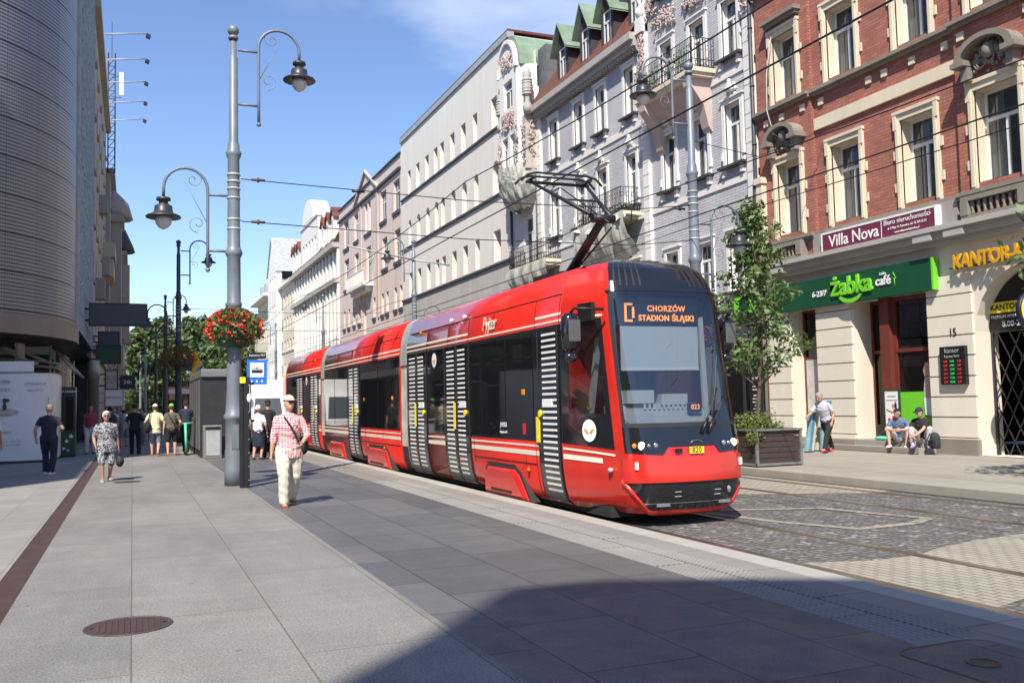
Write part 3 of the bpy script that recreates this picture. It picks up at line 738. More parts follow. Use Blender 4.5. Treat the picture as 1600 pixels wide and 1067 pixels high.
b.box(FX - .3, FX + .02, 32.2, 32.75, 16.6, 17.2); b.lathe([(.2, 17.2), (.3, 17.5), (.12, 17.8), (.25, 18.1), (.05, 18.5)], (FX - .1, 32.45, 0), 10)
b.build('gable_arch', m('trim_white'), G)
# eave, mansard, dormers
b = MB(); b.box(FX - .55, FX + .1, 32.75, 43.5, 16.45, 16.75); b.box(FX - .38, FX + .1, 32.75, 43.4, 16.2, 16.45)
for k in range(40): b.box(FX - .3, FX, 32.9 + k * .262, 33.0 + k * .262, 16.05, 16.2)
b.build('eave_cornice', m('stone_grey'), G)
b = MB(); b.face([(FX - .5, 32.7, 16.76), (FX - .5, 43.4, 16.76), (FX + 1.6, 43.4, 20), (FX + 1.6, 32.7, 20)]); b.face([(FX + 1.6, 32.7, 20), (FX + 1.6, 43.4, 20), (FX + 6, 43.4, 21.5), (FX + 6, 32.7, 21.5)])
b.build('tiled_roof', m('tile_red'), G)
for u0, u1 in ((32.35, 33.45), (34.8, 35.9), (36.95, 38.05), (39.35, 40.55)):
    D = MB(); x = FX - .15; D.box(x + .02, FX + 1.6, u0, u0 + .06, 16.9, 19.0); D.box(x + .02, FX + 1.6, u1 - .06, u1, 16.9, 19.0)
    c = (u0 + u1) / 2
    facade(D, TR(x), u0, u1, 16.9, 19.0, [(c - .35, c + .35, 17.1, 18.75)], .1); D.face([(x, u0, 19.0), (x, u1, 19.0), (x, c, 19.9)])
    dm = D.build('dormer', m('dormer_dark'), G)
    window(G, TR(x), RZR, c - .35, c + .35, 17.1, 18.75, .05, cur=False)
    D = MB(); gable_roof_box(D, x, FX + 1.9, u0, u1, 19.0, 19.95, .28); D.build('dormer_roof', m('copper_green'), dm)
# shop floor
b = MB(); facade(b, TR(FX + .05), 25.3, 47.1, -.1, 4.8, [(25.6, 28.3, .2, 3.5), (29.0, 31.8, .2, 3.5), (33, 36, .2, 3.5), (37, 40, .2, 3.5), (41, 44, .2, 3.5)], .3)
b.build('shop_wall', m('concrete'), G)
b = MB(); b.box(FX + .3, FX + .4, 25.3, 47, 0, 4.7); b.build('shop_window', m('shop_glass'), G)
b = MB()
for u in (25.6, 26.9, 28.2, 29.0, 30.4, 31.7): b.box(FX + .2, FX + .29, u, u + .06, .2, 3.5)
b.build('shop_frame', m('frame_dark'), G)
# oriel with green roof
O = MB(); OX = FX - .95
def oriel(z0, z1, nm, mt, ops):
    b = MB(); facade(b, TR(OX), 43.9, 46.3, z0, z1, ops, .2)
    for (xa, ya, xb, yb) in ((OX, 43.9, FX, 43.35), (OX, 46.3, FX, 46.85)): b.face([(xa, ya, z0), (xb, yb, z0), (xb, yb, z1), (xa, ya, z1)])
    b.face([(OX, 43.9, z1), (OX, 46.3, z1), (FX, 46.85, z1), (FX, 43.35, z1)]); b.face([(OX, 43.9, z0), (OX, 46.3, z0), (FX, 46.85, z0), (FX, 43.35, z0)])
    return b.build(nm, m(mt), G)
oo = [(44.2, 44.95, 13.9, 15.7), (45.25, 46.0, 13.9, 15.7), (44.5, 45.7, 17.2, 18.7)]
oriel(13.3, 16.6, 'oriel', 'trim_white', oo[:2]); oriel(16.6, 19.2, 'oriel_gable', 'trim_white', oo[2:])
for o in oo: window(G, TR(OX), RZR, *o, .15, cur=False)
b = MB(); facade(b, T, 43.4, 47.1, 4.8, 20.0, [(44.3, 45.6, 8.9, 11.4)], .3); b.build('brick_wall', m('trim_white'), G); window(G, T, RZR, 44.3, 45.6, 8.9, 11.4, .25)
b = MB(); n = 12
b.face([(OX - .02, 45.1 + 1.2 * math.cos(math.pi * k / n), 19.2 + 1.6 * math.sin(math.pi * k / n)) for k in range(n + 1)])
b.prism([(45.1 + 1.3 * math.cos(math.pi * k / n), 19.15 + 1.75 * math.sin(math.pi * k / n)) for k in range(n + 1)] + [(45.1 + 1.15 * math.cos(math.pi * k / n), 19.15 + 1.55 * math.sin(math.pi * k / n)) for k in range(n, -1, -1)], lambda p, q, t: (OX + t, p, q), -.15, .1)
b.build('oriel_gable_arch', m('trim_white'), G)
for u, z, w_, h_, n_ in ((45.1, 16.5, 1.9, 1.0, 90), (45.1, 19.7, 1.7, .8, 60), (43.95, 15.0, .3, 2.4, 30), (46.25, 15.0, .3, 2.4, 30)):
    b = MB(); ornament(b, TR(OX), u, z, w_, h_, .14, n_, int(u + z)); b.build('stucco_relief', m('pinkish'), G)
b = MB(); n = 10
b.prism([(45.1 + 1.45 * math.cos(math.pi * k / n), 19.2 + 1.95 * math.sin(math.pi * k / n)) for k in range(n + 1)], lambda p, q, t: (OX + .12 + t, p, q), 0, 3.5); b.build('oriel_roof', m('copper_green'), G)
b = MB(); b.box(FX + .2, FX + 5, 42.6, 43.6, 16.5, 20.0); b.build('roof_house', m('slate'), G)
for u in (43.2, 46.9):
    b = MB(); b.lathe([(.2, 16.4), (.26, 16.8), (.12, 17.1), (.22, 17.4), (.28, 17.8), (.2, 18.3), (.24, 18.5), (.08, 18.9)], (OX + .3, u, 0), 12)
    for k in range(6): b.lathe([(.24, 17.35 + k * .15), (.29, 17.42 + k * .15), (.24, 17.49 + k * .15)], (OX + .3, u, 0), 12)
    b.build('roof_urn', m('stone_grey'), G)
for y_ in (43.3, 46.5):
    b = MB(); b.box(OX + .2, FX, y_, y_ + .4, 13.6, 16.4); ornament(b, TF(y_), OX + .55, 15.2, .3, 2.0, .05, 24, int(y_)); ornament(b, TR(OX + .2), y_ + .2, 15, .3, 2.4, .1, 24, int(y_) + 1); b.build('oriel_pier', m('pier_stone'), G)
def wrap(name, prof, y0, y1, label, seed, amp=.09, g='tarpaulins wrapped under the balconies of the grey house'):
    b = MB(); drape(b, prof, y0, y1, seed, amp); return tag(b.build(name, m('tarp')), label, 'tarpaulin', g)
b = MB(); rows = []
for i in range(61):
    a = R(-105 + 210 * i / 60); row = []
    for j in range(13):
        t = j / 12; rr = math.sqrt(max(0, 1 - (t * .93) ** 2.6)) * (1 + (.02 + .05 * t) * math.sin(a * 13 + 2 * math.sin(j * .7)) + .03 * math.sin(a * 29 + j))
        row.append((FX - .1 - 1.2 * rr * max(0, math.cos(a)) ** .5 + (.3 if math.cos(a) < 0 else 0), 45.1 + 1.72 * rr * math.sin(a), 14.0 - 2.25 * t + .05 * math.sin(a * 7 + j * .5) + (.12 * math.sin(a * 3) if j == 0 else 0)))
    rows.append(row)
b.ring(rows, closed=False, cap=False); tag(b.build('oriel_wrap', m('tarp')), 'pale tarpaulin wrapped like a bowl round the foot of the oriel', 'tarpaulin')
b = MB()
for k in range(30):
    a = random.random() * 3; z = 12.4 + random.random() * 1.5
    b.tube([(FX - .12 - 1.25 * math.cos(q), 45.1 + 1.78 * math.sin(q), z * .5 + 6.7 + .25 * math.sin(q * 3 + a)) for q in [a - 1.6 + t * .12 for t in range(4)]], .012, 4)
tag(b.build('wrapping_cord', m('white_paint')), 'white cords tied round the wrapped oriel foot', 'cord')
# balconies
def balcony(y0, y1, z, p, rh=1.0, corbel=None):
    b = MB(); b.box(FX - p, FX, y0, y1, z - .16, z); b.box(FX - p + .08, FX, y0 + .08, y1 - .08, z - .3, z - .16); o = b.build('balcony_slab', m('stone_beige'), G)
    b = MB(); railing(b, [(FX - .02, y0 + .04), (FX - p + .05, y0 + .04), (FX - p + .05, y1 - .04), (FX - .02, y1 - .04)], z, z + rh); b.build('balcony_railing', m('black_metal'), o)
    return o
bo = balcony(27.6, 31.8, 13.45, 1.0, 1.1)
b = MB()
for u in (27.9, 31.1):
    b.prism([(FX, 13.3), (FX - .95, 13.3), (FX - .9, 12.9), (FX - .35, 12.2), (FX - .15, 11.4), (FX, 11.2)], lambda p, q, t, u=u: (p, u + t, q), 0, .45)
b.prism([(FX, 13.3), (FX - .8, 13.3), (FX - .6, 12.9), (FX, 12.2)], lambda p, q, t: (p, t, q), 28.3, 31.1); b.build('balcony_corbel', m('pinkish'), bo)
balcony(33.2, 37.2, 9.35, .95); balcony(41.0, 45.5, 8.55, .95)
for y, z, c in ((28.4, 13.9, 'leaf'), (29.3, 13.9, 'leaf'), (30.4, 13.9, 'leaf')):
    b = MB()
    for k in range(60):
        p = Vector((FX - 1.0 + random.gauss(0, .08), y + random.gauss(0, .25), z + random.gauss(0, .18))); q = [p + Vector([random.gauss(0, .05) for _ in 'xyz']) for _ in range(3)]; b.face(q)
    tag(b.build('balcony_plant', m('leaf')), 'green plants spilling from the railing of the top balcony on the grey house', 'plant', 'balcony plants')
b = MB(); b.lathe([(.1, 9.36), (.14, 9.62)], (FX - .6, 33.5, 0), 10); tag(b.build('flower_pot', m('sign_green')), 'small green flower pot on the balcony above the tarpaulin', 'flower pot')
wrap('balcony_tarpaulin', [(FX - .98, 9.3), (FX - 1.06, 8.9), (FX - .95, 8.3), (FX - .7, 7.7), (FX - .3, 7.3)], 32.9, 37.4, 'tarpaulin sagging under the balcony directly above the tram front', 3)
wrap('balcony_tarpaulin', [(FX - .1, 9.1), (FX - .9, 9.22), (FX - 1.05, 8.9)], 32.9, 37.4, 'tarpaulin edge folded over the balcony directly above the tram front', 4)
wrap('balcony_tarpaulin', [(FX - .98, 8.5), (FX - 1.02, 8.1), (FX - .8, 7.5), (FX - .5, 7.0)], 40.6, 45.7, 'tarpaulin sagging under the balcony right of the plain white building', 5)

# ================================================================ plain white building
Wt = thing('plain_white_building', (FX, 58, 0), 'tall plain off white building with narrow windows and dark ledges', 'building')
wc = [(67.2, 68.0), (64.85, 65.75), (62.55, 63.45), (60.5, 61.35), (59.05, 59.9), (56.8, 57.7), (54.6, 55.5), (52.45, 53.25), (48.95, 50.05)]
ops = [(a, c, 17.55, 19.35) for a, c in wc] + [(a, c, 13.6, 15.55, (c - a) / 2) for a, c in wc] + [(a, c, 9.7, 11.5) for a, c in wc] + [(a, c, 5.9, 7.7) for a, c in wc]
b = MB(); facade(b, T, 47.2, 69.85, 9.55, 22.2, ops, .5); b.build('rendered_wall', m('render_white'), Wt)
b = MB(); facade(b, T, 47.2, 69.85, -.1, 9.55, [o for o in ops if o[2] < 6] + [(49, 53, .2, 3.4), (55, 60, .2, 3.4), (62, 68, .2, 3.4)], .4); b.build('lower_wall', m('render_low'), Wt)
shell(Wt, 'side_wall', 'render_white', FX, 34, 47.2, 69.85, 22.2)
for o in ops: window(Wt, T, RZR, *o[:4], .45, style='', fm='frame_dark', cur=False)
b = MB()
for z in (9.45, 13.42, 17.35): b.box(FX - .12, FX + .01, 47.15, 69.8, z, z + .12)
b.box(FX + .3, FX + .38, 48, 69, 0, 4); b.build('dark_ledge', m('ledge_dark'), Wt)
b = MB(); b.box(FX - .12, FX + .3, 47.05, 69.9, 22.0, 22.35); b.build('eaves_gutter', m('zinc'), Wt)
b = MB(); b.box(FX - .06, FX + 3, 47.1, 69.9, 22.35, 22.5); b.build('roof_edge', m('frame_brown'), Wt)
b = MB(); b.box(FX + .05, FX + 2.2, 47.6, 47.9, 3.9, 4.5); 
for u0, u1, z in ((48.5, 52.5, 4.6), (53.5, 56.5, 4.5)): b.box(FX - 1.0, FX, u0, u1, z, z + .5)
b.build('shop_awning', m('dark_green'), Wt)

# ================================================================ pink rendered building
P = thing('pink_tenement', (FX, 82, 0), 'weathered pinkish rendered house with a small pointed gable and a white balcony', 'building')
big = [(89.1, 91.3, 17.1, 19.8), (84.95, 86.7, 17.1, 19.6), (80.0, 81.0, 17.05, 19.75), (81.3, 82.3, 17.05, 19.75), (74.55, 76.55, 17.05, 19.5), (70.3, 72.3, 17.05, 19.5),
       (89.1, 91.2, 13.0, 15.9), (84.9, 86.6, 13.0, 15.8), (80.1, 81.9, 12.6, 15.7), (74.4, 76.1, 13.0, 15.5), (70.3, 72.1, 13.0, 15.5)]
sm = [(u, u + .8, 9.2, 10.9) for u in (91.0, 88.9, 86.6, 84.4, 78.7, 75.8, 74.2, 71.6, 69.95)] + [(82.2, 83.2, 7.5, 10.9)] + [(u, u + 1.2, 5.2, 7.2) for u in (90, 87, 84, 79, 76, 72)]
b = MB(); facade(b, T, 69.9, 93.6, -.1, 21.3, big + sm, .3)
b.face([(FX - .02, 77.2, 20.2), (FX - .02, 86.4, 20.2), (FX - .02, 81.6, 22.6)]); b.build('rendered_wall', m('render_pink'), P)
shell(P, 'side_wall', 'render_pink', FX, 34, 69.9, 93.6, 21.2)
for o in big + sm: window(P, T, RZR, *o, .22, style='g', cur=False)
b = MB()
for o in big + sm[:9]: b.box(FX - .12, FX + .01, o[0] - .15, o[1] + .15, o[2] - .35, o[2] - .08)
b.box(FX - .2, FX + .01, 69.9, 93.6, 20.05, 20.25); b.box(FX - .15, FX + .6, 69.9, 93.6, 21.3, 21.42); b.build('dark_sill', m('ledge_dark'), P)
b = MB(); b.box(FX - .1, FX + .01, 77.3, 77.8, 9, 20.1); b.box(FX - .1, FX + .01, 83.6, 84.0, 9, 20.1)
for s in (-1, 1): b.obox((FX - .1, 81.7 + s * 2.35, 21.45), (.12, 0, 0), (0, 2.4, -s * 1.25), (0, .05, .1))
b.build('pilaster', m('pinkish'), P)
b = MB(); b.box(FX - .9, FX, 79.4, 86.3, 12.0, 12.35); b.box(FX - .6, FX, 79.8, 85.8, 11.6, 12.0)
for k in range(24): b.box(FX - .88, FX - .84, 79.5 + k * .29, 79.6 + k * .29, 12.35, 13.4)
b.box(FX - .9, FX - .82, 79.4, 86.3, 13.4, 13.5); b.box(FX - .86, FX - .84, 83.5, 86.2, 12.4, 13.4); b.build('balcony', m('cream_white'), P)

# ================================================================ cream house with red mansard
Cm = thing('cream_mansard_house', (FX, 108, 0), 'cream house with red tiled mansard and round white gable beyond the pink house', 'building')
r3 = [(94.6 + k * 1.92, 95.5 + k * 1.92, 15.2, 17.3) for k in range(14)]; r2 = [(94.6 + k * 1.92, 95.5 + k * 1.92, 10.6, 13.2) for k in range(14)]; r1 = [(94.6 + k * 3.84, 96.0 + k * 3.84, 6.6, 8.8) for k in range(7)]
b = MB(); facade(b, T, 93.65, 122, -.1, 18.1, r3 + r2 + r1, .3); b.build('rendered_wall', m('cream'), Cm)
shell(Cm, 'side_wall', 'cream', FX, 34, 93.65, 122, 18)
for o in r3 + r2 + r1: window(Cm, T, RZR, *o, .22, style='t', cur=False)
b = MB()
for k in range(15): b.box(FX - .22, FX, 93.7 + k * 1.93, 94.3 + k * 1.93, 4.5, 17.6)
b.build('pilaster', m('cream_white'), Cm)
b = MB(); b.box(FX - .75, FX, 93.6, 122, 17.7, 18.2); b.box(FX - .55, FX, 93.6, 122, 14.1, 14.6); b.build('cornice', m('stone_grey'), Cm)
b = MB(); b.face([(FX - .6, 93.7, 18.2), (FX - .6, 122, 18.2), (FX + 2.2, 122, 23), (FX + 2.2, 93.7, 23)]); b.face([(FX + 2.2, 93.7, 23), (FX + 2.2, 122, 23), (FX + 8, 122, 24.5), (FX + 8, 93.7, 24.5)]); b.build('tiled_mansard', m('tile_red'), Cm)
for u in (94.6, 97.4, 100.2, 116.2, 118.4, 120.4):
    b = MB(); b.box(FX - .3, FX + 2.3, u, u + 1.3, 18.3, 21.3); d_ = b.build('dormer', m('cream_white'), Cm)
    b = MB(); gable_roof_box(b, FX - .3, FX + 2.4, u, u + 1.3, 21.3, 22.2, .2); b.build('dormer_roof', m('tile_red'), d_); window(Cm, TR(FX - .32), RZR, u + .3, u + 1, 18.8, 20.8, .0, cur=False)
gw = [(105 + k * 1.9, 106 + k * 1.9, 18.9, 20.9) for k in range(5)]
b = MB(); facade(b, TR(FX - .3), 104, 115, 18.2, 23.2, gw, .3); n = 14
b.prism([(109.4 + 3.6 * math.cos(math.pi * k / n), 23.2 + 2.6 * math.sin(math.pi * k / n)) for k in range(n + 1)], lambda p, q, t: (FX + t, p, q), -.45, 1.5)
b.box(FX - .45, FX + .2, 103.8, 115.2, 23.0, 23.25); b.box(FX - .3, FX + 3, 103.9, 104.1, 18.2, 23.1); b.box(FX - .3, FX + 3, 114.9, 115.1, 18.2, 23.1); b.build('round_gable', m('trim_white'), Cm)
for o in gw: window(Cm, TR(FX - .3), RZR, *o, .2, cur=False)
# ================================================================ gabled house and the last ones
def plain_house(name, y0, y1, zt, mat, label, nfl, ncol, w=1.1, gable=None, roof='zinc', X=FX, eav=.6):
    H_ = thing(name, (X, (y0 + y1) / 2, 0), label, 'building'); TT = TR(X)
    ops = []
    for f in range(nfl):
        z0 = 5.2 + f * (zt - 5.5) / nfl + .5; h = (zt - 5.5) / nfl * .58
        for c in range(ncol): u = y0 + (c + .5) * (y1 - y0) / ncol; ops.append((u - w / 2, u + w / 2, z0, z0 + h))
    b = MB(); facade(b, TT, y0, y1, -.1, zt, ops, .3); b.build('rendered_wall', m(mat), H_); shell(H_, 'side_wall', mat, X, X + 13, y0, y1, zt)
    for o in ops: window(H_, TT, RZR, *o, .2, cur=False)
    b = MB(); b.box(X - eav, X, y0, y1, zt, zt + .4); b.box(X - .15, X, y0, y1, 9.0, 9.25)
    b.build('cornice', m('cream_white'), H_)
    b = MB(); b.face([(X - .5, y0, zt + .4), (X - .5, y1, zt + .4), (X + 5, y1, zt + 4), (X + 5, y0, zt + 4)]); b.face([(X - .5, y0, zt + .4), (X + 5, y0, zt + 4), (X + 10, y0, zt + .4)]); b.build('roof', m(roof), H_)
    return H_
Hg = plain_house('gabled_house', 122.1, 141.5, 18.0, 'cream', 'cream house with a tall pointed gable and pale metal roof, left of the mansard house', 4, 8)
b = MB(); TT = TR(FX - .8); go = [(134.5 + k * 2, 135.5 + k * 2, z, z + 2) for k in range(3) for z in (6, 10, 14, 18.2)]
facade(b, TT, 133.0, 141.5, -.1, 20.8, go, .3); b.face([(FX - .8, 133.0, 20.8), (FX - .8, 141.5, 20.8), (FX - .8, 137.3, 26)]); b.face([(FX - .8, 133, 0), (FX, 133, 0), (FX, 133, 20.8), (FX - .8, 133, 20.8)]); b.build('gable_bay', m('cream_white'), Hg)
for o in go: window(Hg, TT, RZR, *o, .2, cur=False)
b = MB(); b.face([(FX - 1, 132.8, 20.7), (FX + 9, 132.8, 20.7), (FX + 9, 137.3, 26.2), (FX - 1, 137.3, 26.2)]); b.face([(FX - 1, 141.7, 20.7), (FX + 9, 141.7, 20.7), (FX + 9, 137.3, 26.2), (FX - 1, 137.3, 26.2)]); b.build('gable_roof', m('zinc'), Hg)
Hs = plain_house('eaved_house', 141.6, 160, 18.2, 'cream', 'low cream house with broad white eaves beyond the gabled house', 4, 8, eav=1.4)
for u in (144, 149, 154): b = MB(); b.box(FX - .2, FX + 3, u, u + 1.6, 18.6, 21.0); b.build('dormer', m('zinc'), Hs)
plain_house('ochre_house', 160.1, 190, 16.5, 'ochre', 'pale ochre house with a flat cornice, last but one in the right hand row', 4, 12)
plain_house('distant_house', 190.1, 240, 15, 'stone_grey', 'hazy greyish house closing the far end of the right hand row', 3, 14)
# ================================================================ left hand row
def mat_perf(name):
    mt, n, b = newmat(name); _MC[name] = mt
    g = N(n, 'ShaderNodeNewGeometry'); s = N(n, 'ShaderNodeSeparateXYZ'); n.links.new(g.outputs['Position'], s.inputs[0])
    def ma(op, a, c=None, d=None):
        k = N(n, 'ShaderNodeMath', operation=op)
        for i, q in enumerate((a, c, d)):
            if q is None: continue
            if isinstance(q, (int, float)): k.inputs[i].default_value = q
            else: n.links.new(q, k.inputs[i])
        return k.outputs[0]
    ang = ma('MULTIPLY', ma('ARCTAN2', ma('ADD', s.outputs[1], -38.6), ma('ADD', s.outputs[0], 9.8)), 7.8)
    def cell(v, p): return ma('ABSOLUTE', ma('SUBTRACT', ma('FRACT', ma('MULTIPLY', v, 1 / p)), .5))
    hole = ma('MULTIPLY', ma('LESS_THAN', cell(ang, .1), .44), ma('LESS_THAN', cell(s.outputs[2], .125), .23))
    line = ma('MAXIMUM', ma('GREATER_THAN', cell(ma('ADD', s.outputs[2], -5.55 + .625), 1.25), .472), ma('MULTIPLY', ma('GREATER_THAN', cell(ang, 1.36), .492), .35))
    pid = N(n, 'ShaderNodeTexWhiteNoise', noise_dimensions='2D'); cb = N(n, 'ShaderNodeCombineXYZ')
    n.links.new(ma('FLOOR', ma('MULTIPLY', ang, 1 / 1.36)), cb.inputs[0]); n.links.new(cb.outputs[0], pid.inputs['Vector'])
    base = mixc(n, pid.outputs[0], (.36, .355, .345), (.28, .28, .28))
    c = mixc(n, ma('MULTIPLY', hole, .85), base, (.05, .05, .055)); c = mixc(n, line, c, (.03, .03, .03))
    n.links.new(c, b.inputs['Base Color']); b.inputs['Roughness'].default_value = .38; b.inputs['Metallic'].default_value = .15
    bump(n, b, hole, -.4, .02)
    return mt
mat_perf('perforated'); M('fascia', (.50, .44, .38), .4, .3, .15, .8); M('curtain_glass', (.42, .52, .62), .12, .85, .12, .4, bmp=0)
B = thing('curved_perforated_building', (-2.0, 40, 0), 'modern building with a rounded corner of grey perforated metal panels at the left edge', 'building')
def arcpts(r, a0=-90, a1=0, n=36, cx=-9.8, cy=38.6): return [(cx + r * math.cos(R(a0 + (a1 - a0) * k / n)), cy + r * math.sin(R(a0 + (a1 - a0) * k / n))) for k in range(n + 1)]
def curtain_wall(b, pts, z0, z1, sm=True):
    k = b.vs([(x, y, z0) for x, y in pts] + [(x, y, z1) for x, y in pts]); n = len(pts)
    for i in range(n - 1): b.idx([k + i, k + i + 1, k + n + i + 1, k + n + i], sm)
b = MB(); curtain_wall(b, [(-40, 30.8)] + arcpts(7.8), 4.8, 25.5); b.build('perforated_skin', m('perforated'), B)
b = MB(); curtain_wall(b, [(-40, 30.72)] + arcpts(7.88) + [(-1.92, 39.2)], 4.15, 4.8, False)
curtain_wall(b, arcpts(7.88), 4.15, 4.8); b.build('fascia_band', m('fascia'), B)
b = MB(); b.face([(x, y, 4.16) for x, y in [(-40, 30.8)] + arcpts(7.85) + [(-2, 53), (-40, 53)]]); b.build('soffit', m('frame_dark'), B)
b = MB(); b.box(-2.3, -1.98, 38.62, 53, 4.8, 25.5); b.build('glass_wall', m('curtain_glass'), B)
b = MB()
for k in range(12): b.box(-1.98, -1.93, 38.6 + k * 1.3, 38.64 + k * 1.3, 4.8, 25.5)
for k in range(17): b.box(-1.98, -1.95, 38.64, 53, 5.55 + 1.25 * k, 5.6 + 1.25 * k)
b.box(-2.05, -1.9, 38.55, 38.68, 4.2, 25.5); b.build('mullion', m('zinc'), B)
b = MB(); b.box(-40, -2, 31, 53, 25.5, 25.7); b.box(-40, -2.2, 52.9, 53, 0, 25.5); b.build('roof', m('ledge_dark'), B)
b = MB(); curtain_wall(b, [(-40, 34.5), (-9, 34.2)] + arcpts(5.2, -60, 0, 14) + [(-3.0, 39.6), (-2.6, 53)], 0, 4.15); b.build('shop_glass', m('shop_glass'), B)
b = MB()
for x, y in [(-14, 34.3), (-12, 34.3), (-10, 34.2)] + arcpts(5.15, -60, 0, 6) + [(-2.95, 40 + 1.8 * k) for k in range(7)]: b.box(x - .03, x + .03, y - .03, y + .03, 0, 4.15)
for z in (2.5, 3.3): curtain_wall(b, arcpts(5.25, -60, 0, 14), z, z + .06); b.box(-2.9, -2.8, 39.6, 53, z, z + .08)
b.build('shop_mullion', m('zinc'), B)
b = MB()
for a in (-58, -40, -24, -6):
    c, s = math.cos(R(a)), math.sin(R(a)); b.tube([(-9.8 + 5.4 * c, 38.6 + 5.4 * s, 4.1), (-9.8 + 7.2 * c, 38.6 + 7.2 * s, 3.3)], .05, 8); b.tube([(-9.8 + 7.2 * c, 38.6 + 7.2 * s, 3.3), (-9.8 + 7.4 * c, 38.6 + 7.4 * s, 3.22)], .09, 8)
for y in (41, 44, 47): b.tube([(-2.9, y, 4.1), (-2.1, y, 3.1)], .05, 8)
b.build('strut', m('zinc'), B)
b = MB(); curtain_wall(b, arcpts(7.45, -80, -8, 20), 3.12, 3.2); curtain_wall(b, arcpts(7.45, -80, -8, 20), 3.3, 3.36); b.build('canopy_rail', m('frame_dark'), B)
b = MB()
for a in (-30, -12): c, s = math.cos(R(a)), math.sin(R(a)); b.obox((-9.8 + 6.2 * c, 38.6 + 6.2 * s, 3.7), (.35 * -s, .35 * c, 0), (.05, 0, 0), (0, 0, .35))
b.build('inner_panel', m('curtain'), B)
for k, y in enumerate((52.0,)):
    b = MB(); b.lathe([(.26, 0), (.26, 3.2), (.3, 3.2), (.3, 4.15)], (-1.85, y, 0), 20); b.build('column', m('fascia'), B)
# hoarding
H = thing('curved_hoarding', (-4, 33, 0), 'white curved advertising hoarding under the perforated corner at the left edge', 'hoarding')
hp = [(-9, 34.6), (-7, 33.7), (-5.4, 33.15), (-4.4, 32.98), (-3.6, 32.93), (-2.9, 32.97), (-2.55, 33.1), (-2.38, 33.4), (-2.3, 34), (-2.3, 36)]
b = MB(); curtain_wall(b, hp, .06, 2.85); curtain_wall(b, [(x, y + .02) for x, y in hp[:6]], 2.85, 3.2); b.build('board', m('white_paint'), H)
b = MB(); curtain_wall(b, [(x, y - .01) for x, y in hp], .0, .08); curtain_wall(b, [(x, y - .02) for x, y in hp], 2.83, 2.86); b.build('skirting', m('frame_dark'), H)
M('print_grey', (.32, .33, .34), .8, bmp=0)
text('lettering', 'NOWOCZESNY SKLEP DLA CIEBIE', .16, m('print_grey'), H, (-4.3, 32.9, 2.55), ROTF, .002, sx=.62)
text('lettering', 'ZAPRASZAMY DO ŚRODKA', .16, m('print_grey'), H, (-4.25, 32.9, 2.3), ROTF, .002, sx=.7)
text('lettering', 'OTWARCIE', .12, m('print_grey'), H, (-2.85, 32.92, 2.48), ROTF, .002); text('lettering', 'SALONU', .12, m('print_grey'), H, (-2.85, 32.92, 2.28), ROTF, .002)
text('lettering', 'GODZINY OTWARCIA', .1, m('print_grey'), H, (-4.0, 32.9, .98), ROTF, .002)
for k in range(5): text('lettering', 'pn-pt  9.00-17.00', .07, m('print_grey'), H, (-4.3 + (k % 2) * .8, 32.91, .7 - .12 * (k // 2)), ROTF, .002)
b = MB(); b.ball((-3.72, 32.9, 1.62), (.42, .01, .1), 16, 8); b.ball((-3.72, 32.89, 1.56), (.26, .012, .06), 16, 8); b.build('plate_print', m('curtain'), H)
b = MB(); b.lathe([(.03, 0), (.06, .1), (.03, .2), (.05, .3), (.02, .36)], (-3.7, 32.88, 1.68), 8); b.ball((-3.66, 32.88, 1.98), (.1, .01, .05)); b.build('figure_print', m('sign_green'), H)
b = MB(); b.tube([(-2.5, 33.05, 1.7), (-2.48, 33.05, 2.05)], .012, 5); b.build('leaf_print', m('lime'), H)
# bank kiosk
K = thing('bank_machine_kiosk', (-2.1, 36.3, 0), 'black bank machine kiosk with a green panel of white stars beside the hoarding', 'kiosk')
b = MB(); b.box(-2.45, -1.86, 36.2, 37.0, 0, 2.45); b.build('cabinet', m('black'), K, bevel=.02)
b = MB(); b.box(-2.4, -1.93, 36.17, 36.2, .95, 2.1); b.build('screen', m('shop_glass'), K)
b = MB(); b.box(-2.3, -1.86, 36.14, 36.2, .06, .87); b.build('green_panel', m('sign_green'), K)
text('lettering', 'BNP PARIBAS', .1, m('white_paint'), K, (-2.12, 36.18, 2.28), ROTF, .003)
b = MB()
for cx, cz, r, an in ((-1.99, .72, .1, 10), (-2.13, .55, .09, 20), (-2.22, .3, .075, 40), (-2.08, .24, .06, 60)):
    pts = [(cx + (r if i % 2 == 0 else r * .38) * math.cos(R(an + 36 * i)), 36.13, cz + (r if i % 2 == 0 else r * .38) * math.sin(R(an + 36 * i))) for i in range(10)]
    for i in range(10): b.face([(cx, 36.13, cz), pts[i], pts[(i + 1) % 10]])
b.build('star', m('white_paint'), K)
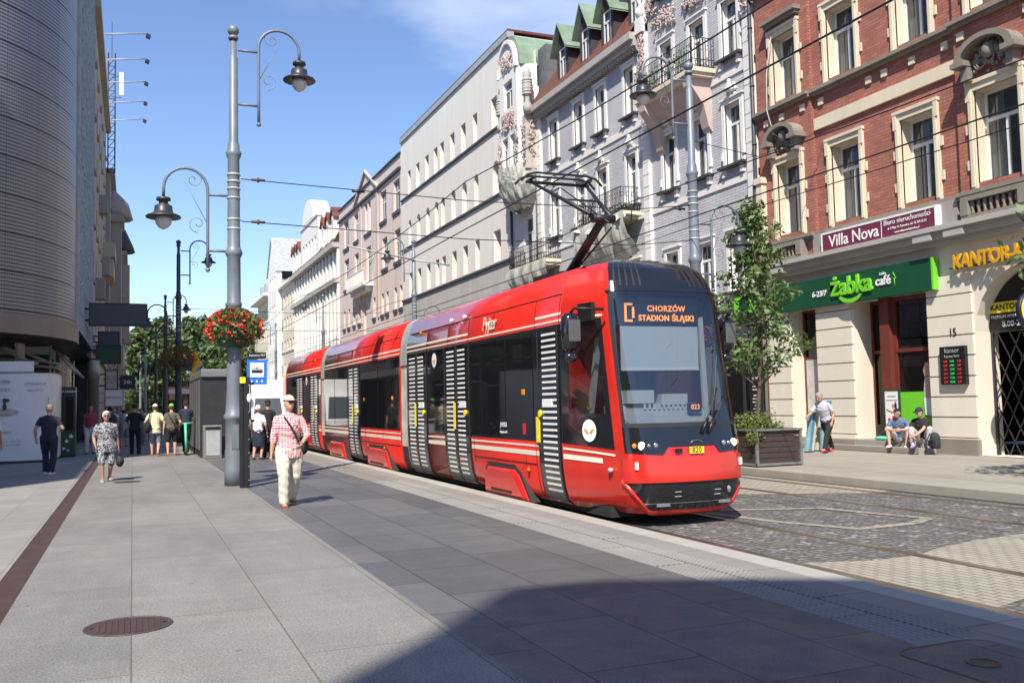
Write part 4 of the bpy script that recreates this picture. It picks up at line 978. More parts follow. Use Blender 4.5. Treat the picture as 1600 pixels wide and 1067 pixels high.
# beige building with rods
def left_house(name, X, y0, y1, zt, mat, label, nfl, ncol, w=1.0, z0=5.0):
    H_ = thing(name, (X, (y0 + y1) / 2, 0), label, 'building'); TT = TL(X); ops = []
    for f in range(nfl):
        a = z0 + f * (zt - z0 - .5) / nfl + .6; h = (zt - z0) / nfl * .55
        for c in range(ncol): u = y0 + (c + .5) * (y1 - y0) / ncol; ops.append((u - w / 2, u + w / 2, a, a + h))
    b = MB(); facade(b, TT, y0, y1, -.1, zt, ops, .3)
    b.face([(X, y0, -.1), (X - 14, y0, -.1), (X - 14, y0, zt), (X, y0, zt)]); b.face([(X, y1, -.1), (X - 14, y1, -.1), (X - 14, y1, zt), (X, y1, zt)]); b.face([(X, y0, zt), (X - 14, y0, zt), (X - 14, y1, zt), (X, y1, zt)])
    b.build('wall', m(mat), H_)
    for o in ops: window(H_, TT, RZL, *o, .2, cur=False)
    b = MB(); b.box(X, X + .35, y0, y1, zt - .5, zt); b.box(X, X + .2, y0, y1, z0 - .3, z0)
    for o in ops: b.box(X, X + .12, o[0] - .1, o[1] + .1, o[2] - .15, o[2])
    b.build('cornice', m(mat), H_); return H_
C1 = left_house('beige_office_block', -2.0, 53.05, 78, 23.7, 'left_beige', 'tall narrow looking beige block beyond the perforated building on the left', 6, 6)
for y, z, h in ((58, 8, 1.2), (63, 14, 1.1), (70, 11, 1.3)): b = MB(); b.box(-2, -1.5, y, y + 1.2, z, z + h); b.build('bay_box', m('left_stone'), C1)
b = MB(); b.box(-2.02, -1.2, 72, 77.5, 12.6, 13.6); b.box(-2.02, -1.3, 72.2, 77, 11.2, 12.4); b.build('yellow_box', m('ochre'), C1)
D1 = left_house('grey_left_tenement', -1.7, 78.05, 94.9, 20.5, 'left_stone', 'shaded stone tenement between the beige block and the ornate corner house on the left', 5, 5)
b = MB(); b.box(-1.75, -.9, 82, 86, 7, 17); b.box(-1.75, -.7, 81.6, 86.4, 17, 17.6); b.lathe([(2.2, 17.6), (1.8, 19.0), (.6, 20.2), (.2, 21)], (-2.2, 84, 0), 12); b.build('bay', m('left_stone'), D1)
E1 = left_house('ornate_left_corner_house', -.85, 95, 118, 16.6, 'left_stone', 'ornate stone corner house with dark roof standing forward at the far left row', 4, 7)
b = MB()
for z in (4.6, 8.3, 12.2, 16.3): b.box(-3.4, -.6, 94.75, 95.1, z, z + .4)
for x in (-3.2, -2.2, -1.1): b.box(x - .16, x + .16, 94.85, 95.05, 0, 16.4)
b.box(-.9, -.3, 96, 99, 8.3, 15.5); b.box(-.9, -.1, 95.8, 99.2, 8.0, 8.3)
b.build('stone_trim', m('left_beige'), E1)
for z in (5.6, 9.3, 13.2): window(E1, TF(95.0), 0, -2.9, -2.4, z, z + 2, -.05, cur=False); window(E1, TF(95.0), 0, -1.95, -1.4, z, z + 2, -.05, cur=False)
b = MB(); b.lathe([(2.4, 16.8), (2.2, 17.4), (1.5, 19.0), (.9, 19.3), (.9, 20.5), (.5, 21.3), (.05, 22.6)], (-2.2, 96.5, 0), 14); b.build('roof_turret', m('dormer_dark'), E1)
for i, (y, lab) in enumerate(((59, 'nearest and highest looking'), (63.4, 'second from the top'), (67.9, 'third, middle'), (72.4, 'fourth from the top'), (76.9, 'lowest and farthest'))):
    o = thing('billboard_lamp', (-2, y, 23.9), f'{lab} of the five thin floodlight arms sticking out from the left roofs', 'floodlight', 'floodlight arms on the left roof edge')
    b = MB(); b.tube([(-2, y, 23.9), (.75, y, 24.3)], .04, 6); b.tube([(-2, y, 23.5), (-1.4, y, 23.98)], .02, 5); b.build('arm', m('zinc'), o)
    b = MB(); b.obox((.8, y, 24.12), (.12, 0, -.05), (0, .15, 0), (.03, 0, .1)); b.build('lamp_head', m('black'), o)
o = thing('antenna_mast', (-1.6, 74, 20), 'lattice antenna mast with a white panel aerial behind the floodlight arms', 'antenna')
b = MB()
for dx in (-.25, .25): b.tube([(-1.6 + dx, 77.5, 20), (-1.6 + dx, 77.5, 29.5)], .05, 5)
for k in range(14): b.tube([(-1.85, 77.5, 20 + k * .65), (-1.35, 77.5, 20.65 + k * .65)], .03, 4); b.tube([(-1.35, 77.5, 20 + k * .65), (-1.85, 77.5, 20 + k * .65)], .03, 4)
b.tube([(-1.6, 77.5, 27.5), (-.9, 77.5, 27.8)], .03, 4); b.tube([(-1.6, 77.5, 26), (-.9, 77.5, 26)], .03, 4); b.tube([(-1.6, 77.5, 29), (-1.6, 77.5, 32)], .03, 4); b.build('mast', m('black_metal'), o)
b = MB(); b.box(-1.05, -.75, 77.4, 77.6, 26.2, 28.0); b.build('panel_aerial', m('white_paint'), o)
# projecting signs on the left
def psign(name, x0, x1, y, z0, z1, mat, lab, edge='black', txt=None, tm='white_paint', ts=.3):
    o = thing(name, ((x0 + x1) / 2, y, z0), lab, 'sign'); b = MB(); b.box(x0, x1, y - .12, y + .12, z0, z1); b.build('panel', m(mat), o)
    b = MB(); t = .06; b.box(x0 - t, x1 + t, y - .14, y + .14, z1, z1 + t); b.box(x0 - t, x1 + t, y - .14, y + .14, z0 - t, z0); b.box(x0 - t, x0, y - .14, y + .14, z0, z1); b.box(x1, x1 + t, y - .14, y + .14, z0, z1)
    b.tube([(-2.3, y, z1 - .2), (x0, y, z1 - .2)], .04, 6); b.tube([(-2.3, y, z0 + .2), (x0, y, z0 + .2)], .04, 6); b.build('frame', m(edge), o)
    if txt: text('lettering', txt, ts, m(tm), o, ((x0 + x1) / 2, y - .13, (z0 + z1) / 2), ROTF, .004)
    return o
M('slate_panel', (.055, .06, .07), .5, var=.08, bmp=0)
psign('projecting_sign', -1.75, .55, 45, 5.4, 6.3, 'slate_panel', 'large dark blank rectangular sign sticking out over the left pavement')
psign('projecting_sign', -1.7, -.62, 52.5, 4.05, 4.9, 'dark_green', 'small dark green projecting sign under the big dark one')
psign('projecting_sign', -1.65, -.7, 53.5, 5.0, 5.7, 'slate_panel', 'small slate box sign directly above the dark green sign')
psign('projecting_sign', -1.5, -.9, 62, 2.9, 4.0, 'curtain', 'pale upright sign with a green figure on the left shop fronts', txt='☺', tm='sign_green', ts=.5)
psign('projecting_sign', -.8, .1, 75, 3.2, 4.1, 'navy', 'small navy blue sign farther along the left shop fronts', txt='24h', ts=.4)
psign('projecting_sign', -1.6, -.6, 66, 1.9, 2.9, 'white_paint', 'pale framed sign with red letters over the far left pavement', 'zinc', txt='RESTAURACJA', tm='frame_brown', ts=.16)
# unseen casters behind and left of the camera, shaped for their ground shadows
S1 = thing('shadow_tenement', (-12, -12, 0), 'unseen shadow casting stone tenement behind the photographer on the left', 'building')
b = MB(); b.box(-30, -3.4, -50, -12.5, 0, 16); b.build('wall', m('left_beige'), S1)
b = MB(); a = [(-3.32, -7.6), (-4.4, -7.0), (-5.4, -6.55), (-6.25, -6.5), (-7.4, -7.8), (-8.3, -8.7), (-9.8, -10.4), (-9.8, -12.4), (-3.32, -12.4)]  # unseen tower, outline worked back from the foreground shadow edge
b.prism(a, lambda p, q, t: (p, q, t), 0, 20); b.build('shadow_tower', m('left_stone'), S1)
S2 = thing('shadow_block', (-15, 18, 0), 'unseen shadow casting beige block just outside the left edge', 'building')
b = MB(); b.box(-30, -10.4, 10.5, 23.5, 0, 20); b.box(-30, -10.41, 18.4, 23.49, 20, 26); b.build('wall', m('left_beige'), S2)  # unseen block, edges and heights set for the shade on the left pavement

# ================================================================ poles with lamps
def lantern(b1, b2, x, y, z):
    """z = top of the fitting"""
    b1.lathe([(r * .9, q * .72) for r, q in [(.03, .2), (.03, 0), (.15, -.02), (.16, -.1), (.1, -.12), (.1, -.2), (.19, -.26), (.2, -.4), (.22, -.46), (.37, -.54), (.39, -.58), (.38, -.6), (.15, -.57)]], (x, y, z), 18)
    b2.lathe([(r * .85, q * .72) for r, q in [(.18, -.57), (.2, -.65), (.175, -.78), (.11, -.88), (.02, -.93)]], (x, y, z), 14)
def arm(b, s, zb, zt, r=.032, x0=.52, span=.86):
    """s = side sign; straight tube at x0 that bends over into a half circle"""
    zc = zt - span / 2; c = x0 + span / 2
    pts = [(s * x0, 0, zb)] + [(s * x0, 0, zb + (zc - zb) * k / 3) for k in (1, 2, 3)]
    pts += [(s * (c - span / 2 * math.cos(R(a))), 0, zc + span / 2 * math.sin(R(a))) for a in range(15, 166, 15)] + [(s * (x0 + span), 0, zc), (s * (x0 + span), 0, zc - .18)]
    b.tube(pts, r, 8); b.ball((s * x0, 0, zb), .05, 8, 6)
    for z in (zb + .4, zc - .1): b.tube([(s * .1, 0, z), (s * x0, 0, z)], .028, 6)
    # scroll
    q = MB(); 
    sp = [(s * (x0 + .28 + (.19 - .012 * k) * math.cos(R(90 - s * 0 + k * 32))), 0, zc + .2 + (.19 - .012 * k) * math.sin(R(90 + k * 32))) for k in range(15)]
    sp2 = [(s * (x0 + .2 + (.19 - .012 * k) * math.cos(R(-90 + k * 32))), 0, zb + .95 + (.19 - .012 * k) * math.sin(R(-90 + k * 32))) for k in range(15)]
    b.tube(sp, .009, 4); b.tube(sp2, .009, 4); b.tube([(s * (x0 + .45), 0, zc + .15), (s * (x0 + .02), 0, zb + .98)], .009, 4)
    return (s * (x0 + span), zc - .2)
def flower_basket(name, x, y, z, lab, dark=False, sc=1.0):
    o = thing(name, (x, y, z - .4), lab, 'flower basket', 'red flower baskets round the lamp posts')
    b = MB(); b.lathe([(.3, -.35), (.42, -.1), (.45, .0), (.2, .0)], (x, y, z), 18); b.tube([(x - .1, y - .25, z), (x - .18, y - .1, z + .55)], .012, 4); b.tube([(x + .25, y - .1, z), (x + .1, y - .1, z + .5)], .012, 4); b.build('basket', m('dark_green'), o)
    for nm, mt, n, r0, s in (('foliage', 'leaf', 2600, .2, .032), ('blossom', 'petal', 900, .42, .024)):
        b = MB()
        for k in range(n):
            if nm == 'blossom' and k % 5 == 0: cl = None
            a = random.random() * 6.283; ph = random.gauss(.15, .55); rr = (r0 + (.58 - r0) * random.random() ** .5) * sc * (1 + .12 * math.sin(a * 5) + .08 * math.sin(a * 11))
            if nm == 'blossom':
                q_ = round(a * 4.5) / 4.5 + random.gauss(0, .07); a = q_; ph = round(ph * 4) / 4 + random.gauss(0, .09); rr = (.54 + .06 * math.sin(a * 7 + ph * 9)) * sc
            p = Vector((x + rr * math.cos(a) * max(.25, math.cos(ph)), y + rr * math.sin(a) * max(.25, math.cos(ph)), z + .1 + .42 * math.sin(ph) * sc - .1 * rr))
            d = Vector([random.gauss(0, 1) for _ in 'xyz']).normalized(); e = d.orthogonal().normalized(); f = d.cross(e); s_ = s * (.6 + .8 * random.random())
            b.face([p + e * s_, p + f * s_, p - e * s_, p - f * s_], False)
        b.build(nm, m(mt), o)
    return o
def pole(x, y, H, lab, group, arms, mat='pole_grey', base=True):
    o = thing('lamp_post', (x, y, 0), lab, 'lamp post', group)
    b = MB(); k = H / 9.72
    prof = [(.2, 0), (.2, .36), (.19, .4), (.19, .72), (.18, .75), (.18, 1.34), (.21, 1.37), (.215, 1.43), (.18, 1.48), (.165, 1.7), (.15, 2.0), (.145, 3.5), (.145, 3.68), (.16, 3.7), (.16, 3.76), (.14, 3.8), (.135, 4.72), (.16, 4.76), (.18, 4.82), (.15, 4.9), (.13, 4.95), (.12, 6.8), (.15, 6.88), (.165, 6.94), (.125, 7.0), (.12, 7.12), (.095, 7.18), (.09, 9.0), (.068, 9.02), (.065, 9.4)]
    b.lathe([(r, z * k) for r, z in prof], n=22); b.build('shaft', m(mat), o, local=True)
    b = MB(); b.lathe([(.1, 9.38 * k), (.11, 9.42 * k), (.09, 9.46 * k)], n=14); b.ball((0, 0, 9.58 * k), .12, 14, 10); b.build('finial', m(mat), o, local=True)
    b = MB(); b.box(-.07, .07, -.19, -.15, .75, 1.25)
    b.build('access_door', m(mat), o, local=True)
    for z in ((5.3, 5.5, 5.95, 6.15, 6.3, 6.45) if y < 60 else ()): b = MB(); b.lathe([(.13, z * k), (.145, z * k + .02), (.13, z * k + .05)], n=16); b.build('clamp_band', m('zinc'), o, local=True)
    for s, zb, zt in arms:
        b = MB(); lx, lz = arm(b, s, zb * k, zt * k); a_ = b.build('lamp_arm', m(mat), o, local=True)
        b1, b2 = MB(), MB(); lantern(b1, b2, lx, 0, lz); ln = b1.build('lamp_shade', m('lamp_dark'), a_, local=True); b2.build('lamp_glass', m('lamp_glass'), a_, local=True)
    return o
GL = 'lamp posts along the left side of the tracks'; GR = 'lamp posts along the right side of the tracks'
pole(1.95, 20, 9.72, 'tall grey lamp post with a red flower basket, nearest on the left', GL, [(-1, 4.45, 6.55), (1, 7.6, 9.7)])
pole(2.02, 47, 9.72, 'dark lamp post behind the tram shelter, second in the left line', GL, [(-1, 4.45, 6.55), (1, 7.6, 9.7)], 'pole_dark')
pole(2.1, 69, 9.6, 'distant thin lamp post, third in the left line, right of the dark blank sign', GL, [(-1, 4.45, 6.55), (1, 7.6, 9.7)], 'pole_dark')
pole(2.0, 92, 9.6, 'far lamp post, fourth in the left line', GL, [(-1, 4.45, 6.55), (1, 7.6, 9.7)], 'pole_dark')
pole(1.4, 118, 9.6, 'hazy far lamp post, fifth in the left line against the trees', GL, [(-1, 4.45, 6.55)], 'pole_grey')
pole(1.0, 138, 9, 'last hazy lamp post of the left line against the trees', GL, [(-1, 4.45, 6.55)], 'pole_grey')
pole(13.3, 20, 10.3, 'tall grey lamp post in front of the ornate grey house, nearest on the right', GR, [(-1, 7.75, 9.7), (1, 4.1, 6.2)])
pole(13.3, 45.5, 10.0, 'lamp post before the pink house, second in the right line behind the tram roof', GR, [(-1, 7.6, 9.7), (1, 4.3, 6.4)])
pole(13.3, 70, 10.0, 'far lamp post in front of the cream mansard house, third in the right line', GR, [(-1, 7.6, 9.7), (1, 4.3, 6.4)])
pole(13.3, 95, 10.0, 'far lamp post in front of the gabled house, fourth in the right line', GR, [(-1, 7.6, 9.7)])
flower_basket('flower_basket', 1.95, 20, 3.2, 'full basket of red geraniums round the nearest left lamp post')
flower_basket('flower_basket', 2.0, 47, 3.9, 'darker basket of red flowers round the second left lamp post', sc=1.5)
flower_basket('flower_basket', 13.3, 20, 3.2, 'basket of red flowers on the right lamp post, half hidden by the young tree')

# ================================================================ overhead wires
def wire(pts, r, lab, name='overhead_wire', g='overhead tram wires', mat='wire'):
    b = MB(); b.tube(pts, r, 5, cap=False); return tag(b.build(name, m(mat)), lab, 'wire', g)
def cat_(x, z, sag, lab, r=.012, y0=-25):
    pts = []; 
    for k in range(0, 60):
        y = y0 + k * 3; t = ((y - 20) % 25) / 25; pts.append((x, y, z - sag * 4 * t * (1 - t)))
    return wire(pts, r, lab)
cat_(7.13, 5.6, .02, 'contact wire just above the tram pantograph', .014); cat_(7.13, 6.7, .35, 'carrying wire above the contact wire of the near track', .012)
cat_(11.5, 5.6, .02, 'contact wire over the empty far track', .014); cat_(11.5, 6.5, .3, 'carrying wire above the contact wire of the far track', .012)
cat_(13.05, 5.9, .1, 'feeder wire running along the right hand lamp posts', .01)
for y, z in ((20, 6.4), (20, 5.5), (47, 6.4), (47, 5.5), (69, 6.3), (92, 6.3)):
    n = 'upper' if z > 6 else 'lower'; wire([(2.1, y, z), (7.13, y, z - .15), (11.5, y, z - .1), (13.2, y, z + .1)], .011, f'{n} cross wire spanning the street between the lamp posts {"nearest the camera" if y == 20 else "at the second pair" if y == 47 else "at the third pair" if y == 69 else "at the fourth pair"}', 'cross_wire', 'cross wires between lamp posts')
wire([(13.3, 20, 8.2), (16, 20.8, 8.2), (19.4, 22, 9.6)], .01, 'stay wire from the right lamp post to the red brick house', 'stay_wire')
wire([(19.35, 24.2, 13.5), (19.0, 24.1, 12.0), (18.95, 24.1, 10.8), (19.1, 24.0, 10.0), (19.2, 23.95, 9.95)], .02, 'loose pale cable hanging down the red brick front beside the left windows', 'hanging_cable', None, 'curtain')
for (x, y, z) in ((2.45, 20, 6.4), (2.45, 20, 5.5), (12.9, 20, 6.4), (4.6, 20, 6.3)):
    b = MB(); b.tube([(x - .14, y, z), (x + .14, y, z)], .03, 8); b.lathe([(.05, -.02), (.06, 0), (.05, .02)], (x, y, z), 8, ax=0)
    tag(b.build('insulator', m('bark' if x == 2.45 else 'black')), ('brown' if x == 2.45 else 'dark') + (' insulator where a cross wire meets the nearest left lamp post' if x == 2.45 else ' insulator where the cross wire meets the right lamp post' if x > 10 else ' splice out on the upper cross wire near the left lamp post'), 'insulator', 'insulators on the cross wires')
o = thing('bracket_arm', (13.3, 45.5, 7.0), 'cantilever bracket holding the wires at the second right lamp post', 'bracket')
b = MB(); b.tube([(13.3, 45.4, 8.9), (9.8, 45.4, 9.5)], .04, 6); b.tube([(13.3, 45.4, 8.9), (15.2, 45.4, 8.7)], .04, 6); b.tube([(11.3, 45.4, 9.3), (11.0, 45.4, 8.6)], .03, 6); b.build('arm', m('zinc'), o)

# ================================================================ trees
def tree(name, x, y, h, crown_z, rx, rz, nleaf, s, lab, leaf='leaf', group=None, trunk_r=.1, clumps=14, seed=1, gap=.0, shape=0):
    r = random.Random(seed); o = thing(name, (x, y, 0), lab, 'tree', group)
    b = MB(); pts = [(x, y, 0)]; px, py = x, y
    for k in range(1, 7): px += r.gauss(0, .03) * h / 5; py += r.gauss(0, .03) * h / 5; pts.append((px, py, h * .82 * k / 6))
    b.tube(pts, [trunk_r * (1 - .8 * k / 6) for k in range(7)], 8); cs = []
    for k in range(clumps):
        t = (k + .5) / clumps; a = k * 2.4 + r.random(); z = crown_z + (h - crown_z) * t
        wd = (1 - abs(2 * t - .75) ** 1.6 * .75) if shape == 0 else (1 - t) ** .75 + .12
        rr = rx * wd * (.35 + .6 * r.random()); c = Vector((x + rr * math.cos(a), y + rr * math.sin(a), z)); cs.append((c, rx * (.30 + .28 * r.random()) * (.6 + .5 * wd), rz * (.5 + .5 * r.random())))
        i0 = min(5, max(1, int((z - .6 * rr) / (h * .82) * 6))); q = Vector(pts[i0]); md = (q + c) / 2 + Vector((0, 0, -.1 * rr)); b.tube([q, md, c], [trunk_r * .35, trunk_r * .2, trunk_r * .08], 5)
    b.build('trunk', m('bark'), o); b = MB()
    for k in range(nleaf):
        c, cr, cz = cs[r.randrange(len(cs))]; d = Vector([r.gauss(0, 1) for _ in 'xyz']).normalized(); q = r.random() ** .45
        p = c + Vector((d.x * cr * q, d.y * cr * q, d.z * cz * q)); nrm = (d * .6 + Vector([r.gauss(0, .6) for _ in 'xyz']) + Vector((0, 0, .5))).normalized(); e = nrm.orthogonal().normalized(); f = nrm.cross(e); a = r.random() * 6.28
        e, f = e * math.cos(a) + f * math.sin(a), f * math.cos(a) - e * math.sin(a); ss = s * (.6 + .8 * r.random())
        b.face([p - e * ss, p + f * ss * .45, p + e * ss, p - f * ss * .45], False)
    b.build('crown', m(leaf), o); return o
tree('young_street_tree', 15.2, 20.2, 6.6, 2.3, 1.15, .42, 4200, .08, 'slender young tree growing behind the wooden planter beside the tram front', clumps=34, seed=5, trunk_r=.07, shape=1)
tree('street_tree', 15.1, 10.4, 5.4, 2.6, 1.5, .45, 2600, .09, 'street tree just beyond the right edge, only its branch tips and shadow in view', clumps=20, seed=8, trunk_r=.08)
for i, (x, y, h, rx) in enumerate(((-6, 172, 16, 6), (1.5, 165, 15.5, 5.5), (9, 170, 16.5, 6), (16, 166, 16, 6), (24, 175, 17, 6), (5, 185, 18, 6), (13, 190, 18.5, 7), (-14, 180, 17, 7))):
    lab = ('broad leafy tree at the end of the street, ' + ['far left', 'left of the shelter roof', 'centre left', 'behind the shelter roof', 'behind the nearest lamp post', 'back row left', 'back row right', 'hidden left'][i])
    tree('park_tree', x, y, h, 2.0, rx, 2.4, 5200, .5, lab, 'leaf_far' if i % 2 else 'leaf_dark' if i == 0 else 'leaf_far', 'trees closing the far end of the street', .35, 26, 30 + i)
b = MB()
r = random.Random(4)
for k in range(14000):
    x = -60 + 150 * r.random(); z = 13 * r.random() ** .8 * (1 + .25 * math.sin(x * .4)) ; y = 205 + 8 * r.random() - z * .2; p = Vector((x, y, z)); e = Vector([r.gauss(0, .6) for _ in 'xyz']); f = Vector([r.gauss(0, .6) for _ in 'xyz']); b.face([p - e, p + f * .6, p + e, p - f * .6], False)
tag(b.build('far_wood', m('leaf_far'), loc=(15, 205, 0)), 'mass of far greenery behind the street end trees', 'trees', kind='stuff')
# ================================================================ tram
XC = 7.13
M('tram_red', (.58, .022, .013), .24, var=.16, sc=1.6, bmp=0, coat=.5); M('tram_black', (.012, .013, .016), .12, var=.2, bmp=0, coat=.6); M('cream_stripe', (.78, .72, .58), .35, var=.05, bmp=0)
mat_glass('tram_glass', (.010, .011, .013), 0, .03); mat_glass('windscreen_glass', (.01, .012, .014), .58, .01); _MC['windscreen_glass'].node_tree.nodes['Principled BSDF'].inputs['IOR'].default_value = 2.3; mat_glass('cab_glass', (.01, .012, .014), .5, .01)
M('rubber', (.02, .02, .02), .8); M('bellows', (.33, .31, .28), .6, 0, .35, 2); M('door_grey', (.10, .095, .09), .35, var=.3, sc=2); M('cab_grey', (.40, .42, .43), .6, var=.1); M('cab_light', (.62, .64, .66), .6, var=.06); M('seam', (.05, .008, .006), .7, bmp=0)
M('headlamp', (1.0, .85, .55), emit=2.2); M('amber', (.8, .25, .02), .3, bmp=0); M('chrome', (.6, .6, .6), .2, .9, bmp=0); M('shade_panel', (.66, .71, .78), .7, var=.04, bmp=0)
PR = [(.03, 1.0), (.12, 1.09), (.3, 1.145), (.6, 1.185), (.95, 1.2), (2.72, 1.2), (2.86, 1.195), (3.08, 1.17), (3.3, 1.11), (3.48, 1.02), (3.6, .86), (3.66, .62), (3.69, .3), (3.7, .0)]
def lerp(tab, v):
    if v <= tab[0][0]: return tab[0][1]
    for (a, p), (c, q) in zip(tab, tab[1:]):
        if v <= c: return p + (q - p) * (v - a) / (c - a)
    return tab[-1][1]
def W(z): return lerp(PR, z)
TM = thing('articulated_tram', (XC, 10.9, -.15), 'long red and black three section tram with raised pantograph standing at the platform', 'tram')
def section(name, y0, y1, mat='tram_red', inset=0, parent=None, zs=None):
    b = MB(); prof = [(-w + inset, z) for z, w in PR] + [(w - inset, z) for z, w in reversed(PR[:-1])]
    b.prism([(x, z) for x, z in prof], lambda p, q, t: (XC + p, t, q), y0, y1); 
    for i in range(len(b.s)): b.s[i] = len(b.f[i]) == 4
    return b.build(name, m(mat), parent or TM)
def sstrip(b, y0, y1, z0, z1, off, side=-1, n=None, t=.02):
    """panel following the body side"""
    zs = sorted({z0, z1, *[z for z, w in PR if z0 < z < z1]})
    for a, c in zip(zs, zs[1:]):
        for y in (0,):
            p = [(XC + side * (W(a) + off), y0, a), (XC + side * (W(a) + off), y1, a), (XC + side * (W(c) + off), y1, c), (XC + side * (W(c) + off), y0, c)]
            b.face(p, True)
            q = [(XC + side * (W(a) - t), y0, a), (XC + side * (W(c) - t), y0, c)]
            b.face([p[0], p[3], q[1], q[0]], False)
            q = [(XC + side * (W(a) - t), y1, a), (XC + side * (W(c) - t), y1, c)]; b.face([p[1], p[2], q[1], q[0]], False)
    for z in (z0, z1): b.face([(XC + side * (W(z) + off), y0, z), (XC + side * (W(z) + off), y1, z), (XC + side * (W(z) - t), y1, z), (XC + side * (W(z) - t), y0, z)], False)
S1 = section('front_section', 12.56, 21.0); S2 = section('middle_section', 21.62, 31.1); S3 = section('rear_section', 31.72, 39.3)
# tail (simple rounded end)
b = MB(); rings = []
for k in range(7):
    t = k / 6; y = 39.3 + 1.3 * math.sin(t * math.pi / 2); q = .25 + .75 * math.cos(t * math.pi / 2) ** .7
    rings.append([(XC + x * (.35 + .65 * q), y, z * (.9 + .1 * q)) for x, z in [(-w, z) for z, w in PR] + [(w, z) for z, w in reversed(PR[:-1])]])
b.ring(rings); b.build('rear_cab', m('tram_red'), S3)
b = MB(); b.box(XC - .95, XC + .95, 11.6, 39.6, -.05, .1)
for y in (14.9, 17.9, 24, 28.9, 34, 37.5):
    for s in (-1, 1): b.lathe([(.3, -.06), (.3, .06)], (XC + s * .72, y, .15), 18, ax=0)
b.build('underframe', m('rubber'), TM)
for y0, y1 in ((21.0, 21.62), (31.1, 31.72)):
    b = MB(); rings = []; n = 13
    for k in range(n + 1):
        y = y0 + (y1 - y0) * k / n; i = .02 + (.035 if k % 2 else 0)
        rings.append([(XC + (x + i if x < 0 else x - i), y, z - (.03 if z > 3 else 0)) for x, z in [(-w, z) for z, w in PR] + [(w, z) for z, w in reversed(PR[:-1])]])
    b.ring(rings, sm=False); g = b.build('gangway_bellows', m('bellows'), TM)
    for side in (-1, 1):
        b = MB(); sstrip(b, y0 + .06, y1 - .06, 2.5, 3.66, .0, side); b.build('joint_cover', m('zinc'), g)
        b = MB(); sstrip(b, y0 + .1, y1 - .1, .04, .6, .0, side); b.build('joint_skirt', m('rubber'), g)
# window bands, stripes, seams
def parts_on(S, y0, y1, doors, wins, side=-1):
    """doors = [(y0,y1,leaves)], wins = [(y0,y1)]"""
    tot = sorted([(a, c) for a, c, _ in doors])
    b = MB(); sstrip(b, y0, y1, .965, 2.745, .004, side, t=.0); bd = b.build('window_band', m('tram_black'), S)
    for a, c in wins:
        b = MB(); sstrip(b, a + .02, c - .02, 1.02, 2.68, .012, side, t=.0); b.build('side_window', m('tram_glass'), S)
    # stripes broken by the doors
    gaps = []; s = y0
    for a, c in tot: gaps.append((s, a - .03)); s = c + .03
    gaps.append((s, y1)); b = MB()
    for a, c in gaps:
        if c - a < .1: continue
        sstrip(b, a, c, .875, .905, .006, side, t=0); sstrip(b, a, c, .735, .81, .006, side, t=0)
    sstrip(b, y0, y1, 2.785, 2.815, .006, side, t=0)
    if S is S1: sstrip(b, 12.56, 13.5, 2.88, 2.92, .006, side, t=0); sstrip(b, 16.7, y1, 2.88, 2.92, .006, side, t=0)
    else: sstrip(b, y0, y1, 2.88, 2.92, .006, side, t=0)
    b.build('cream_stripe', m('cream_stripe'), S)
    for a, c, nl in doors:
        d = MB(); sstrip(d, a, c, .05, 2.74, .018, side); D = d.build('door', m('tram_black'), S)
        g = MB(); sstrip(g, a + .03, c - .03, .07, .62, .022, side, t=0); g.build('door_foot_panel', m('door_grey'), D)
        L = (c - a) / nl
        for k in range(nl):
            b = MB(); ya, yb = a + L * k, a + L * (k + 1); g0, g1 = (ya + .10, yb - .2) if nl == 1 else ((ya + .26, yb - .10) if k == 0 else (ya + .15, yb - .18))
            z = .22
            while z < 2.68: sstrip(b, g0, g1, z, z + .034, .026, side, t=0); z += .0915
            b.build('door_bars', m('white_paint'), D)
            e = MB(); sstrip(e, ya + .02, ya + .04, .07, 2.7, .027, side, t=0); sstrip(e, yb - .04, yb - .02, .07, 2.7, .027, side, t=0); e.build('door_edge', m('rubber'), D)
        if side < 0:
            e = MB(); sstrip(e, (a + c) / 2 + .06, (a + c) / 2 + .17, 1.08, 1.6, .03, side, t=0) if nl == 2 else sstrip(e, c - .07, c + .06, .95, 1.35, .03, side, t=0); e.build('yellow_label', m('yellow'), D)
            e = MB(); yb = a + .22 if nl == 2 else c - .12; e.lathe([(.055, 0), (.055, .03), (.03, .045)], (XC - 1.25, yb, 1.4), 12, ax=0); e.build('door_button', m('yellow'), D)
            e = MB(); sstrip(e, a + .3 * L, a + .75 * L, 1.5, 1.62, .032, side, t=0); e.build('white_notice', m('white_paint'), D)
def seams(S, ys, zs, side=-1):
    b = MB()
    for y, z0, z1 in ys: sstrip(b, y - .006, y + .006, z0, z1, .008, side, t=0)
    for z, y0, y1 in zs: sstrip(b, y0, y1, z - .006, z + .006, .008, side, t=0)
    b.build('panel_seam', m('seam'), S)
d1 = [(12.62, 13.42, 1), (16.62, 18.15, 2), (19.38, 20.9, 2)]; w1 = [(13.6, 14.75), (14.8, 16.55), (18.25, 19.3)]
d2 = [(25.85, 27.35, 2)]; w2 = [(21.8, 23.7), (23.75, 25.75), (27.45, 29.3), (29.35, 31.0)]
d3 = [(32.2, 33.7, 2), (35.2, 36.7, 2)]; w3 = [(33.8, 35.1), (36.8, 39.2)]
for side in (-1, 1):
    parts_on(S1, 12.56, 20.98, d1 if side < 0 else [], w1 if side < 0 else [(13, 16), (16.1, 20.8)], side)
    parts_on(S2, 21.64, 31.08, d2 if side < 0 else [], w2, side); parts_on(S3, 31.74, 39.28, d3 if side < 0 else [], w3, side)
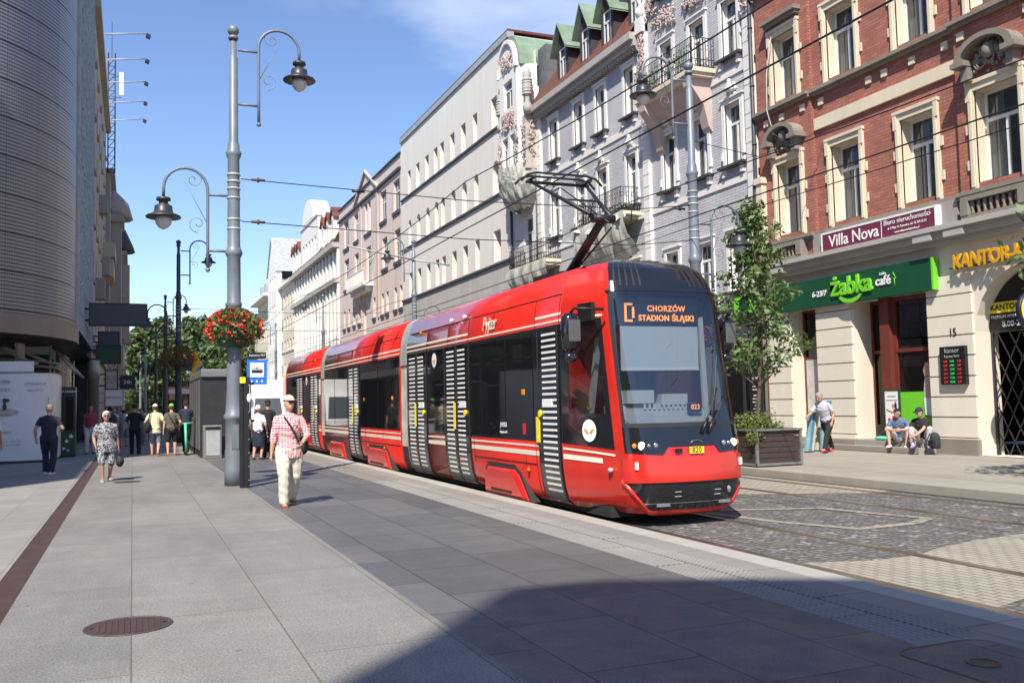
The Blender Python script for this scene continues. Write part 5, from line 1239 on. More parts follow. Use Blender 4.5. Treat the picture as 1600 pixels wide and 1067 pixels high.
seams(S1, [(13.52, 2.76, 3.2), (15.4, 2.76, 3.2), (16.7, 2.76, 3.2), (17.95, 2.76, 3.2), (19.4, 2.76, 3.2), (13.56, .05, .95), (16.45, .5, .95), (12.6, 2.76, 3.2), (12.6, .05, .95), (14.0, .45, .7)], [(3.2, 12.6, 20.9), (.6, 13.56, 16.45)])
seams(S2, [(23.3, 2.76, 3.2), (25, 2.76, 3.2), (27, 2.76, 3.2), (29, 2.76, 3.2), (24.9, .05, .72), (27.5, .05, .72)], [(3.2, 21.7, 31), (.6, 21.7, 25.8), (.6, 27.4, 31)])
seams(S3, [(33.5, 2.76, 3.2), (35.5, 2.76, 3.2), (37.5, 2.76, 3.2)], [(3.2, 31.8, 39.2)])
# bogie covers
def cover(S, ya, yb):
    b = MB(); L = ya - yb
    out = [(ya, -.02), (ya + .02, .36), (ya - .12, .46), (yb + .62, .46), (yb + .42, .38), (yb, -.02)]
    n = len(out); x0, x1 = XC - 1.12, XC - 1.235; ins = [(y + (.05 if y < (ya + yb) / 2 else -.05), z + (.04 if z < .1 else -.04)) for y, z in out]
    ins = [(y + (.12 if y < (ya + yb) / 2 else 0), z) for y, z in ins]
    b.ring([[(x0, y, z) for y, z in out], [(x1 + .03, y, z) for y, z in out], [(x1, y, z) for y, z in ins]], sm=False)
    c = b.build('bogie_cover', m('tram_red'), S, bevel=.012)
    b = MB(); b.prism([(ya + .06, -.03), (ya + .06, .42), (ya - .1, .54), (yb + .62, .54), (yb + .36, .42), (yb - .07, -.03)], lambda p, q, t: (t, p, q), XC - 1.0, XC - 1.185); b.build('cover_gap', m('rubber'), c)
    b = MB(); b.box(XC - 1.245, XC - 1.236, yb + .65, ya - .35, .06, .1); b.build('cover_slot', m('seam'), c)
cover(S1, 15.85, 13.9); cover(S2, 24.9, 22.5); cover(S2, 30.1, 27.7)
# small side things
b = MB(); b.lathe([(.035, 0), (.035, .06), (.015, .08)], (XC - 1.22, 17.7, 3.25), 10, ax=0); b.build('camera_dome', m('white_paint'), S1)
b = MB(); b.lathe([(.035, 0), (.035, .06), (.015, .08)], (XC - 1.22, 16.9, 3.25), 10, ax=0); b.build('camera_dome', m('white_paint'), S1)
for S, y in ((S1, 20.0), (S1, 14.0), (S2, 22.3), (S2, 25.3), (S3, 33.0)):
    b = MB(); z = 1.75 if y in (14.0, 22.3, 25.3) else 3.2; b.obox((XC - W(z) - .015, y, z), (.012, 0, 0), (0, .05, 0), (0, 0, .045)); b.build('side_marker', m('amber'), S)
for y in (13.9, 17.2, 20.3, 23.2, 25.0): b = MB(); b.obox((XC - 1.2, y, .5 if y > 14 else .5), (.012, 0, 0), (0, .035, 0), (0, 0, .02)); b.build('side_reflector', m('amber'), S1 if y < 21 else S2)
def emblem(S, y, z, r, x):
    b = MB(); b.lathe([(r * 1.22, 0), (r * 1.22, -.004)], (x, y, z), 28, ax=0); e = b.build('emblem_ring', m('black'), S)
    b = MB(); b.lathe([(r, -.005), (r, -.009)], (x, y, z), 28, ax=0); b.build('emblem_disc', m('white_paint'), e)
    b = MB()
    for s in (-1, 1):
        b.prism([(y + s * r * .12, z - r * .2), (y + s * r * .78, z + r * .25), (y + s * r * .7, z - .0), (y + s * r * .5, z - r * .18), (y + s * r * .2, z - r * .4)], lambda p, q, t: (t, p, q), x - .010, x - .014)
    b.build('wing_mark', m('gold'), e)
    b = MB(); b.prism([(y - r * .13, z - r * .5), (y + r * .13, z - r * .5), (y + r * .18, z + r * .12), (y - r * .18, z + r * .12)], lambda p, q, t: (t, p, q), x - .0145, x - .017)
    b.build('head_mark', m('print_grey'), e)
emblem(S1, 18.8, 2.5, .15, XC - 1.216); emblem(S3, 34.4, 2.5, .15, XC - 1.216)
text('lettering', 'Pyjter', .36, m('cream_stripe'), S1, (XC - 1.205, 15.55, 2.99), ROTR, .004, sx=.8, shear=.4)
text('lettering', 'pesa', .17, m('cab_light'), S1, (XC - 1.22, 14.9, 1.22), ROTR, .002); text('lettering', 'Bydgoszcz SA', .06, m('cab_light'), S1, (XC - 1.22, 14.9, 1.08), ROTR, .002)
b = MB(); b.obox((XC - 1.22, 13.98, 1.15), (.006, 0, 0), (0, .05, 0), (0, 0, .09)); b.build('red_label', m('tram_red'), S1)
# ---- nose surface
KS = [(0, 0, 0), (.2, .28, .01), (.4, .56, .055), (.52, .73, .095), (.62, .845, .15), (.68, .9, .205), (.73, .935, .30), (.78, .96, .44), (.88, 1.06, .82), (1, 1.2, 1.5)]
YF = [(.03, 11.1), (.12, 10.98), (.3, 10.92), (.5, 10.9), (.85, 10.93), (1.25, 11.02), (2.1, 11.22), (3.0, 11.42), (3.3, 11.54), (3.48, 11.68), (3.6, 11.88), (3.66, 12.08), (3.69, 12.3), (3.7, 12.5)]
KW = [(a, b_) for a, b_, c in KS]; KD = [(a, c) for a, b_, c in KS]
def NP(s, z, off=0.0):
    def raw(s, z):
        q = abs(s); w_ = lerp(KW, q); d = lerp(KD, q) / 1.5; f = lerp(YF, z)
        return Vector((XC + (1 if s > 0 else -1) * w_ * W(z) / 1.2, f + d * (12.56 - f), z))
    p = raw(s, z)
    if off:
        e = .01; ds = raw(min(1, s + e), z) - raw(max(-1, s - e), z); dz = raw(s, min(3.69, z + e)) - raw(s, max(.03, z - e))
        nn = ds.cross(dz)
        if nn.length > 1e-9:
            nn.normalize()
            if nn.y > 0 and abs(s) < .8: nn = -nn
            elif abs(s) >= .8 and nn.x * s < 0: nn = -nn
            p = p + nn * off
    return p
def patch(name, mat, zs, smin, smax, off, parent, ns=24, edge=True, t=.0, sm=True):
    b = MB(); rows = []
    for z in zs:
        a, c = smin(z), smax(z); rows.append([NP(a + (c - a) * k / ns, z, off) for k in range(ns + 1)])
    b.ring(rows, closed=False, cap=False, sm=sm)
    if t:
        def skirt(P): 
            Q = [p + Vector((0, t, 0)) for p in P]; b.ring([P, Q], closed=False, cap=False, sm=False)
        skirt(rows[0]); skirt(rows[-1]); skirt([r[0] for r in rows]); skirt([r[-1] for r in rows])
    return b.build(name, m(mat), parent)
def zr(a, c, n=8): return sorted({*[a + (c - a) * k / n for k in range(n + 1)], *[z for z, _ in PR if a < z < c]})
WS, PL = .685, .76        # windscreen edge, pillar edge
def cst(v): return lambda z: v
NB = MB()
def addgrid(b, ss, zs):
    b.ring([[NP(s, z) for s in ss] for z in zs], closed=False, cap=False, sm=True)
def fr_(a, c, n): return [a + (c - a) * k / n for k in range(n + 1)]
addgrid(NB, fr_(-1, 1, 64), zr(.03, 1.22, 14)); addgrid(NB, fr_(-1, 1, 64), zr(3.14, 3.7, 10))
for s in (-1, 1):
    addgrid(NB, fr_(s * WS, s * .80, 8), zr(1.22, 3.14, 12)); addgrid(NB, fr_(s * .80, s, 8), zr(2.74, 3.14, 4)); addgrid(NB, fr_(s * .80, s, 8), zr(1.22, 1.38, 2)); addgrid(NB, fr_(s * .975, s, 2), zr(1.38, 2.74, 6))
CB = NB.build('front_cab', m('tram_red'), TM)
patch('windscreen', 'windscreen_glass', zr(1.2, 3.16, 16), cst(-WS), cst(WS), .006, CB, 30)
b = MB()
for s in (-1, 1): b.ring([[NP(s * (WS - .02), z, .01) for z in zr(1.2, 3.16, 16)], [NP(s * (WS + .012), z, .01) for z in zr(1.2, 3.16, 16)]], closed=False, cap=False)
b.ring([[NP(-WS + 2 * WS * k / 24, z, .01) for k in range(25)] for z in (1.2, 1.26)], closed=False, cap=False); b.build('windscreen_seal', m('rubber'), CB)
patch('roof_hood', 'tram_black', zr(3.13, 3.7, 12), lambda z: -.68 - .1 * max(0, z - 3.4), lambda z: .68 + .1 * max(0, z - 3.4), .012, CB, 30)
b = MB(); b.prism([(-.86, 3.60), (-.62, 3.67), (-.3, 3.705), (0, 3.715), (.3, 3.705), (.62, 3.67), (.86, 3.60)], lambda p, q, t: (XC + p, t, q), 12.4, 13.1); b.build('roof_fairing', m('tram_black'), CB)
for s in (-1, 1):
    b = MB()
    for k in range(5):
        q = .30 + .075 * k; b.ring([[NP(s * (q + dq), z, .018) for z in fr_(3.2, 3.58, 6)] for dq in (0, .022)], closed=False, cap=False)
    b.build('roof_vent', m('rubber'), CB)
# lower black mask with headlights
def mlow(z): return .70 if z > .95 else .70
zs = fr_(0, 1, 10)
b = MB(); rows = []
for t in zs:
    row = []
    for k in range(65):
        s = -.70 + 1.4 * k / 64; bot = .905 - .0 * abs(s)
        bot = .935 if abs(s) < .27 else (.935 - (abs(s) - .27) / .05 * .105 if abs(s) < .32 else .83 + (abs(s) - .32) * .1); top = 1.205
        row.append(NP(s, bot + (top - bot) * t, .010))
    rows.append(row)
b.ring(rows, closed=False, cap=False); MK = b.build('front_mask', m('tram_black'), CB)
for s in (-1, 1):
    hl = MB()
    rows = [[NP(s * (.36 + .32 * k / 10), z0 + (z1 - z0) * t, .016) for k in range(11) for z0, z1 in [(.86 + .06 * k / 10, .98 + .1 * k / 10)]] for t in (0, .5, 1)]
    hl.ring(rows, closed=False, cap=False); H_ = hl.build('headlight', m('tram_glass'), CB)
    for q, r, mt in ((.455, .026, 'chrome'), (.525, .055, 'headlamp'), (.60, .036, 'amber'), (.39, .036, 'chrome')):
        p = NP(s * q, .955, .02); b = MB(); b.ball(p, (r, .012, r), 12, 8); b.build('lamp', m(mt), H_)
# bumper
def bpatch(name, mat, z0, z1, s1, off, **k): return patch(name, mat, fr_(z0, z1, 6), cst(-s1), cst(s1), off, CB, 30, **k)
bpatch('bumper', 'tram_red', .465, .80, .715, .035, t=.06)
b = MB()
for s in (-1, 1): p = NP(s * .60, .69, .05); b.obox(p, (.022, 0, 0), (0, .012, 0), (0, 0, .05))
b.build('front_reflector', m('white_paint'), CB)
def gs(z): return .54 + (z - .08) / .37 * .155
patch('lower_grille', 'tram_black', fr_(.085, .455, 6), lambda z: -gs(z), lambda z: gs(z), .012, CB, 30)
b = MB(); b.ring([[NP(-.54 + 1.08 * k / 24, z, .02) for k in range(25)] for z in (.175, .185)], closed=False, cap=False); b.build('grille_seam', m('chrome'), CB)
b = MB()
for s in (-.36, .40): p = NP(s, .16, .03); b.obox(p, (.10, .02 * s, 0), (0, .012, 0), (0, 0, .018))
b.build('fog_lamp', m('chrome'), CB)
b = MB()
for s in (-.2, .28):
    for dz in (-.03, .03): p = NP(s, .30 + dz, .018); b.obox(p, (.05, 0, 0), (0, .004, 0), (0, 0, .004))
b.build('tow_flap', m('cab_grey'), CB)
p = NP(.44, .32, .02); b = MB(); b.ball(p, (.035, .01, .05), 10, 6); b.build('socket', m('chrome'), CB)
# lip
b = MB(); rows = []
for dz, of in ((-.05, .0), (-.03, .03), (.0, .04), (.03, .03), (.04, .01)): rows.append([NP(-.74 + 1.48 * k / 32, .045 + dz + .42 * max(0, abs(-.74 + 1.48 * k / 32) - .5) / .24, of) for k in range(33)])
b.ring(rows, closed=False, cap=False); b.build('bumper_lip', m('tram_red'), CB)
p = NP(.03, .875, .03); b = MB(); b.obox(p, (.115, 0, 0), (0, .006, 0), (0, 0, .045)); pl = b.build('number_plate', m('yellow'), CB)
text('lettering', '820', .105, m('black'), pl, p + Vector((0, -.008, 0)), ROTF, .002)
p = NP(-.17, .875, .03); b = MB(); b.obox(p, (.055, 0, 0), (0, .006, 0), (0, 0, .03)); b.build('socket_cover', m('black'), CB)
p = NP(.05, .975, .016); b = MB(); b.tube([p + Vector((.09 * math.cos(R(a)), 0, .035 * math.sin(R(a)))) for a in range(0, 181, 20)], .006, 5); b.build('badge', m('chrome'), CB)
# cab side: glass, black surround, stripes
for s in (-1, 1):
    a, c = (s * .80, s * .975); lo, hi = min(a, c), max(a, c)
    patch('cab_side_window', 'cab_glass', zr(1.38, 2.74, 10), cst(lo), cst(hi), .004, CB, 10)
    b = MB()
    def strp(s0, s1, z0f, z1f, off=.006, n=10):
        b.ring([[NP(s * (s0 + (s1 - s0) * k / n), z0f(k / n), off) for k in range(n + 1)], [NP(s * (s0 + (s1 - s0) * k / n), z1f(k / n), off) for k in range(n + 1)]], closed=False, cap=False)
    strp(.775, .999, lambda t: .905 + .06 * t, lambda t: 1.40 + .0 * t); strp(.775, .805, lambda t: 1.38, lambda t: 2.76); strp(.97, .999, lambda t: 1.38, lambda t: 2.76); strp(.775, .999, lambda t: 2.70, lambda t: 2.76)
    b.build('cab_side_surround', m('tram_black'), CB)
    b = MB(); strp(.775, .999, lambda t: .81 + .065 * t, lambda t: .84 + .065 * t, .009); strp(.84, .999, lambda t: .705 + .03 * t, lambda t: .775 + .035 * t, .009); strp(.76, .999, lambda t: 2.785, lambda t: 2.815, .009); b.build('cream_stripe', m('cream_stripe'), CB)
b = MB(); p = NP(-.80, .62, .03); b.ball(p, (.04, .05, .035), 10, 8); b.build('side_sensor', m('zinc'), CB)
p = NP(-.89, 1.16, .012)
b = MB(); q0 = NP(-.86, 1.16, .0); q1 = NP(-.92, 1.16, .0); d = (q1 - q0).normalized(); nn = Vector((-d.y, d.x, 0)); nn = nn if nn.x < 0 else -nn
def edisc(r, off, mt, nm, par): 
    b = MB(); c = p + nn * off; b.face([c + d * r * math.cos(R(k * 15)) + Vector((0, 0, r * math.sin(R(k * 15)))) for k in range(24)], False); return b.build(nm, m(mt), par)
e = edisc(.19, .004, 'black', 'emblem_ring', CB); edisc(.16, .010, 'white_paint', 'emblem_disc', e)
b = MB()
for s in (-1, 1): b.face([p + nn * .014 + d * s * x + Vector((0, 0, z)) for x, z in ((.015, -.02), (.11, .04), (.1, 0), (.07, -.03), (.03, -.06))])
b.build('wing_mark', m('gold'), e)
# cab interior
b = MB(); 
for s in (-1, 1):
    b.ring([[NP(s * q, z, -.03) for q in fr_(WS + .01, .79, 4)] for z in zr(.4, 3.2, 12)], closed=False, cap=False)
    b.ring([[NP(s * q, z, -.03) for q in fr_(.79, 1, 6)] for z in zr(.4, 1.36, 6)], closed=False, cap=False); b.ring([[NP(s * q, z, -.03) for q in fr_(.79, 1, 6)] for z in zr(2.76, 3.2, 3)], closed=False, cap=False)
b.box(XC - .9, XC + .9, 11.6, 12.9, 3.12, 3.15)
CL = b.build('cab_lining', m('rubber'), CB)
b = MB(); b.box(XC - .95, XC + .95, 12.9, 12.95, .3, 3.2); b.box(XC - .95, XC + .95, 11.7, 12.9, .3, .35); b.build('cab_bulkhead', m('room_dark'), CB)
b = MB(); b.prism([(11.35, 1.22), (11.9, 1.52), (12.15, 1.5), (12.15, .5), (11.35, .5)], lambda p_, q_, t: (XC + t, p_, q_), -.72, .72); b.build('dashboard', m('cab_grey'), CB)
b = MB(); b.box(XC - .55, XC - .1, 11.75, 12.0, 1.53, 1.72); b.box(XC + .05, XC + .5, 11.8, 12.05, 1.50, 1.66)
for k in range(10): b.box(XC - .3 + k * .08, XC - .27 + k * .08, 11.7, 11.72, 1.44, 1.52)
b.build('console', m('cab_light'), CB)
b = MB(); b.box(XC - .68, XC + .62, 11.66, 11.67, 2.02, 2.64); b.build('sun_shade', m('shade_panel'), CB)
b = MB(); b.box(XC - .68, XC + .62, 11.64, 11.67, 2.0, 2.02); b.build('shade_bar', m('white_paint'), CB)
b = MB(); b.prism([(XC + .76, 1.3), (XC + .84, 1.3), (XC + .78, 2.8), (XC + .70, 2.8)], lambda p_, q_, t: (p_, t, q_), 11.75, 11.8); b.build('inner_pillar', m('cab_light'), CB)
b = MB(); b.box(XC - .3, XC + .3, 12.35, 12.45, 1.0, 2.0); b.box(XC - .14, XC + .14, 12.36, 12.44, 2.0, 2.2); b.build('driver_seat', m('rubber'), CB)
b = MB(); b.prism([(12.3, 1.4), (12.42, 1.4), (12.1, 2.5), (12.0, 2.5)], lambda p_, q_, t: (XC - t, p_, q_), .80, .86); b.build('inner_panel', m('cab_light'), CB)
b = MB(); b.box(XC - .74, XC + .66, 11.70, 11.8, 2.66, 3.06); dp = b.build('route_display', m('black'), CB)
text('lettering', 'CHORZÓW', .115, m('orange_led'), dp, (XC + .11, 11.68, 2.90), ROTF, .002, space=1.08, off=.003); text('lettering', 'STADION ŚLĄSKI', .115, m('orange_led'), dp, (XC + .11, 11.68, 2.76), ROTF, .002, space=1.06, off=.003)
b = MB()
for (x0, x1, z0, z1) in ((-.64, -.605, 2.73, 2.95), (-.515, -.48, 2.76, 2.92), (-.64, -.51, 2.945, 2.975), (-.64, -.51, 2.705, 2.735)): b.box(XC + x0 + .05, XC + x1 + .05, 11.675, 11.68, z0, z1)
b.build('line_sign', m('orange_led'), dp)
b = MB(); b.box(XC + .33, XC + .54, 11.5, 11.56, 1.39, 1.52); ds = b.build('run_number_display', m('black'), CB)
text('lettering', '023', .10, m('orange_led'), ds, (XC + .43, 11.49, 1.46), ROTF, .002)
b = MB()
for (sa, za), (sb, zb) in (((.12, 1.10), (.40, 1.72)), ((.20, 1.10), (.52, 1.62)), ((.30, 1.35), (.50, 2.35))): b.tube([NP(sa + (sb - sa) * k / 4, za + (zb - za) * k / 4, .045) for k in range(5)], .011, 6)
for sa, za in ((.12, 1.10), (.20, 1.10)): b.tube([NP(sa, za, .03), NP(sa + .09, za + .2, .05)], .022, 6)
b.build('wiper', m('black'), CB)
# mirrors
def mirror(s, x, y):
    b = MB(); b.tube([(XC + s * 1.02, y - .25, 2.86), (x, y - .12, 2.88), (x, y, 2.82)], .022, 6); b.build('mirror_arm', m('black'), CB)
    b = MB(); o = []
    for dz, wx, dy in ((-.27, .09, .04), (-.22, .13, .09), (0, .15, .12), (.2, .14, .11), (.26, .09, .06)): o.append([(x + wx * math.cos(R(a)), y + dy * math.sin(R(a)), 2.56 + dz) for a in range(0, 360, 24)])
    b.ring(o); M1 = b.build('mirror_housing', m('tram_black'), CB)
    b = MB(); b.box(x - .09, x + .09, y - .125, y - .115, 2.42, 2.72); b.build('mirror_glass', m('door_grey'), M1)
    b = MB(); b.ball((x, y, 2.2), (.11, .07, .075), 12, 8); b.tube([(x, y, 2.3), (x, y, 2.22)], .02, 6); b.build('small_mirror', m('tram_black'), CB)
mirror(-1, XC - 1.42, 11.75); mirror(1, XC + 1.33, 11.95)
p = NP(-.86, 2.86, .03); b = MB(); b.obox(p, (.03, .0, 0), (-.03, .16, 0), (0, 0, .13)); b.build('mirror_mount', m('black'), CB)
b = MB(); b.tube([(XC - 1.0, 12.15, 1.5), (XC - 1.0, 12.05, 1.56), (XC - 1.0, 11.98, 1.5), (XC - 1.0, 12.05, 1.45), (XC - 1.0, 12.15, 1.5)], .012, 6); b.build('grab_ring', m('gold'), CB)
# pantograph
PG = MB(); PG.box(XC - .6, XC + .6, 14.0, 14.9, 3.68, 3.76)
for s in (-1, 1): PG.lathe([(.06, 3.6), (.06, 3.7), (.09, 3.72), (.05, 3.75)], (XC + s * .5, 14.3, 0), 10)
pg = PG.build('pantograph', m('black_metal'), TM)
b = MB(); b.tube([(XC, 14.75, 3.78), (XC, 13.35, 4.55)], [.085, .07], 10); b.tube([(XC + .12, 14.85, 3.8), (XC + .12, 13.3, 4.4)], .018, 6); b.tube([(XC - .3, 14.7, 3.8), (XC + .3, 14.7, 3.8)], .06, 8); b.build('lower_arm', m('black_metal'), pg)
b = MB(); b.tube([(XC - .2, 13.35, 4.55), (XC + .2, 13.35, 4.55)], .075, 8)
for s in (-1, 1): b.tube([(XC + s * .14, 13.3, 4.55), (XC + s * .55, 15.0, 5.5)], [.045, .025], 8)
b.tube([(XC - .35, 14.25, 5.05), (XC + .35, 14.25, 5.05)], .018, 6)
for s in (-1, 1): b.tube([(XC + s * .2, 13.4, 4.65), (XC + s * .35, 13.0, 4.75), (XC + s * .38, 13.1, 4.5)], .012, 5)
b.tube([(XC, 13.15, 4.45), (XC, 14.9, 5.4)], .012, 5); b.build('upper_arm', m('black_metal'), pg)
b = MB()
for y in (14.86, 15.14): b.tube([(XC - .8, y, 5.48), (XC - .68, y, 5.6), (XC - .5, y, 5.645), (XC + .5, y, 5.645), (XC + .68, y, 5.6), (XC + .8, y, 5.48)], .022, 6)
for s in (-1, 1): b.tube([(XC + s * .55, 14.8, 5.55), (XC + s * .55, 15.2, 5.55)], .025, 6); b.tube([(XC + s * .62, 14.86, 5.62), (XC + s * .62, 15.14, 5.62)], .02, 6)
b.tube([(XC - .6, 15, 5.5), (XC + .6, 15, 5.5)], .03, 6); b.build('contact_bow', m('black_metal'), pg)
b = MB(); b.box(XC - .6, XC + .6, 16.5, 19.5, 3.5, 3.71); b.box(XC - .6, XC + .6, 24, 29, 3.5, 3.71); b.box(XC - .6, XC + .6, 33, 38, 3.5, 3.71); b.build('roof_equipment', m('zinc'), TM)
# ================================================================ signs on the right
def sign_box(name, X, d, y0, y1, z0, z1, mat, lab, frame=None, cat='sign', t=.05):
    o = thing(name, (X, (y0 + y1) / 2, z0), lab, cat); b = MB(); b.box(X, X + d, y0, y1, z0, z1); b.build('panel', m(mat), o)
    if frame:
        b = MB(); x0, x1 = X - .012, X + d + .0
        b.box(x0, x1, y0 - t, y1 + t, z1, z1 + t); b.box(x0, x1, y0 - t, y1 + t, z0 - t, z0); b.box(x0, x1, y0 - t, y0, z0, z1); b.box(x0, x1, y1, y1 + t, z0, z1); b.build('frame', m(frame), o)
    return o
s = sign_box('villa_sign', 19.15, .28, 17.78, 22.0, 5.85, 6.36, 'sign_maroon', 'long maroon light box sign reading Villa Nova above the green shop sign', 'white_paint')
b = MB(); b.box(19.15, 19.43, 17.70, 17.775, 5.8, 6.41); b.build('end_cap', m('white_paint'), s)
text('lettering', 'Villa Nova', .48, m('white_paint'), s, (19.14, 20.72, 6.1), ROTR, .004, off=.006)
text('lettering', 'Biuro nieruchomości', .20, m('white_paint'), s, (19.14, 18.72, 6.25), ROTR, .003, sx=.95); text('lettering', 'ul. 3 Maja 15, Katowice, tel. 32 204 62 62', .095, m('white_paint'), s, (19.14, 18.72, 6.08), ROTR, .003, sx=.85); text('lettering', 'www.villanova.katowice.pl', .09, m('white_paint'), s, (19.14, 18.72, 5.95), ROTR, .003, sx=.9)
b = MB(); b.box(19.14, 19.15, 19.62, 19.635, 5.86, 6.35); b.build('divider', m('white_paint'), s)
s = sign_box('green_shop_sign', 19.22, .2, 18.05, 24.5, 4.25, 5.1, 'sign_green', 'long dark green convenience shop sign with bright green lettering over the red framed windows')
b = MB(); b.box(19.21, 19.42, 17.99, 18.05, 4.25, 5.1); b.build('end_cap', m('lime'), s)
text('lettering', 'żabka', .72, m('lime'), s, (19.19, 20.95, 4.72), ROTR, .03, off=.018, space=.98)
text('lettering', '6-23/7', .24, m('white_paint'), s, (19.2, 22.3, 4.62), ROTR, .01, off=.003); text('lettering', 'café', .36, m('white_paint'), s, (19.2, 19.72, 4.7), ROTR, .01, off=.006); text('lettering', 'żabka', .11, m('white_paint'), s, (19.2, 19.72, 4.9), ROTR, .005)
b = MB(); n = 12; P_ = [(20.98 + .48 * math.cos(R(200 + 140 * k / n)), 4.52 + .3 * math.sin(R(200 + 140 * k / n))) for k in range(n + 1)]
Q_ = [(20.98 + .42 * math.cos(R(205 + 130 * k / n)), 4.53 + .19 * math.sin(R(205 + 130 * k / n))) for k in range(n, -1, -1)]
b.prism(P_ + Q_, lambda p, q, t: (t, p, q), 19.16, 19.22); b.build('smile_mark', m('lime'), s)
b = MB(); b.tube([(19.2, 19.3, 4.5), (19.2, 19.3, 4.72)], .012, 5); b.tube([(19.2, 19.36, 4.72), (19.2, 19.24, 4.72)], .012, 5); b.tube([(19.2, 19.34, 4.88), (19.2, 19.26, 4.72)], .012, 5); b.build('cup_mark', m('lime'), s)
s = thing('exchange_lettering', (19.25, 15.8, 4.6), 'row of gold capital letters over the arched gateway at the right edge', 'sign')
text('lettering', 'KANTOR-KUPNO', .50, m('gold'), s, (19.22, 17.35, 4.84), ROTR, .03, align='LEFT', off=.018, space=.96, sx=.82)
b = MB(); b.box(19.24, 19.26, 13.6, 17.5, 4.70, 4.73)
for k in range(7): b.box(19.24, 19.46, 13.8 + k * .6, 13.83 + k * .6, 4.70, 4.73)
b.build('rail', m('black_metal'), s)
s = sign_box('exchange_rate_board', 19.28, .12, 17.2, 17.98, 1.78, 2.75, 'black', 'black rate board with red and green digits under the house number 15')
text('lettering', 'kantor', .17, m('print_grey'), s, (19.27, 17.59, 2.64), ROTR, .003); text('lettering', 'Lepszy kurs', .1, m('print_grey'), s, (19.27, 17.59, 2.5), ROTR, .003)
for k in range(6):
    z = 2.37 - k * .105; text('lettering', ('4,28', '3,89', '4,51', '5,12', '0,17', '0,39')[k], .07, m('red_led'), s, (19.27, 17.8, z), ROTR, .002); text('lettering', ('EUR', 'USD', 'CHF', 'GBP', 'CZK', 'NOK')[k], .075, m('green_led'), s, (19.27, 17.59, z), ROTR, .002); text('lettering', ('4,34', '3,97', '4,60', '5,21', '0,18', '0,41')[k], .07, m('red_led'), s, (19.27, 17.37, z), ROTR, .002)
s = thing('house_number', (19.38, 17.62, 3.0), 'house number 15 on the pale pillar', 'number plate'); text('lettering', '15', .3, m('black'), s, (19.38, 17.62, 3.1), ROTR, .008, sx=.8)
s = thing('arch_sign', (19.85, 16.2, 3.2), 'black arch infill sign reading KANTOR in a yellow pill', 'sign')
b = MB(); b.box(19.86, 19.9, 15.9, 17.0, 3.52, 3.78); b.lathe([(.13, 19.86), (.13, 19.9)], (0, 17.0, 3.65), 16, ax=0); b.lathe([(.13, 19.86), (.13, 19.9)], (0, 15.9, 3.65), 16, ax=0); b.build('yellow_pill', m('yellow'), s)
text('lettering', 'KANTOR', .2, m('black'), s, (19.85, 16.45, 3.65), ROTR, .003, off=.004); text('lettering', 'PREMIUM WYMIANA', .11, m('white_paint'), s, (19.88, 16.4, 3.42), ROTR, .003, sx=.95); text('lettering', '8.00-22.00', .2, m('white_paint'), s, (19.88, 16.15, 3.23), ROTR, .003)
s = thing('round_exchange_sign', (18.95, 15.0, 3.4), 'round yellow projecting sign cut by the right edge', 'sign')
b = MB(); b.lathe([(.44, -.06), (.44, .06)], (18.95, 15.0, 3.4), 32, ax=1); b.build('rim', m('navy'), s)
b = MB(); b.lathe([(.40, -.075), (.40, -.06)], (18.95, 15.0, 3.4), 32, ax=1); b.build('disc', m('yellow'), s)
b = MB(); b.box(18.95, 19.45, 14.98, 15.02, 3.8, 3.84); b.build('bracket', m('black'), s)
text('lettering', 'KANTOR', .15, m('black'), s, (18.95, 14.92, 3.42), ROTF, .003); text('lettering', 'KURSY', .13, m('black'), s, (18.95, 14.92, 3.25), ROTF, .003); text('lettering', '€ $', .15, m('sign_green'), s, (18.95, 14.92, 3.6), ROTF, .003)
s = sign_box('neighbour_shop_sign', 19.2, .25, 25.4, 26.6, 4.4, 5.0, 'lime', 'short bright green shop sign behind the young tree', 'dark_green')
b = MB(); b.lathe([(.26, 19.15), (.26, 19.2)], (0, 26.0, 4.7), 24, ax=0); b.build('round_mark', m('sign_green'), s)
s = sign_box('black_menu_board', 19.35, .06, 25.35, 26.1, .9, 2.4, 'black', 'black board with white lines of lettering in the shop window behind the planter')
text('lettering', 'mydełko', .13, m('white_paint'), s, (19.34, 25.72, 2.2), ROTR, .002)
for k, t_ in enumerate(('KOSMETYKI', 'NATURALNE', 'mydła i oleje', 'świece sojowe', 'kule do kąpieli', 'zestawy', 'pon-pt 10-18', 'sob 10-14')): text('lettering', t_, .075, m('white_paint'), s, (19.34, 25.72, 1.92 - .11 * k - (.08 if k > 1 else 0)), ROTR, .002)
# posters
s = sign_box('shop_poster', 19.2, .04, 19.36, 19.85, .66, 1.66, 'white_paint', 'white poster in a green frame leaning by the convenience shop window', 'sign_green', 'poster', .04)
b = MB(); b.box(19.193, 19.2, 19.4, 19.8, 1.4, 1.42); b.box(19.193, 19.2, 19.42, 19.6, 1.2, 1.3); b.box(19.193, 19.2, 19.45, 19.75, 1.5, 1.53); b.build('print', m('print_grey'), s)
b = MB(); b.tube([(19.196, 19.8, 1.16), (19.196, 19.6, 1.08), (19.196, 19.4, 1.14)], .012, 4); b.box(19.193, 19.2, 19.44, 19.5, 1.18, 1.36); b.box(19.193, 19.2, 19.68, 19.76, .72, .92); b.box(19.193, 19.2, 19.44, 19.6, .72, .98); b.build('red_print', m('tram_red'), s)
s = sign_box('window_poster', 19.9, .02, 22.72, 23.2, 1.1, 2.3, 'frame_brown', 'dark red food poster in the narrow shop window', None, 'poster')
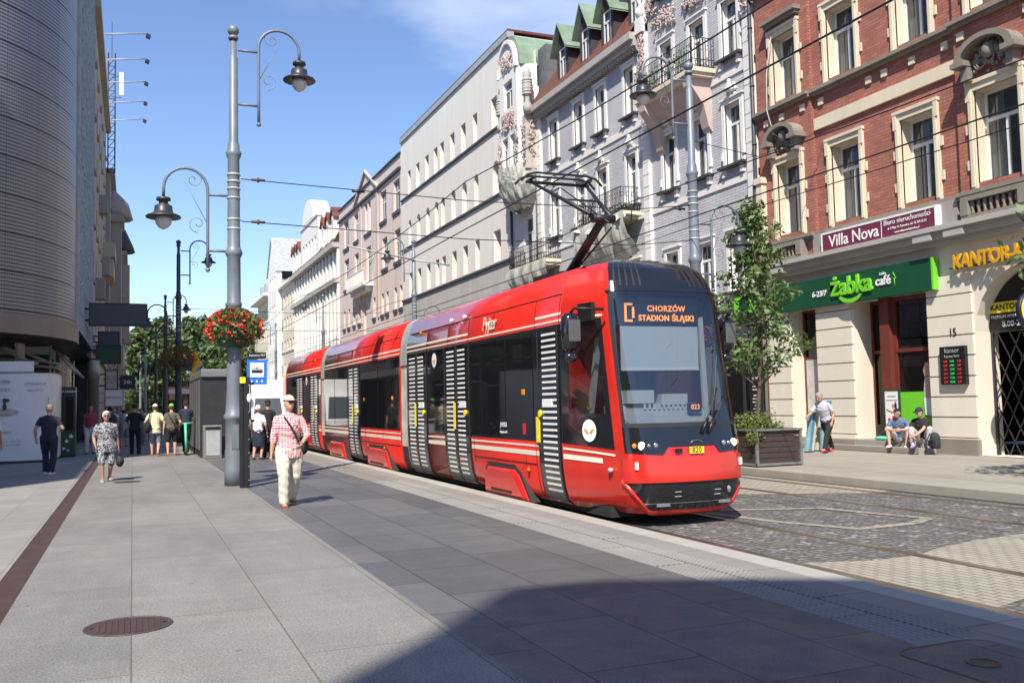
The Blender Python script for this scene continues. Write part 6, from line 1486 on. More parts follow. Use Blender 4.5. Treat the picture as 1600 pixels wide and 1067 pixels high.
b = MB(); b.box(19.89, 19.9, 22.74, 23.18, 1.12, 1.3); b.ball((19.9, 22.85, 1.6), (.01, .12, .13)); b.ball((19.9, 23.05, 1.5), (.01, .1, .1)); b.build('food_print', m('stone_beige'), s)
text('lettering', 'HIT-DOG', .13, m('white_paint'), s, (19.885, 22.96, 2.05), ROTR, .002)
s = thing('hands_and_bottle_sticker', (19.72, 18.5, 1.2), 'window sticker of two hands in striped sleeves holding up a bottle', 'sticker')
b = MB()
def flat(b, pts, x): b.prism(pts, lambda p, q, t: (t, p, q), x, x + .006)
flat(b, [(18.98, 1.15), (18.72, 1.15), (18.62, 1.75), (18.68, 2.05), (18.9, 2.0), (18.95, 1.7)], 19.70); flat(b, [(18.7, 1.05), (18.45, 1.05), (18.28, 1.75), (18.32, 2.1), (18.6, 2.05), (18.66, 1.7)], 19.69); b.build('sleeve', m('pinkish'), s)
b = MB(); flat(b, [(18.93, 1.0), (18.45, .95), (18.38, 1.45), (18.95, 1.45)], 19.683); b.build('white_cuff', m('white_paint'), s)
M('skin', (.52, .29, .2), .55, var=.12, sc=6, bmp=0)
b = MB(); flat(b, [(18.9, 2.02), (18.72, 2.05), (18.68, 2.2), (18.75, 2.4), (18.86, 2.4), (18.93, 2.2)], 19.688); flat(b, [(18.58, 2.06), (18.36, 2.1), (18.34, 2.3), (18.45, 2.55), (18.58, 2.45), (18.62, 2.2)], 19.688); b.build('hand_print', m('skin'), s)
b = MB(); flat(b, [(18.75, 2.2), (18.55, 2.2), (18.55, 2.6), (18.6, 2.75), (18.7, 2.75), (18.75, 2.6)], 19.692); b.build('bottle_print', m('tram_red'), s)
# ================================================================ furniture and vehicles
o = thing('wooden_planter', (13.6, 17.95, 0), 'square dark slatted planter with grey metal corners and a yellow green shrub', 'planter')
b = MB(); 
for k in range(6): b.box(13.0, 14.2, 17.35, 18.55, .08 + k * .122, .19 + k * .122)
b.build('slats', m('wood_dark'), o); b = MB()
for x in (12.96, 14.18):
    for y in (17.31, 18.53): b.box(x, x + .06, y, y + .06, .04, .84)
b.box(12.96, 14.24, 17.30, 18.6, .03, .08); b.box(12.95, 14.25, 17.29, 17.38, .81, .85); b.box(12.95, 14.25, 18.52, 18.6, .81, .85); b.box(12.95, 13.03, 17.38, 18.52, .81, .85); b.box(14.17, 14.25, 17.38, 18.52, .81, .85); b.build('metal_frame', m('panel_grey'), o)
b = MB(); b.box(13.03, 14.17, 17.38, 18.52, .7, .74); b.box(13.1, 14.1, 17.5, 18.4, 0, .05); b.build('soil', m('bark'), o)
def shrub(name, c, r, n, s, lab, mt='shrub', seed=3, g=None):
    q = random.Random(seed); b = MB(); cs = [Vector((c[0] + q.uniform(-r[0], r[0]) * .8, c[1] + q.uniform(-r[1], r[1]) * .8, c[2] + q.uniform(-.2, 1) * r[2] * .7)) for _ in range(12)]
    for k in range(n):
        p = cs[q.randrange(12)] + Vector([q.gauss(0, .35) * x for x in r]); e = Vector([q.gauss(0, 1) for _ in 'xyz']).normalized(); f = e.cross(Vector([q.gauss(0, 1) for _ in 'xyz'])).normalized(); ss = s * (.6 + .8 * q.random())
        b.face([p - e * ss, p + f * ss * .5, p + e * ss, p - f * ss * .5], False)
    return tag(b.build(name, m(mt)), lab, 'shrub', g)
shrub('planter_shrub', (13.35, 17.8, .86), (.35, .4, .28), 1900, .035, 'yellow green shrub spilling over the left side of the dark planter')
shrub('planter_shrub', (13.0, 17.5, .62), (.14, .2, .26), 900, .03, 'trailing yellow green shoots hanging down the planter side nearest the tram', seed=4)
shrub('planter_shrub', (13.95, 18.1, .85), (.25, .3, .13), 420, .03, 'sparse green sprigs at the right end of the planter', seed=5, mt='leaf')
o = thing('tram_stop_totem', (2.08, 19.3, 0), 'dark slim riveted tram stop post with a small yellow sticker beside the lamp post', 'post')
b = MB(); b.box(1.985, 2.06, 19.25, 19.37, 0, 2.2); b.box(2.06, 2.17, 19.22, 19.36, 0, 2.2); b.build('post', m('black_metal'), o, bevel=.008)
b = MB(); b.box(1.98, 2.09, 19.2, 19.22, 2.08, 2.2); b.build('yellow_sticker', m('yellow'), o)
b = MB()
for k in range(8): b.ball((2.155, 19.215, .15 + k * .27), .012, 6, 4)
b.build('rivets', m('zinc'), o); b = MB(); b.ball((2.16, 19.22, 1.78), (.045, .03, .09), 10, 8); b.build('white_button', m('white_paint'), o)
b = MB(); b.box(2.2, 2.26, 19.29, 19.31, 1.35, 2.1); b.build('timetable', m('white_paint'), o); b = MB(); b.box(2.19, 2.27, 19.31, 19.33, 1.3, 2.16); b.tube([(2.17, 19.33, 2.1), (2.19, 19.33, 2.1)], .01); b.build('timetable_frame', m('black'), o)
o = thing('tram_stop_sign', (2.33, 19.3, 2.05), 'blue and white tram stop sign with a tram symbol beside the lamp post', 'sign')
b = MB(); b.box(2.13, 2.52, 19.29, 19.33, 2.05, 2.55); b.build('panel', m('blue'), o)
b = MB(); b.box(2.19, 2.46, 19.28, 19.29, 2.2, 2.49); 
for k in range(3): b.lathe([(.02, 19.28), (.02, 19.29)], (2.22 + k * .1, 0, 2.115), 12, ax=1)
b.build('white_field', m('white_paint'), o)
b = MB(); b.box(2.22, 2.43, 19.272, 19.28, 2.29, 2.345); b.tube([(2.33, 19.275, 2.35), (2.31, 19.275, 2.385), (2.345, 19.275, 2.41)], .005, 4); b.tube([(2.22, 19.275, 2.375), (2.43, 19.275, 2.375)], .004, 4); b.build('tram_symbol', m('black'), o)
b = MB(); b.box(2.14, 2.51, 19.3, 19.32, 2.57, 2.7); b.build('name_strip', m('black'), o); text('lettering', 'Katowice PKP', .055, m('white_paint'), o, (2.33, 19.295, 2.64), ROTF, .001)
o = thing('tram_shelter', (2.6, 34.5, 0), 'dark grey panelled tram shelter with a flat roof behind the nearest lamp post', 'shelter')
b = MB(); b.box(2.05, 3.3, 31.6, 38.2, 2.6, 2.86); b.build('roof', m('panel_grey'), o, bevel=.03)
for y_ in (31.7, 38): b = MB(); b.box(2.1, 3.25, y_, y_ + .1, .08, 2.6); b.build('end_panel', m('frame_dark'), o)
for k in range(5):
    b = MB(); b.box(2.04, 2.1, 31.85 + k * 1.25, 33.0 + k * 1.25, .22, 2.55); b.build('side_panel', m('panel_grey'), o)
b = MB()
for k in range(6): b.box(2.03, 2.12, 31.72 + k * 1.25, 31.82 + k * 1.25, 0, 2.6)
b.build('frame_post', m('frame_dark'), o); b = MB(); b.box(2.3, 2.7, 32.5, 36.5, .42, .48); b.build('bench', m('wood_dark'), o)
o = thing('litter_bin', (2.36, 31.2, 0), 'pale grey square litter bin standing in front of the dark shelter', 'bin')
b = MB(); b.box(2.08, 2.64, 31.0, 31.45, 0, 1.05); b.build('body', m('panel_grey'), o, bevel=.02); b = MB(); b.box(2.16, 2.58, 30.985, 31.0, .1, .88); b.build('door', m('zinc'), o); b = MB(); b.box(2.14, 2.6, 30.98, 31.0, .93, 1.0); b.build('slot', m('black'), o)
o = thing('white_truck', (4.6, 37, 0), 'white box truck facing the camera beyond the stop sign', 'truck')
b = MB(); b.box(3.85, 5.3, 35.9, 40, .5, 2.6); b.build('box_body', m('white_paint'), o, bevel=.03)
b = MB(); b.prism([(34.6, .35), (34.6, 1.05), (34.9, 1.95), (35.9, 2.05), (35.9, .35)], lambda p, q, t: (t, p, q), 3.95, 5.2); cb = b.build('cab', m('white_paint'), o, bevel=.03)
b = MB(); b.face([(4.05, 34.6, 1.1), (5.1, 34.6, 1.1), (5.02, 34.87, 1.92), (4.13, 34.87, 1.92)]); b.build('windscreen', m('shop_glass'), cb, local=False)
b = MB(); b.box(4.2, 4.95, 34.57, 34.6, .6, .85); b.box(3.98, 5.17, 34.53, 34.6, .3, .5); b.build('grille', m('black'), cb)
for x in (4.08, 5.08): b = MB(); b.ball((x, 34.59, .75), (.1, .03, .09), 10, 8); b.build('headlight', m('lamp_glass'), cb)
for x, y in ((4.0, 35.3), (5.0, 35.3), (4.0, 38.8), (5.0, 38.8)): b = MB(); b.lathe([(.33, x), (.33, x + .22)], (0, y, .33), 18, ax=0); b.build('wheel', m('rubber'), o)
o = thing('distant_tram', (3.6, 78, 0), 'small distant red and white tram at the far end of the platform', 'tram')
b = MB(); b.box(2.5, 4.8, 76, 90, .3, 3.3); b.build('body', m('tram_red'), o, bevel=.1); b = MB(); b.box(2.6, 4.7, 75.97, 76, 1.2, 2.7); b.build('windscreen', m('shop_glass'), o); b = MB(); b.box(2.55, 4.75, 75.96, 76, 2.75, 3.1); b.box(2.55, 4.75, 75.95, 76, .95, 1.1); b.build('white_band', m('white_paint'), o)
for x in (2.9, 4.4): b = MB(); b.ball((x, 75.95, .75), (.14, .04, .12), 10, 6); b.build('headlight', m('lamp_glass'), o)
o = thing('street_banner', (2.7, 47, 3.1), 'blue and yellow cloth banner hanging from the second left lamp post', 'banner')
b = MB(); b.ring([[(2.35 + .05 * math.sin(k), 47 + .05 * k, 3.9 - .1 * k) for k in range(5)], [(2.75, 47.05 + .03 * k, 4.1 - .2 * k) for k in range(5)]], closed=False, cap=False); b.ring([[(2.9, 47, 3.5 - .1 * k) for k in range(5)], [(3.2 - .04 * k, 47.1, 3.75 - .13 * k) for k in range(5)]], closed=False, cap=False); b.build('blue_cloth', m('blue'), o)
b = MB(); b.ring([[(2.75 - .03 * k, 47.02, 4.3 - .22 * k) for k in range(6)], [(2.9 + .02 * k * k, 47.1, 4.35 - .2 * k) for k in range(6)]], closed=False, cap=False); b.build('yellow_cloth', m('gold'), o); b = MB(); b.tube([(2.1, 47, 4.3), (3.2, 47, 4.4)], .02); b.build('rod', m('black_metal'), o)
M('mint', (.10, .55, .33), .4, bmp=0)
def scooter(x, y, lab):
    o = thing('electric_scooter', (x, y, 0), lab, 'scooter')
    b = MB(); b.tube([(x, y, .12), (x - .03, y + .12, 1.08)], .045, 8); b.tube([(x - .2, y + .12, 1.08), (x + .2, y + .12, 1.1)], .02, 6); b.build('stem', m('mint'), o)
    b = MB(); b.box(x - .09, x + .09, y + .1, y + .85, .1, .15); b.build('deck', m('black'), o)
    for dy in (-.05, .95): b = MB(); b.lathe([(.11, x - .03), (.11, x + .03)], (0, y + dy, .11), 16, ax=0); b.build('wheel', m('rubber'), o)
scooter(1.72, 33.9, 'mint green electric scooter ridden along the shelter by a dark clothed person')
b = MB()
# folded striped boards the porter handles
M('board_blue', (.06, .22, .42), .6); M('board_cream', (.52, .48, .36), .7); M('board_teal', (.20, .36, .38), .7)
def board(x, y, z0, z1, w, t, lx, lab, dark=False):
    o = thing('striped_board', (x, y, z0), lab, 'board', 'striped folded boards round the man in red shoes'); h = z1 - z0
    for i, mt in enumerate(('board_teal', 'board_blue', 'board_cream') if not dark else ('board_cream', 'board_blue', 'board_blue')):
        b = MB(); c = x + (i - 1) * w / 3; b.obox((c + lx * .5, y + .02 * i, z0 + h / 2), (w / 6, 0, 0), (0, t, 0), (lx * .5, 0, h / 2)); b.build('panel', m(mt), o, bevel=.01)
board(17.42, 20.9, .04, 1.12, .30, .05, .22, 'striped board tilted beside the left leg of the man in red shoes')
board(18.02, 21.15, .04, 1.42, .34, .05, .30, 'taller blue striped board tilted behind the man in red shoes', True)
board(17.85, 20.75, .04, .8, .3, .05, .05, 'short striped board between the legs of the man in red shoes')
o = thing('green_cushion', (19.1, 20.1, .31), 'small green cushion lying on the shop step by the poster', 'cushion'); b = MB(); b.ball((19.22, 20.0, .36), (.16, .28, .06), 14, 8); b.build('cushion_cover', m('mint'), o)
M('charcoal', (.03, .03, .032), .8)
o = thing('black_backpack', (18.98, 17.95, .16), 'black backpack standing on the step right of the seated man in a cap', 'backpack')
b = MB(); b.ring([[(18.99 + x * w_, 18.0 + y * w_, z) for x, y in ((-.08, -.12), (.08, -.12), (.11, 0), (.08, .12), (-.08, .12), (-.11, 0))] for z, w_ in ((.16, .85), (.2, 1), (.4, 1), (.5, .85), (.56, .55), (.58, .2))]); b.build('sack', m('charcoal'), o, bevel=.02); b = MB(); b.box(18.84, 18.9, 17.91, 18.09, .2, .38); b.build('pocket', m('black'), o, bevel=.02); b = MB(); b.tube([(18.92, 18.08, .55), (18.82, 18.1, .36), (18.8, 18.08, .15), (18.72, 18.1, .05)], .015, 6); b.build('strap', m('black'), o)
# ================================================================ people
def cap_(b, p, q, r0, r1, n=10):
    p, q = Vector(p), Vector(q); d = q - p; L = d.length
    if L < 1e-5: return
    d.normalize(); pts = []; rs = []
    for a in (80, 50, 20): pts.append(p - d * r0 * math.sin(R(a))); rs.append(r0 * math.cos(R(a)))
    pts += [p, p + d * L * .5, q]; rs += [r0, (r0 + r1) / 2, r1]
    for a in (20, 50, 80): pts.append(q + d * r1 * math.sin(R(a))); rs.append(r1 * math.cos(R(a)))
    b.tube(pts, rs, n)
def chain(b, pts, rs):
    for (p, q, r0, r1) in zip(pts, pts[1:], rs, rs[1:]): cap_(b, p, q, r0, r1)
def ell(b, c, ax, ay, rx, ry, n=16):
    return [c + ax * rx * math.cos(2 * math.pi * k / n) + ay * ry * math.sin(2 * math.pi * k / n) for k in range(n)]
def remesh(b, name, mat, parent, vox, smooth=3, disp=0, dsc=30, seed=0):
    o = b.build(name, mat, local=True); o.modifiers.new('r', 'REMESH'); r = o.modifiers[0]; r.mode = 'VOXEL'; r.voxel_size = vox; r.use_smooth_shade = True
    s = o.modifiers.new('s', 'SMOOTH'); s.iterations = smooth; s.factor = .5
    dg = bpy.context.evaluated_depsgraph_get(); me = bpy.data.meshes.new_from_object(o.evaluated_get(dg)); old = o.data; bpy.data.objects.remove(o); bpy.data.meshes.remove(old)
    me.name = name
    if disp:
        ns = [v.normal.copy() for v in me.vertices]
        for v, n in zip(me.vertices, ns):
            c = v.co; q = math.sin(c.z * dsc + 4 * math.sin(c.x * 17 + seed) + seed) * math.sin(c.x * dsc * .9 + 3 * math.sin(c.z * 13)) + .6 * math.sin(c.z * dsc * 1.9 + c.x * 25 + c.y * 31 + seed)
            v.co = c + n * disp * q
    for p in me.polygons: p.use_smooth = True
    if mat not in list(me.materials): me.materials.clear(); me.materials.append(mat)
    k = bpy.data.objects.new(name, me); COL.objects.link(k); k.parent = parent; return k
def ik(a, c, l1, l2, pole):
    a, c, pole = Vector(a), Vector(c), Vector(pole); d = c - a; L = min(d.length, (l1 + l2) * .999); u = d.normalized(); c = a + u * L
    x = (l1 * l1 - l2 * l2 + L * L) / (2 * L); h = math.sqrt(max(0, l1 * l1 - x * x)); n = (pole - u * pole.dot(u)).normalized()
    return a + u * x + n * h, c
def tone(name, col, **k): return M(name, col, **k)
M('skin_tan', (.40, .20, .13), .55, var=.1, sc=6, bmp=0); M('skin_pale', (.58, .35, .26), .55, var=.1, sc=6, bmp=0)
for n_, c_ in dict(hair_white=(.6, .58, .54), hair_black=(.015, .012, .012), hair_brown=(.07, .045, .03), hair_grey=(.28, .27, .26), c_black=(.014, .014, .016), c_navy=(.02, .026, .05), c_cream=(.56, .53, .44), c_yellow=(.68, .64, .38), c_olive=(.10, .10, .07), c_grey=(.30, .31, .33), c_lgrey=(.42, .42, .45), c_white=(.72, .72, .72), c_red=(.36, .07, .08), c_blue=(.10, .15, .24), c_denim=(.18, .22, .27), c_khaki=(.42, .40, .33), shoe_brown=(.26, .10, .04), shoe_red=(.65, .03, .04), shoe_blue=(.02, .05, .32), shoe_white=(.7, .7, .7), c_lilac=(.50, .50, .60), c_pink=(.5, .25, .3)).items(): M(n_, c_, .85, var=.15, sc=9, bmp=.1)
mat_check('shirt_check', (.62, .10, .13), (.72, .36, .38), (.78, .60, .59), .042)
def mat_leop():
    mt, n, b = newmat('leopard'); _MC['leopard'] = mt; v = vec(n, 'o'); f = ramp(n, noise(n, v, 26, 3, .7), .46, .54); c = mixc(n, f, (.035, .04, .05), (.36, .37, .39)); n.links.new(c, b.inputs['Base Color']); b.inputs['Roughness'].default_value = .85
mat_leop()
def person(loc, rz, lab, H=1.72, foot=((-.1, 0, .0), (.1, -.0, 0)), hand=((-.26, -.02, .8), (.26, -.02, .8)), hipz=None, hipy=0, lean=0, side=0, head=(0, 0), top='c_black', sleeve=.55, bot='c_navy', leg=1.0, shoe='shoe_brown', hair='hair_brown', cap=None, bald=False, skin='skin', girth=1.0, skirt=False, vox=.011, group=None, glasses=False, fist=(1, 1), hem=.0, disp=.003, fing=True, ppole=None, kpole=None, loose=1.0, hs=1.0):
    """figure facing local -y; hands and feet given in metres for its own height; [0] = figure's right (-x)"""
    o = thing('person', loc, lab, 'person', group, rz); S = H
    hz = (hipz if hipz is not None else .515 * S); hip = Vector((0, hipy, hz)); up = Vector((math.sin(side), -math.sin(lean), math.cos(lean))).normalized(); rt = Vector((1, 0, 0)); rt = (rt - up * rt.dot(up)).normalized(); fw = up.cross(rt) * -1   # forward = -y
    if fw.y > 0: fw = -fw
    chest = hip + up * .2 * S; neck = hip + up * .315 * S; hb = neck + up * .035 * S + fw * .015 * S
    hc = neck + up * (.105 * S) + fw * .02 * S; g = girth
    hand = [(h_[0] * .86, h_[1], h_[2]) for h_ in hand]; sh = [neck + rt * s * .1 * S * (.6 + .4 * g) - up * .04 * S for s in (-1, 1)]; hp = [hip + rt * s * .052 * S * g for s in (-1, 1)]
    ua, fa, th, shn = .165 * S, .145 * S, .245 * S, .235 * S
    arms = []; legs = []
    for i, s in enumerate((-1, 1)):
        e, w_ = ik(sh[i], hand[i], ua, fa, (ppole[i] if ppole else (s * .45, .8, -.2))); arms.append((sh[i], e, w_))
        ank = Vector(foot[i]) + Vector((0, .0, .05 * S)); k, a = ik(hp[i], ank, th, shn, (kpole[i] if kpole else (s * .15, -1, .1))); legs.append((hp[i], k, a))
    b = MB()
    def torso(b, ex=0, z0=-.03, z1=.33):
        rings = []
        for t, rx, ry, f in ((-.045, .075, .062, 0), (-.02, .092, .072, 0), (.03, .094, .072, 0), (.09, .083, .064, 0), (.16, .09, .068, .004), (.22, .1, .07, .006), (.275, .098, .06, .0), (.305, .07, .045, 0), (.33, .035, .034, 0)):
            if t < z0 - .001 or t > z1 + .001: continue
            rings.append(ell(b, hip + up * t * S + fw * f * S, rt, fw, rx * S * g + ex, ry * S * (1.15 * g - .1) + ex))
        b.ring(rings)
    torso(b); cap_(b, neck + up * .0 * S, sh[0], .02 * S, .028 * S); cap_(b, neck + up * .0 * S, sh[1], .02 * S, .028 * S); cap_(b, neck - up * .02 * S, hb + up * .04 * S, .033 * S, .03 * S)
    # head
    hu = Vector((0, 0, 1)); yaw, pit = head; hf = Vector((math.sin(yaw) * math.cos(pit), -math.cos(yaw) * math.cos(pit), -math.sin(pit))).normalized(); hr = Vector((math.cos(yaw), math.sin(yaw), 0)); hu = hr.cross(hf) * -1
    if hu.z < 0: hu = -hu
    rings = []
    for t, rx, ry, f in ((-.066, .010, .012, .018), (-.06, .022, .026, .016), (-.045, .034, .042, .008), (-.02, .041, .05, .001), (.005, .044, .055, -.002), (.03, .045, .057, -.003), (.05, .039, .048, -.003), (.064, .022, .028, -.003), (.069, .008, .01, -.003)):
        rings.append(ell(b, hc + hu * t * S + hf * f * S, hr, hf, rx * S, ry * S, 16))
    b.ring(rings)
    cap_(b, hc + hf * .05 * S + hu * .008 * S, hc + hf * .063 * S - hu * .012 * S, .006 * S, .009 * S, 6)
    for s in (-1, 1): b.ball(hc + hr * s * .046 * S - hu * .002 * S, (.008 * S, .01 * S, .018 * S), 8, 6)
    for i, s in enumerate((-1, 1)):
        a, e, w_ = arms[i]; chain(b, [a, (a + e) / 2, e, (e + w_) / 2, w_], [.031 * S * g, .028 * S * g, .023 * S, .022 * S, .0145 * S])
        d = (w_ - e).normalized(); inn = Vector((-s, 0, 0)); inn = (inn - d * inn.dot(d)).normalized(); pn = d.cross(inn)
        pal = w_ + d * .028 * S; b.ring([[pal + d * t * S + pn * cx * S + inn * cy * S for cx, cy in ((-q, -.008), (q, -.008), (q, .008), (-q, .008))] for t, q in ((-.032, .013), (-.01, .021), (.022, .023), (.028, .02))], sm=True)
        if fing:
            cu = fist[i]
            for k in range(4):
                f0 = pal + d * .022 * S + pn * (-.0185 + .0125 * k) * S; l = (.040, .046, .043, .034)[k] * S; d1 = (d + inn * .25 * cu).normalized(); d2 = (d + inn * 1.1 * cu).normalized(); d3 = (d * (1 - .6 * cu) + inn * 1.5 * cu).normalized()
                p1 = f0 + d1 * l * .45; p2 = p1 + d2 * l * .3; chain(b, [f0, p1, p2, p2 + d3 * l * .25], [.0052 * S, .005 * S, .0047 * S, .0042 * S])
            t0 = pal - d * .018 * S - pn * .016 * S + inn * .004 * S; t1 = t0 + (d * .8 - pn * .75 + inn * .4).normalized() * .022 * S; chain(b, [t0, t1, t1 + (d + inn * .5).normalized() * .02 * S], [.0075 * S, .0062 * S, .005 * S])
        h, k, a = legs[i]; chain(b, [h, (h + k) / 2, k, k + (a - k) * .3, a], [.052 * S * g, .044 * S * g, .033 * S, .033 * S, .02 * S])
        fd = Vector((s * .15, -1, 0)).normalized(); cap_(b, a - Vector((0, 0, .02 * S)), a + fd * .075 * S - Vector((0, 0, .03 * S)), .022 * S, .018 * S)
    remesh(b, 'body', m(skin), o, vox, 2)
    # shirt
    c = MB(); torso(c, .012, -.03 + hem, .335)
    for i in range(2):
        a, e, w_ = arms[i]; c0 = sh[i]
        end = a + (e - a) * min(1, sleeve * 1.0) if sleeve <= 1 else e + (w_ - e) * (sleeve - 1)
        pts = [a] + ([e] if sleeve > 1 else []) + [end]; rs = [.031 * S * g + .006] + ([.029 * S + .006] if sleeve > 1 else []) + [(.032 if sleeve <= 1 else .025) * S + .007]; chain(c, pts, rs)
        cap_(c, neck + up * .004 * S, a, .026 * S, .030 * S * g + .004)
    if hem < 0: c.ring([ell(c, hip - up * t * S, rt, fw, r_ * S * g + .012, r_ * .78 * S * g + .012) for t, r_ in ((-.02, .093), (.02, .1), (-hem + .03, .104))])
    remesh(c, 'shirt', m(top), o, vox, 3, disp, 34, hash(lab) % 7)
    # trousers, shorts or skirt
    c = MB(); c.ring([ell(c, hip + up * t * S, rt, fw, r_ * S * g + .014, r_ * .77 * S * g + .014) for t, r_ in ((-.06, .085), (-.02, .098), (.03, .096), (.045, .09))])
    if skirt:
        md = (legs[0][1] + legs[1][1]) / 2; c.ring([ell(c, hip, rt, fw, .098 * S, .08 * S), ell(c, hip + (md - hip) * .5, rt, fw, .115 * S, .095 * S), ell(c, md + (md - hip) * .12, rt, fw, .12 * S, .1 * S)])
    else:
        for i in range(2):
            h, k, a = legs[i]
            if leg >= 1: pts = [h, (h + k) / 2, k, (k + a) / 2, a + Vector((0, 0, .0))]; rs = [.062 * S * g, .056 * S * g * loose, .047 * S * loose, .044 * S * loose, .040 * S * loose]
            else: e = h + (k - h) * min(1, leg * 2) if leg <= .5 else k + (a - k) * (leg - .5) * 1.2; pts = [h, (h + e) / 2, e] if leg <= .5 else [h, k, e]; rs = [.062 * S * g, .058 * S * g, .056 * S] if leg <= .5 else [.062 * S * g, .05 * S, .046 * S]
            chain(c, pts, rs)
    remesh(c, 'skirt' if skirt else ('trousers' if leg >= 1 else 'shorts'), m(bot), o, vox, 3, disp * .8, 21, 3)
    for i, s in enumerate((-1, 1)):
        c = MB(); a = legs[i][2]; fd = Vector((s * .15, -1, 0)).normalized(); g0 = a - Vector((0, 0, .05 * S)); side_ = Vector((-fd.y, fd.x, 0))
        rings = []
        for t, wd, hh in ((-.045, .018, .03), (-.03, .026, .042), (.0, .026, .044), (.04, .03, .032), (.08, .03, .024), (.1, .018, .014)):
            cc = g0 + fd * t * S; rings.append([cc + side_ * x * wd * S + Vector((0, 0, z * hh * S + .002)) for x, z in ((-1, 0), (1, 0), (1.02, .35), (.75, .85), (0, 1), (-.75, .85), (-1.02, .35))])
        c.ring(rings); k = c.build('shoe', m(shoe), o, local=True)
    # hair, cap, face
    c = MB()
    if cap:
        rings = []
        for t in range(7):
            ph = t / 6 * math.pi / 2; rings.append(ell(c, hc + hu * (.026 + .055 * math.sin(ph)) * S - hf * .004 * S, hr, hf, .051 * math.cos(ph) * S + .001, .063 * math.cos(ph) * S + .001))
        c.ring(rings); br = [hc + hu * .03 * S + hr * x * S + hf * y * S for x, y in ((-.045, .035), (-.035, .085), (0, .1), (.035, .085), (.045, .035))]
        c.ring([[p for p in br], [p + hu * .006 * S for p in br]], closed=True, sm=False); c.build('cap', m(cap), o, local=True)
        c = MB(); c.ring([ell(c, hc + hu * t * S - hf * .009 * S, hr, hf, r_ * S, r_ * 1.12 * S) for t, r_ in ((-.03, .034), (-.01, .045), (.026, .0475))]); c.build('hair', m(hair), o, local=True)
    elif not bald:
        rings = []
        for t in range(9):
            ph = -.35 + t / 8 * (math.pi / 2 + .35); bk = -.012 - .006 * math.cos(ph); q = max(.03, math.cos(ph)); rings.append(ell(c, hc + hu * (.012 + .064 * hs * math.sin(ph)) * S + hf * ((-.003 if ph > .5 else bk) - (0 if ph > .5 else .004)) * S, hr, hf, .0500 * q ** .8 * S * hs, (.0625 if ph > .5 else .055) * q ** .8 * S * hs))
        c.ring(rings); c.build('hair', m(hair), o, local=True)
    else:
        c.ring([ell(c, hc + hu * t * S - hf * .01 * S, hr, hf, r_ * S, r_ * 1.1 * S) for t, r_ in ((-.03, .036), (-.01, .046), (.012, .047))]); c.build('hair', m(hair), o, local=True)
    c = MB()
    if glasses:
        for s in (-1, 1): c.ball(hc + hf * .054 * S + hr * s * .018 * S + hu * .012 * S, (.016 * S, .006 * S, .010 * S), 10, 6)
        c.tube([hc + hf * .055 * S - hr * .03 * S + hu * .016 * S, hc + hf * .058 * S + hu * .016 * S, hc + hf * .055 * S + hr * .03 * S + hu * .016 * S], .004, 5); c.build('sunglasses', m('black'), o, local=True)
    else:
        for s in (-1, 1): c.ball(hc + hf * .051 * S + hr * s * .017 * S + hu * .012 * S, (.006 * S, .004 * S, .004 * S), 8, 6)
        c.build('eyes', m('hair_black'), o, local=True)
    c = MB(); c.ball(hc + hf * .049 * S - hu * .03 * S, (.013 * S, .005 * S, .0035 * S), 10, 6); c.build('mouth', m('pinkish'), o, local=True)
    P = dict(hip=hip, neck=neck, up=up, rt=rt, fw=fw, arms=arms, legs=legs, S=S, sh=sh); return o, P
def local_thing(name, owner, lab, cat):
    return thing(name, owner.location, lab, cat, None, owner.rotation_euler.z)
def strap(b, P, s, drop=.02):
    """cross-body strap from one shoulder to the other hip"""
    h, u, r_, f, S = P['hip'], P['up'], P['rt'], P['fw'], P['S']
    for sg in (1, -1): b.tube([h + u * (.30 - .27 * t) * S + r_ * s * (-.06 + .15 * t) * S + f * sg * (.055 + .045 * math.sin(math.pi * t)) * S * 1.12 for t in [i / 8 for i in range(9)]], .016, 6)
# 1 man in checked shirt
o, P = person((2.35, 15.4, 0), R(8), 'man in a pink checked shirt, cream cargo trousers and white cap walking towards the camera', 1.76, ((-.13, -.16, 0), (.1, .2, .03)), ((-.34, -.0, .80), (.17, -.25, 1.0)), loose=1.14, top='shirt_check', sleeve=1.25, bot='c_cream', shoe='shoe_brown', cap='c_cream', hair='hair_grey', glasses=True, vox=.0085, girth=1.12, hem=-.05, head=(.22, 0), disp=.006, ppole=((-.6, .6, 0), (.95, .35, -.35)))
q = local_thing('shoulder_bag', o, 'black shoulder bag with a strap across the checked shirt', 'bag'); b = MB(); strap(b, P, 1); b.build('strap', m('c_black'), q, local=True)
b = MB(); b.ball(P['hip'] + P['rt'] * .24 + Vector((0, .06, .04)), (.10, .17, .15), 14, 10); b.build('pouch', m('charcoal'), q, local=True)
# 2 woman
o, P = person((-.55, 23.05, 0), R(4), 'grey haired woman in a black and white patterned dress and sunglasses walking towards the camera', 1.56, ((-.07, -.14, 0), (.08, .12, .02)), ((-.27, -.12, .82), (.31, .03, .72)), top='leopard', sleeve=.75, bot='leopard', leg=.56, shoe='c_khaki', hair='hair_white', hs=1.12, glasses=True, girth=1.3, hem=-.06, vox=.009, skin='skin_tan')
q = local_thing('handbag', o, 'black handbag hanging from the hand of the woman in the patterned dress', 'bag'); hx = P['arms'][1][2] + (P['arms'][1][2] - P['arms'][1][1]).normalized() * .07
b = MB(); b.ball(hx + Vector((.02, 0, -.25)), (.09, .15, .13), 14, 10); b.build('sack', m('charcoal'), q, local=True); b = MB(); b.tube([hx + Vector((.02, .08 * math.cos(R(a)), -.14 + .13 * math.sin(R(a)))) for a in range(0, 181, 20)], .011, 6); b.build('handle', m('c_black'), q, local=True)
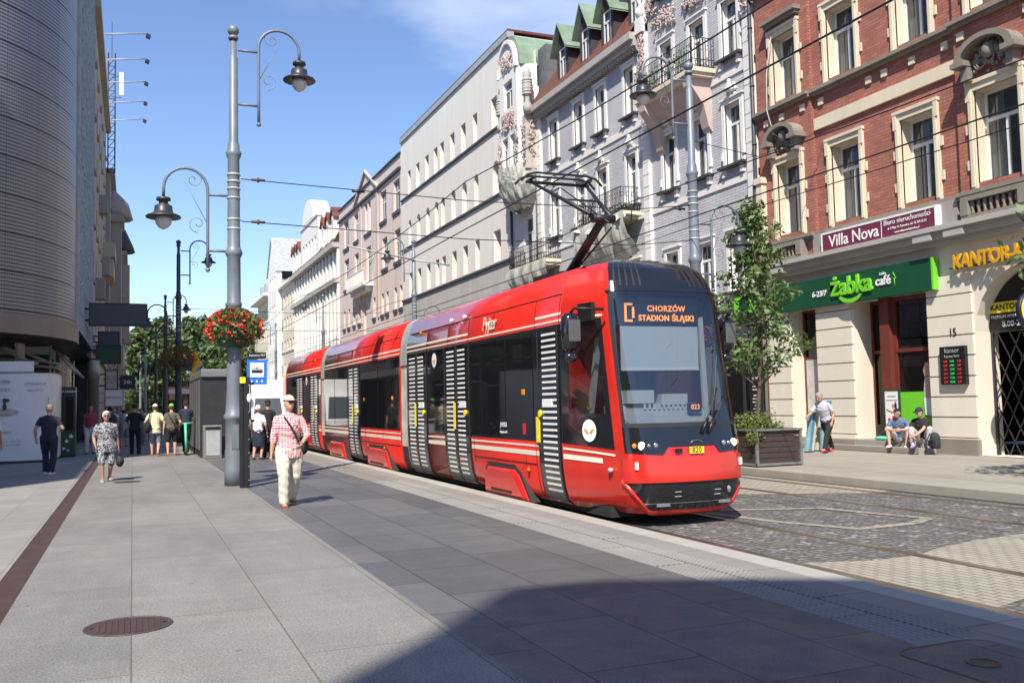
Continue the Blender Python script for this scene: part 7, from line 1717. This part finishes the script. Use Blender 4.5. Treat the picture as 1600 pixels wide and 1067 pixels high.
# 3.. others on the left
person((-1.98, 26.6, 0), R(170), 'bald man in navy seen from behind, in the shade by the hoarding', 1.78, ((-.09, .1, 0), (.09, -.1, 0)), ((-.3, -.2, 1.12), (.36, .0, .92)), top='c_navy', bot='c_navy', shoe='shoe_white', bald=True, hair='hair_grey', girth=1.1)
person((-3.17, 25.4, 0), R(175), 'person in a white top almost wholly cut off by the left edge', 1.72, hand=((-.3, 0, .8), (.32, -.02, .8)), top='c_white', bot='c_black', skin='skin_tan', girth=1.1)
person((-1.45, 38, 0), R(5), 'man in a dull red shirt and white trousers by the kiosk', 1.8, ((-.12, -.1, 0), (.12, .1, 0)), top='c_red', bot='c_white', skin='skin_tan', sleeve=.9, shoe='c_black', hair='hair_black')
person((-.75, 36.6, 0), R(185), 'person with a big dark backpack just behind the grey haired woman', 1.72, top='c_navy', bot='c_black', hair='hair_black', foot=((-.1, -.12, 0), (.1, .12, 0)))
b = MB(); b.ball((-.72, 36.4, 1.22), (.2, .14, .28), 14, 10); tag(b.build('dark_backpack', m('charcoal')), 'big dark backpack on the person behind the grey haired woman', 'backpack')
person((.08, 36.4, 0), R(178), 'man all in black seen from behind, left of the man in pale yellow', 1.78, ((-.14, .1, 0), (.1, -.12, 0)), ((-.38, 0, .9), (.42, .05, .9)), top='c_black', bot='c_black', shoe='c_black', hair='hair_black', sleeve=.8)
person((.72, 34.3, 0), R(175), 'man in a pale yellow shirt, grey shorts and white cap seen from behind', 1.76, ((-.1, .16, .05), (.1, -.12, 0)), ((-.3, -.12, 1.0), (.3, -.05, .98)), top='c_yellow', bot='c_denim', leg=.55, shoe='shoe_brown', cap='c_white', hem=-.04, girth=1.1)
b = MB(); b.ball((.48, 34.15, 1.0), (.12, .16, .22), 12, 8); b.tube([(.5, 34.15, 1.2), (.56, 34.15, 1.48), (.62, 34.25, 1.5)], .02, 6); tag(b.build('black_shoulder_bag', m('c_black')), 'black bag on the back of the man in pale yellow', 'bag')
o, P = person((1.24, 34.0, 0), R(178), 'man in an olive shirt, black shorts and patterned cap seen from behind', 1.76, ((-.11, -.06, 0), (.11, .06, 0)), ((-.3, -.1, .95), (.3, 0, .85)), top='c_olive', bot='c_black', leg=.42, shoe='shoe_brown', cap='lime', girth=1.05)
q = local_thing('crossbody_bag', o, 'small black bag worn across the olive shirt', 'bag'); b = MB(); strap(b, P, -1); b.ball(P['hip'] - P['rt'] * .1 * P['S'] - P['fw'] * .1 * P['S'] + P['up'] * .08, (.09, .04, .07)); b.build('bag_and_strap', m('c_black'), q, local=True)
person((1.73, 34.4, .15), R(180), 'dark clothed rider standing on the mint green scooter', 1.72, ((-.04, .1, 0), (.04, -.15, 0)), ((-.18, -.3, 1.0), (.18, -.3, 1.0)), top='c_navy', bot='c_black', shoe='c_black', hair='hair_black', fing=False)
person((3.55, 29.3, 0), R(150), 'woman in a white top and navy skirt standing behind the stop sign', 1.64, ((-.1, 0, 0), (.1, .1, 0)), ((-.3, -.1, .85), (.28, -.1, .85)), top='c_white', bot='c_navy', skirt=True, leg=.5, hair='hair_white', hs=1.1, shoe='c_navy')
person((3.92, 29.9, 0), R(170), 'man in a black shirt and cap standing behind the checked shirt man', 1.8, top='c_black', bot='c_black', cap='c_black', hair='hair_brown', shoe='c_navy', skin='skin_tan')
person((3.3, 30.6, 0), R(60), 'partly hidden person in brown shoes behind the stop post', 1.7, top='c_grey', bot='c_black', shoe='shoe_brown', fing=False)
far = [(-.35, 43.9, 175, 'c_grey', 'c_denim', 'in a grey top beyond the man in black'), (.35, 45.5, 5, 'c_blue', 'c_denim', 'in a blue top beyond the man in pale yellow'), (-.8, 47, 0, 'c_white', 'c_pink', 'in a white top far along the left pavement'), (.9, 50, 180, 'c_blue', 'c_black', 'in royal blue far behind the couple'), (-1.2, 51, 0, 'c_black', 'c_black', 'in black near the far column'), (0, 54, 0, 'c_pink', 'c_white', 'in pink in the distant crowd'), (.6, 58, 180, 'c_yellow', 'c_denim', 'in yellow in the distant crowd'), (-.6, 62, 0, 'c_grey', 'c_black', 'in grey in the distant crowd'), (.3, 66, 180, 'c_white', 'c_black', 'in white farthest along the pavement'), (1.3, 61, 0, 'c_red', 'c_navy', 'in red in the distant crowd')]
for i, (x, y, a, t_, b_, l) in enumerate(far): person((x, y, 0), R(a), 'small distant walker ' + l, 1.6 + .04 * (i % 5), ((-.1, -.12, 0), (.1, .12, 0)), top=t_, bot=b_, leg=1 if i % 2 else .5, hair=('hair_black', 'hair_brown', 'hair_grey')[i % 3], vox=.016, group='distant pedestrians on the left pavement', fing=False)
# right side
person((17.78, 20.55, 0), R(-72), 'stooping man in a pale lilac shirt and red shoes handling the striped boards', 1.72, ((-.1, .36, .02), (.1, -.36, 0)), ((-.34, -.52, 1.0), (.26, -.12, .84)), lean=.42, side=-.03, head=(0, .55), top='c_lilac', bot='c_black', shoe='shoe_red', hair='hair_grey', sleeve=.7, vox=.009, girth=1.08, hem=0, skin='skin')
def seated(y, lab, **k):
    return person((19.12, y, 0), R(-58), lab, 1.74, hipz=.41, vox=.009, **k)
seated(19.25, 'young man in a blue shirt and grey shorts sitting on the shop step', foot=((-.20, -.42, .16), (.20, -.34, .16)), hand=((-.08, -.42, .62), (.10, -.40, .62)), lean=.42, head=(-.1, .5), top='c_blue', bot='c_lgrey', leg=.45, shoe='shoe_white', hair='hair_black', kpole=((-.6, -1, 1), (.6, -1, 1)), ppole=((-.8, .3, 0), (.8, .3, 0)))
seated(18.5, 'young man in a black shirt and dark cap sitting on the shop step', foot=((-.16, -.40, .16), (.20, -.34, .16)), hand=((-.16, -.46, .46), (-.08, -.48, .5)), lean=.36, head=(-.6, .35), top='c_black', bot='c_lgrey', shoe='shoe_blue', cap='c_navy', hair='hair_black', kpole=((-.4, -1, 1), (.5, -1, 1)), ppole=((-.8, .3, 0), (.8, .3, 0)))
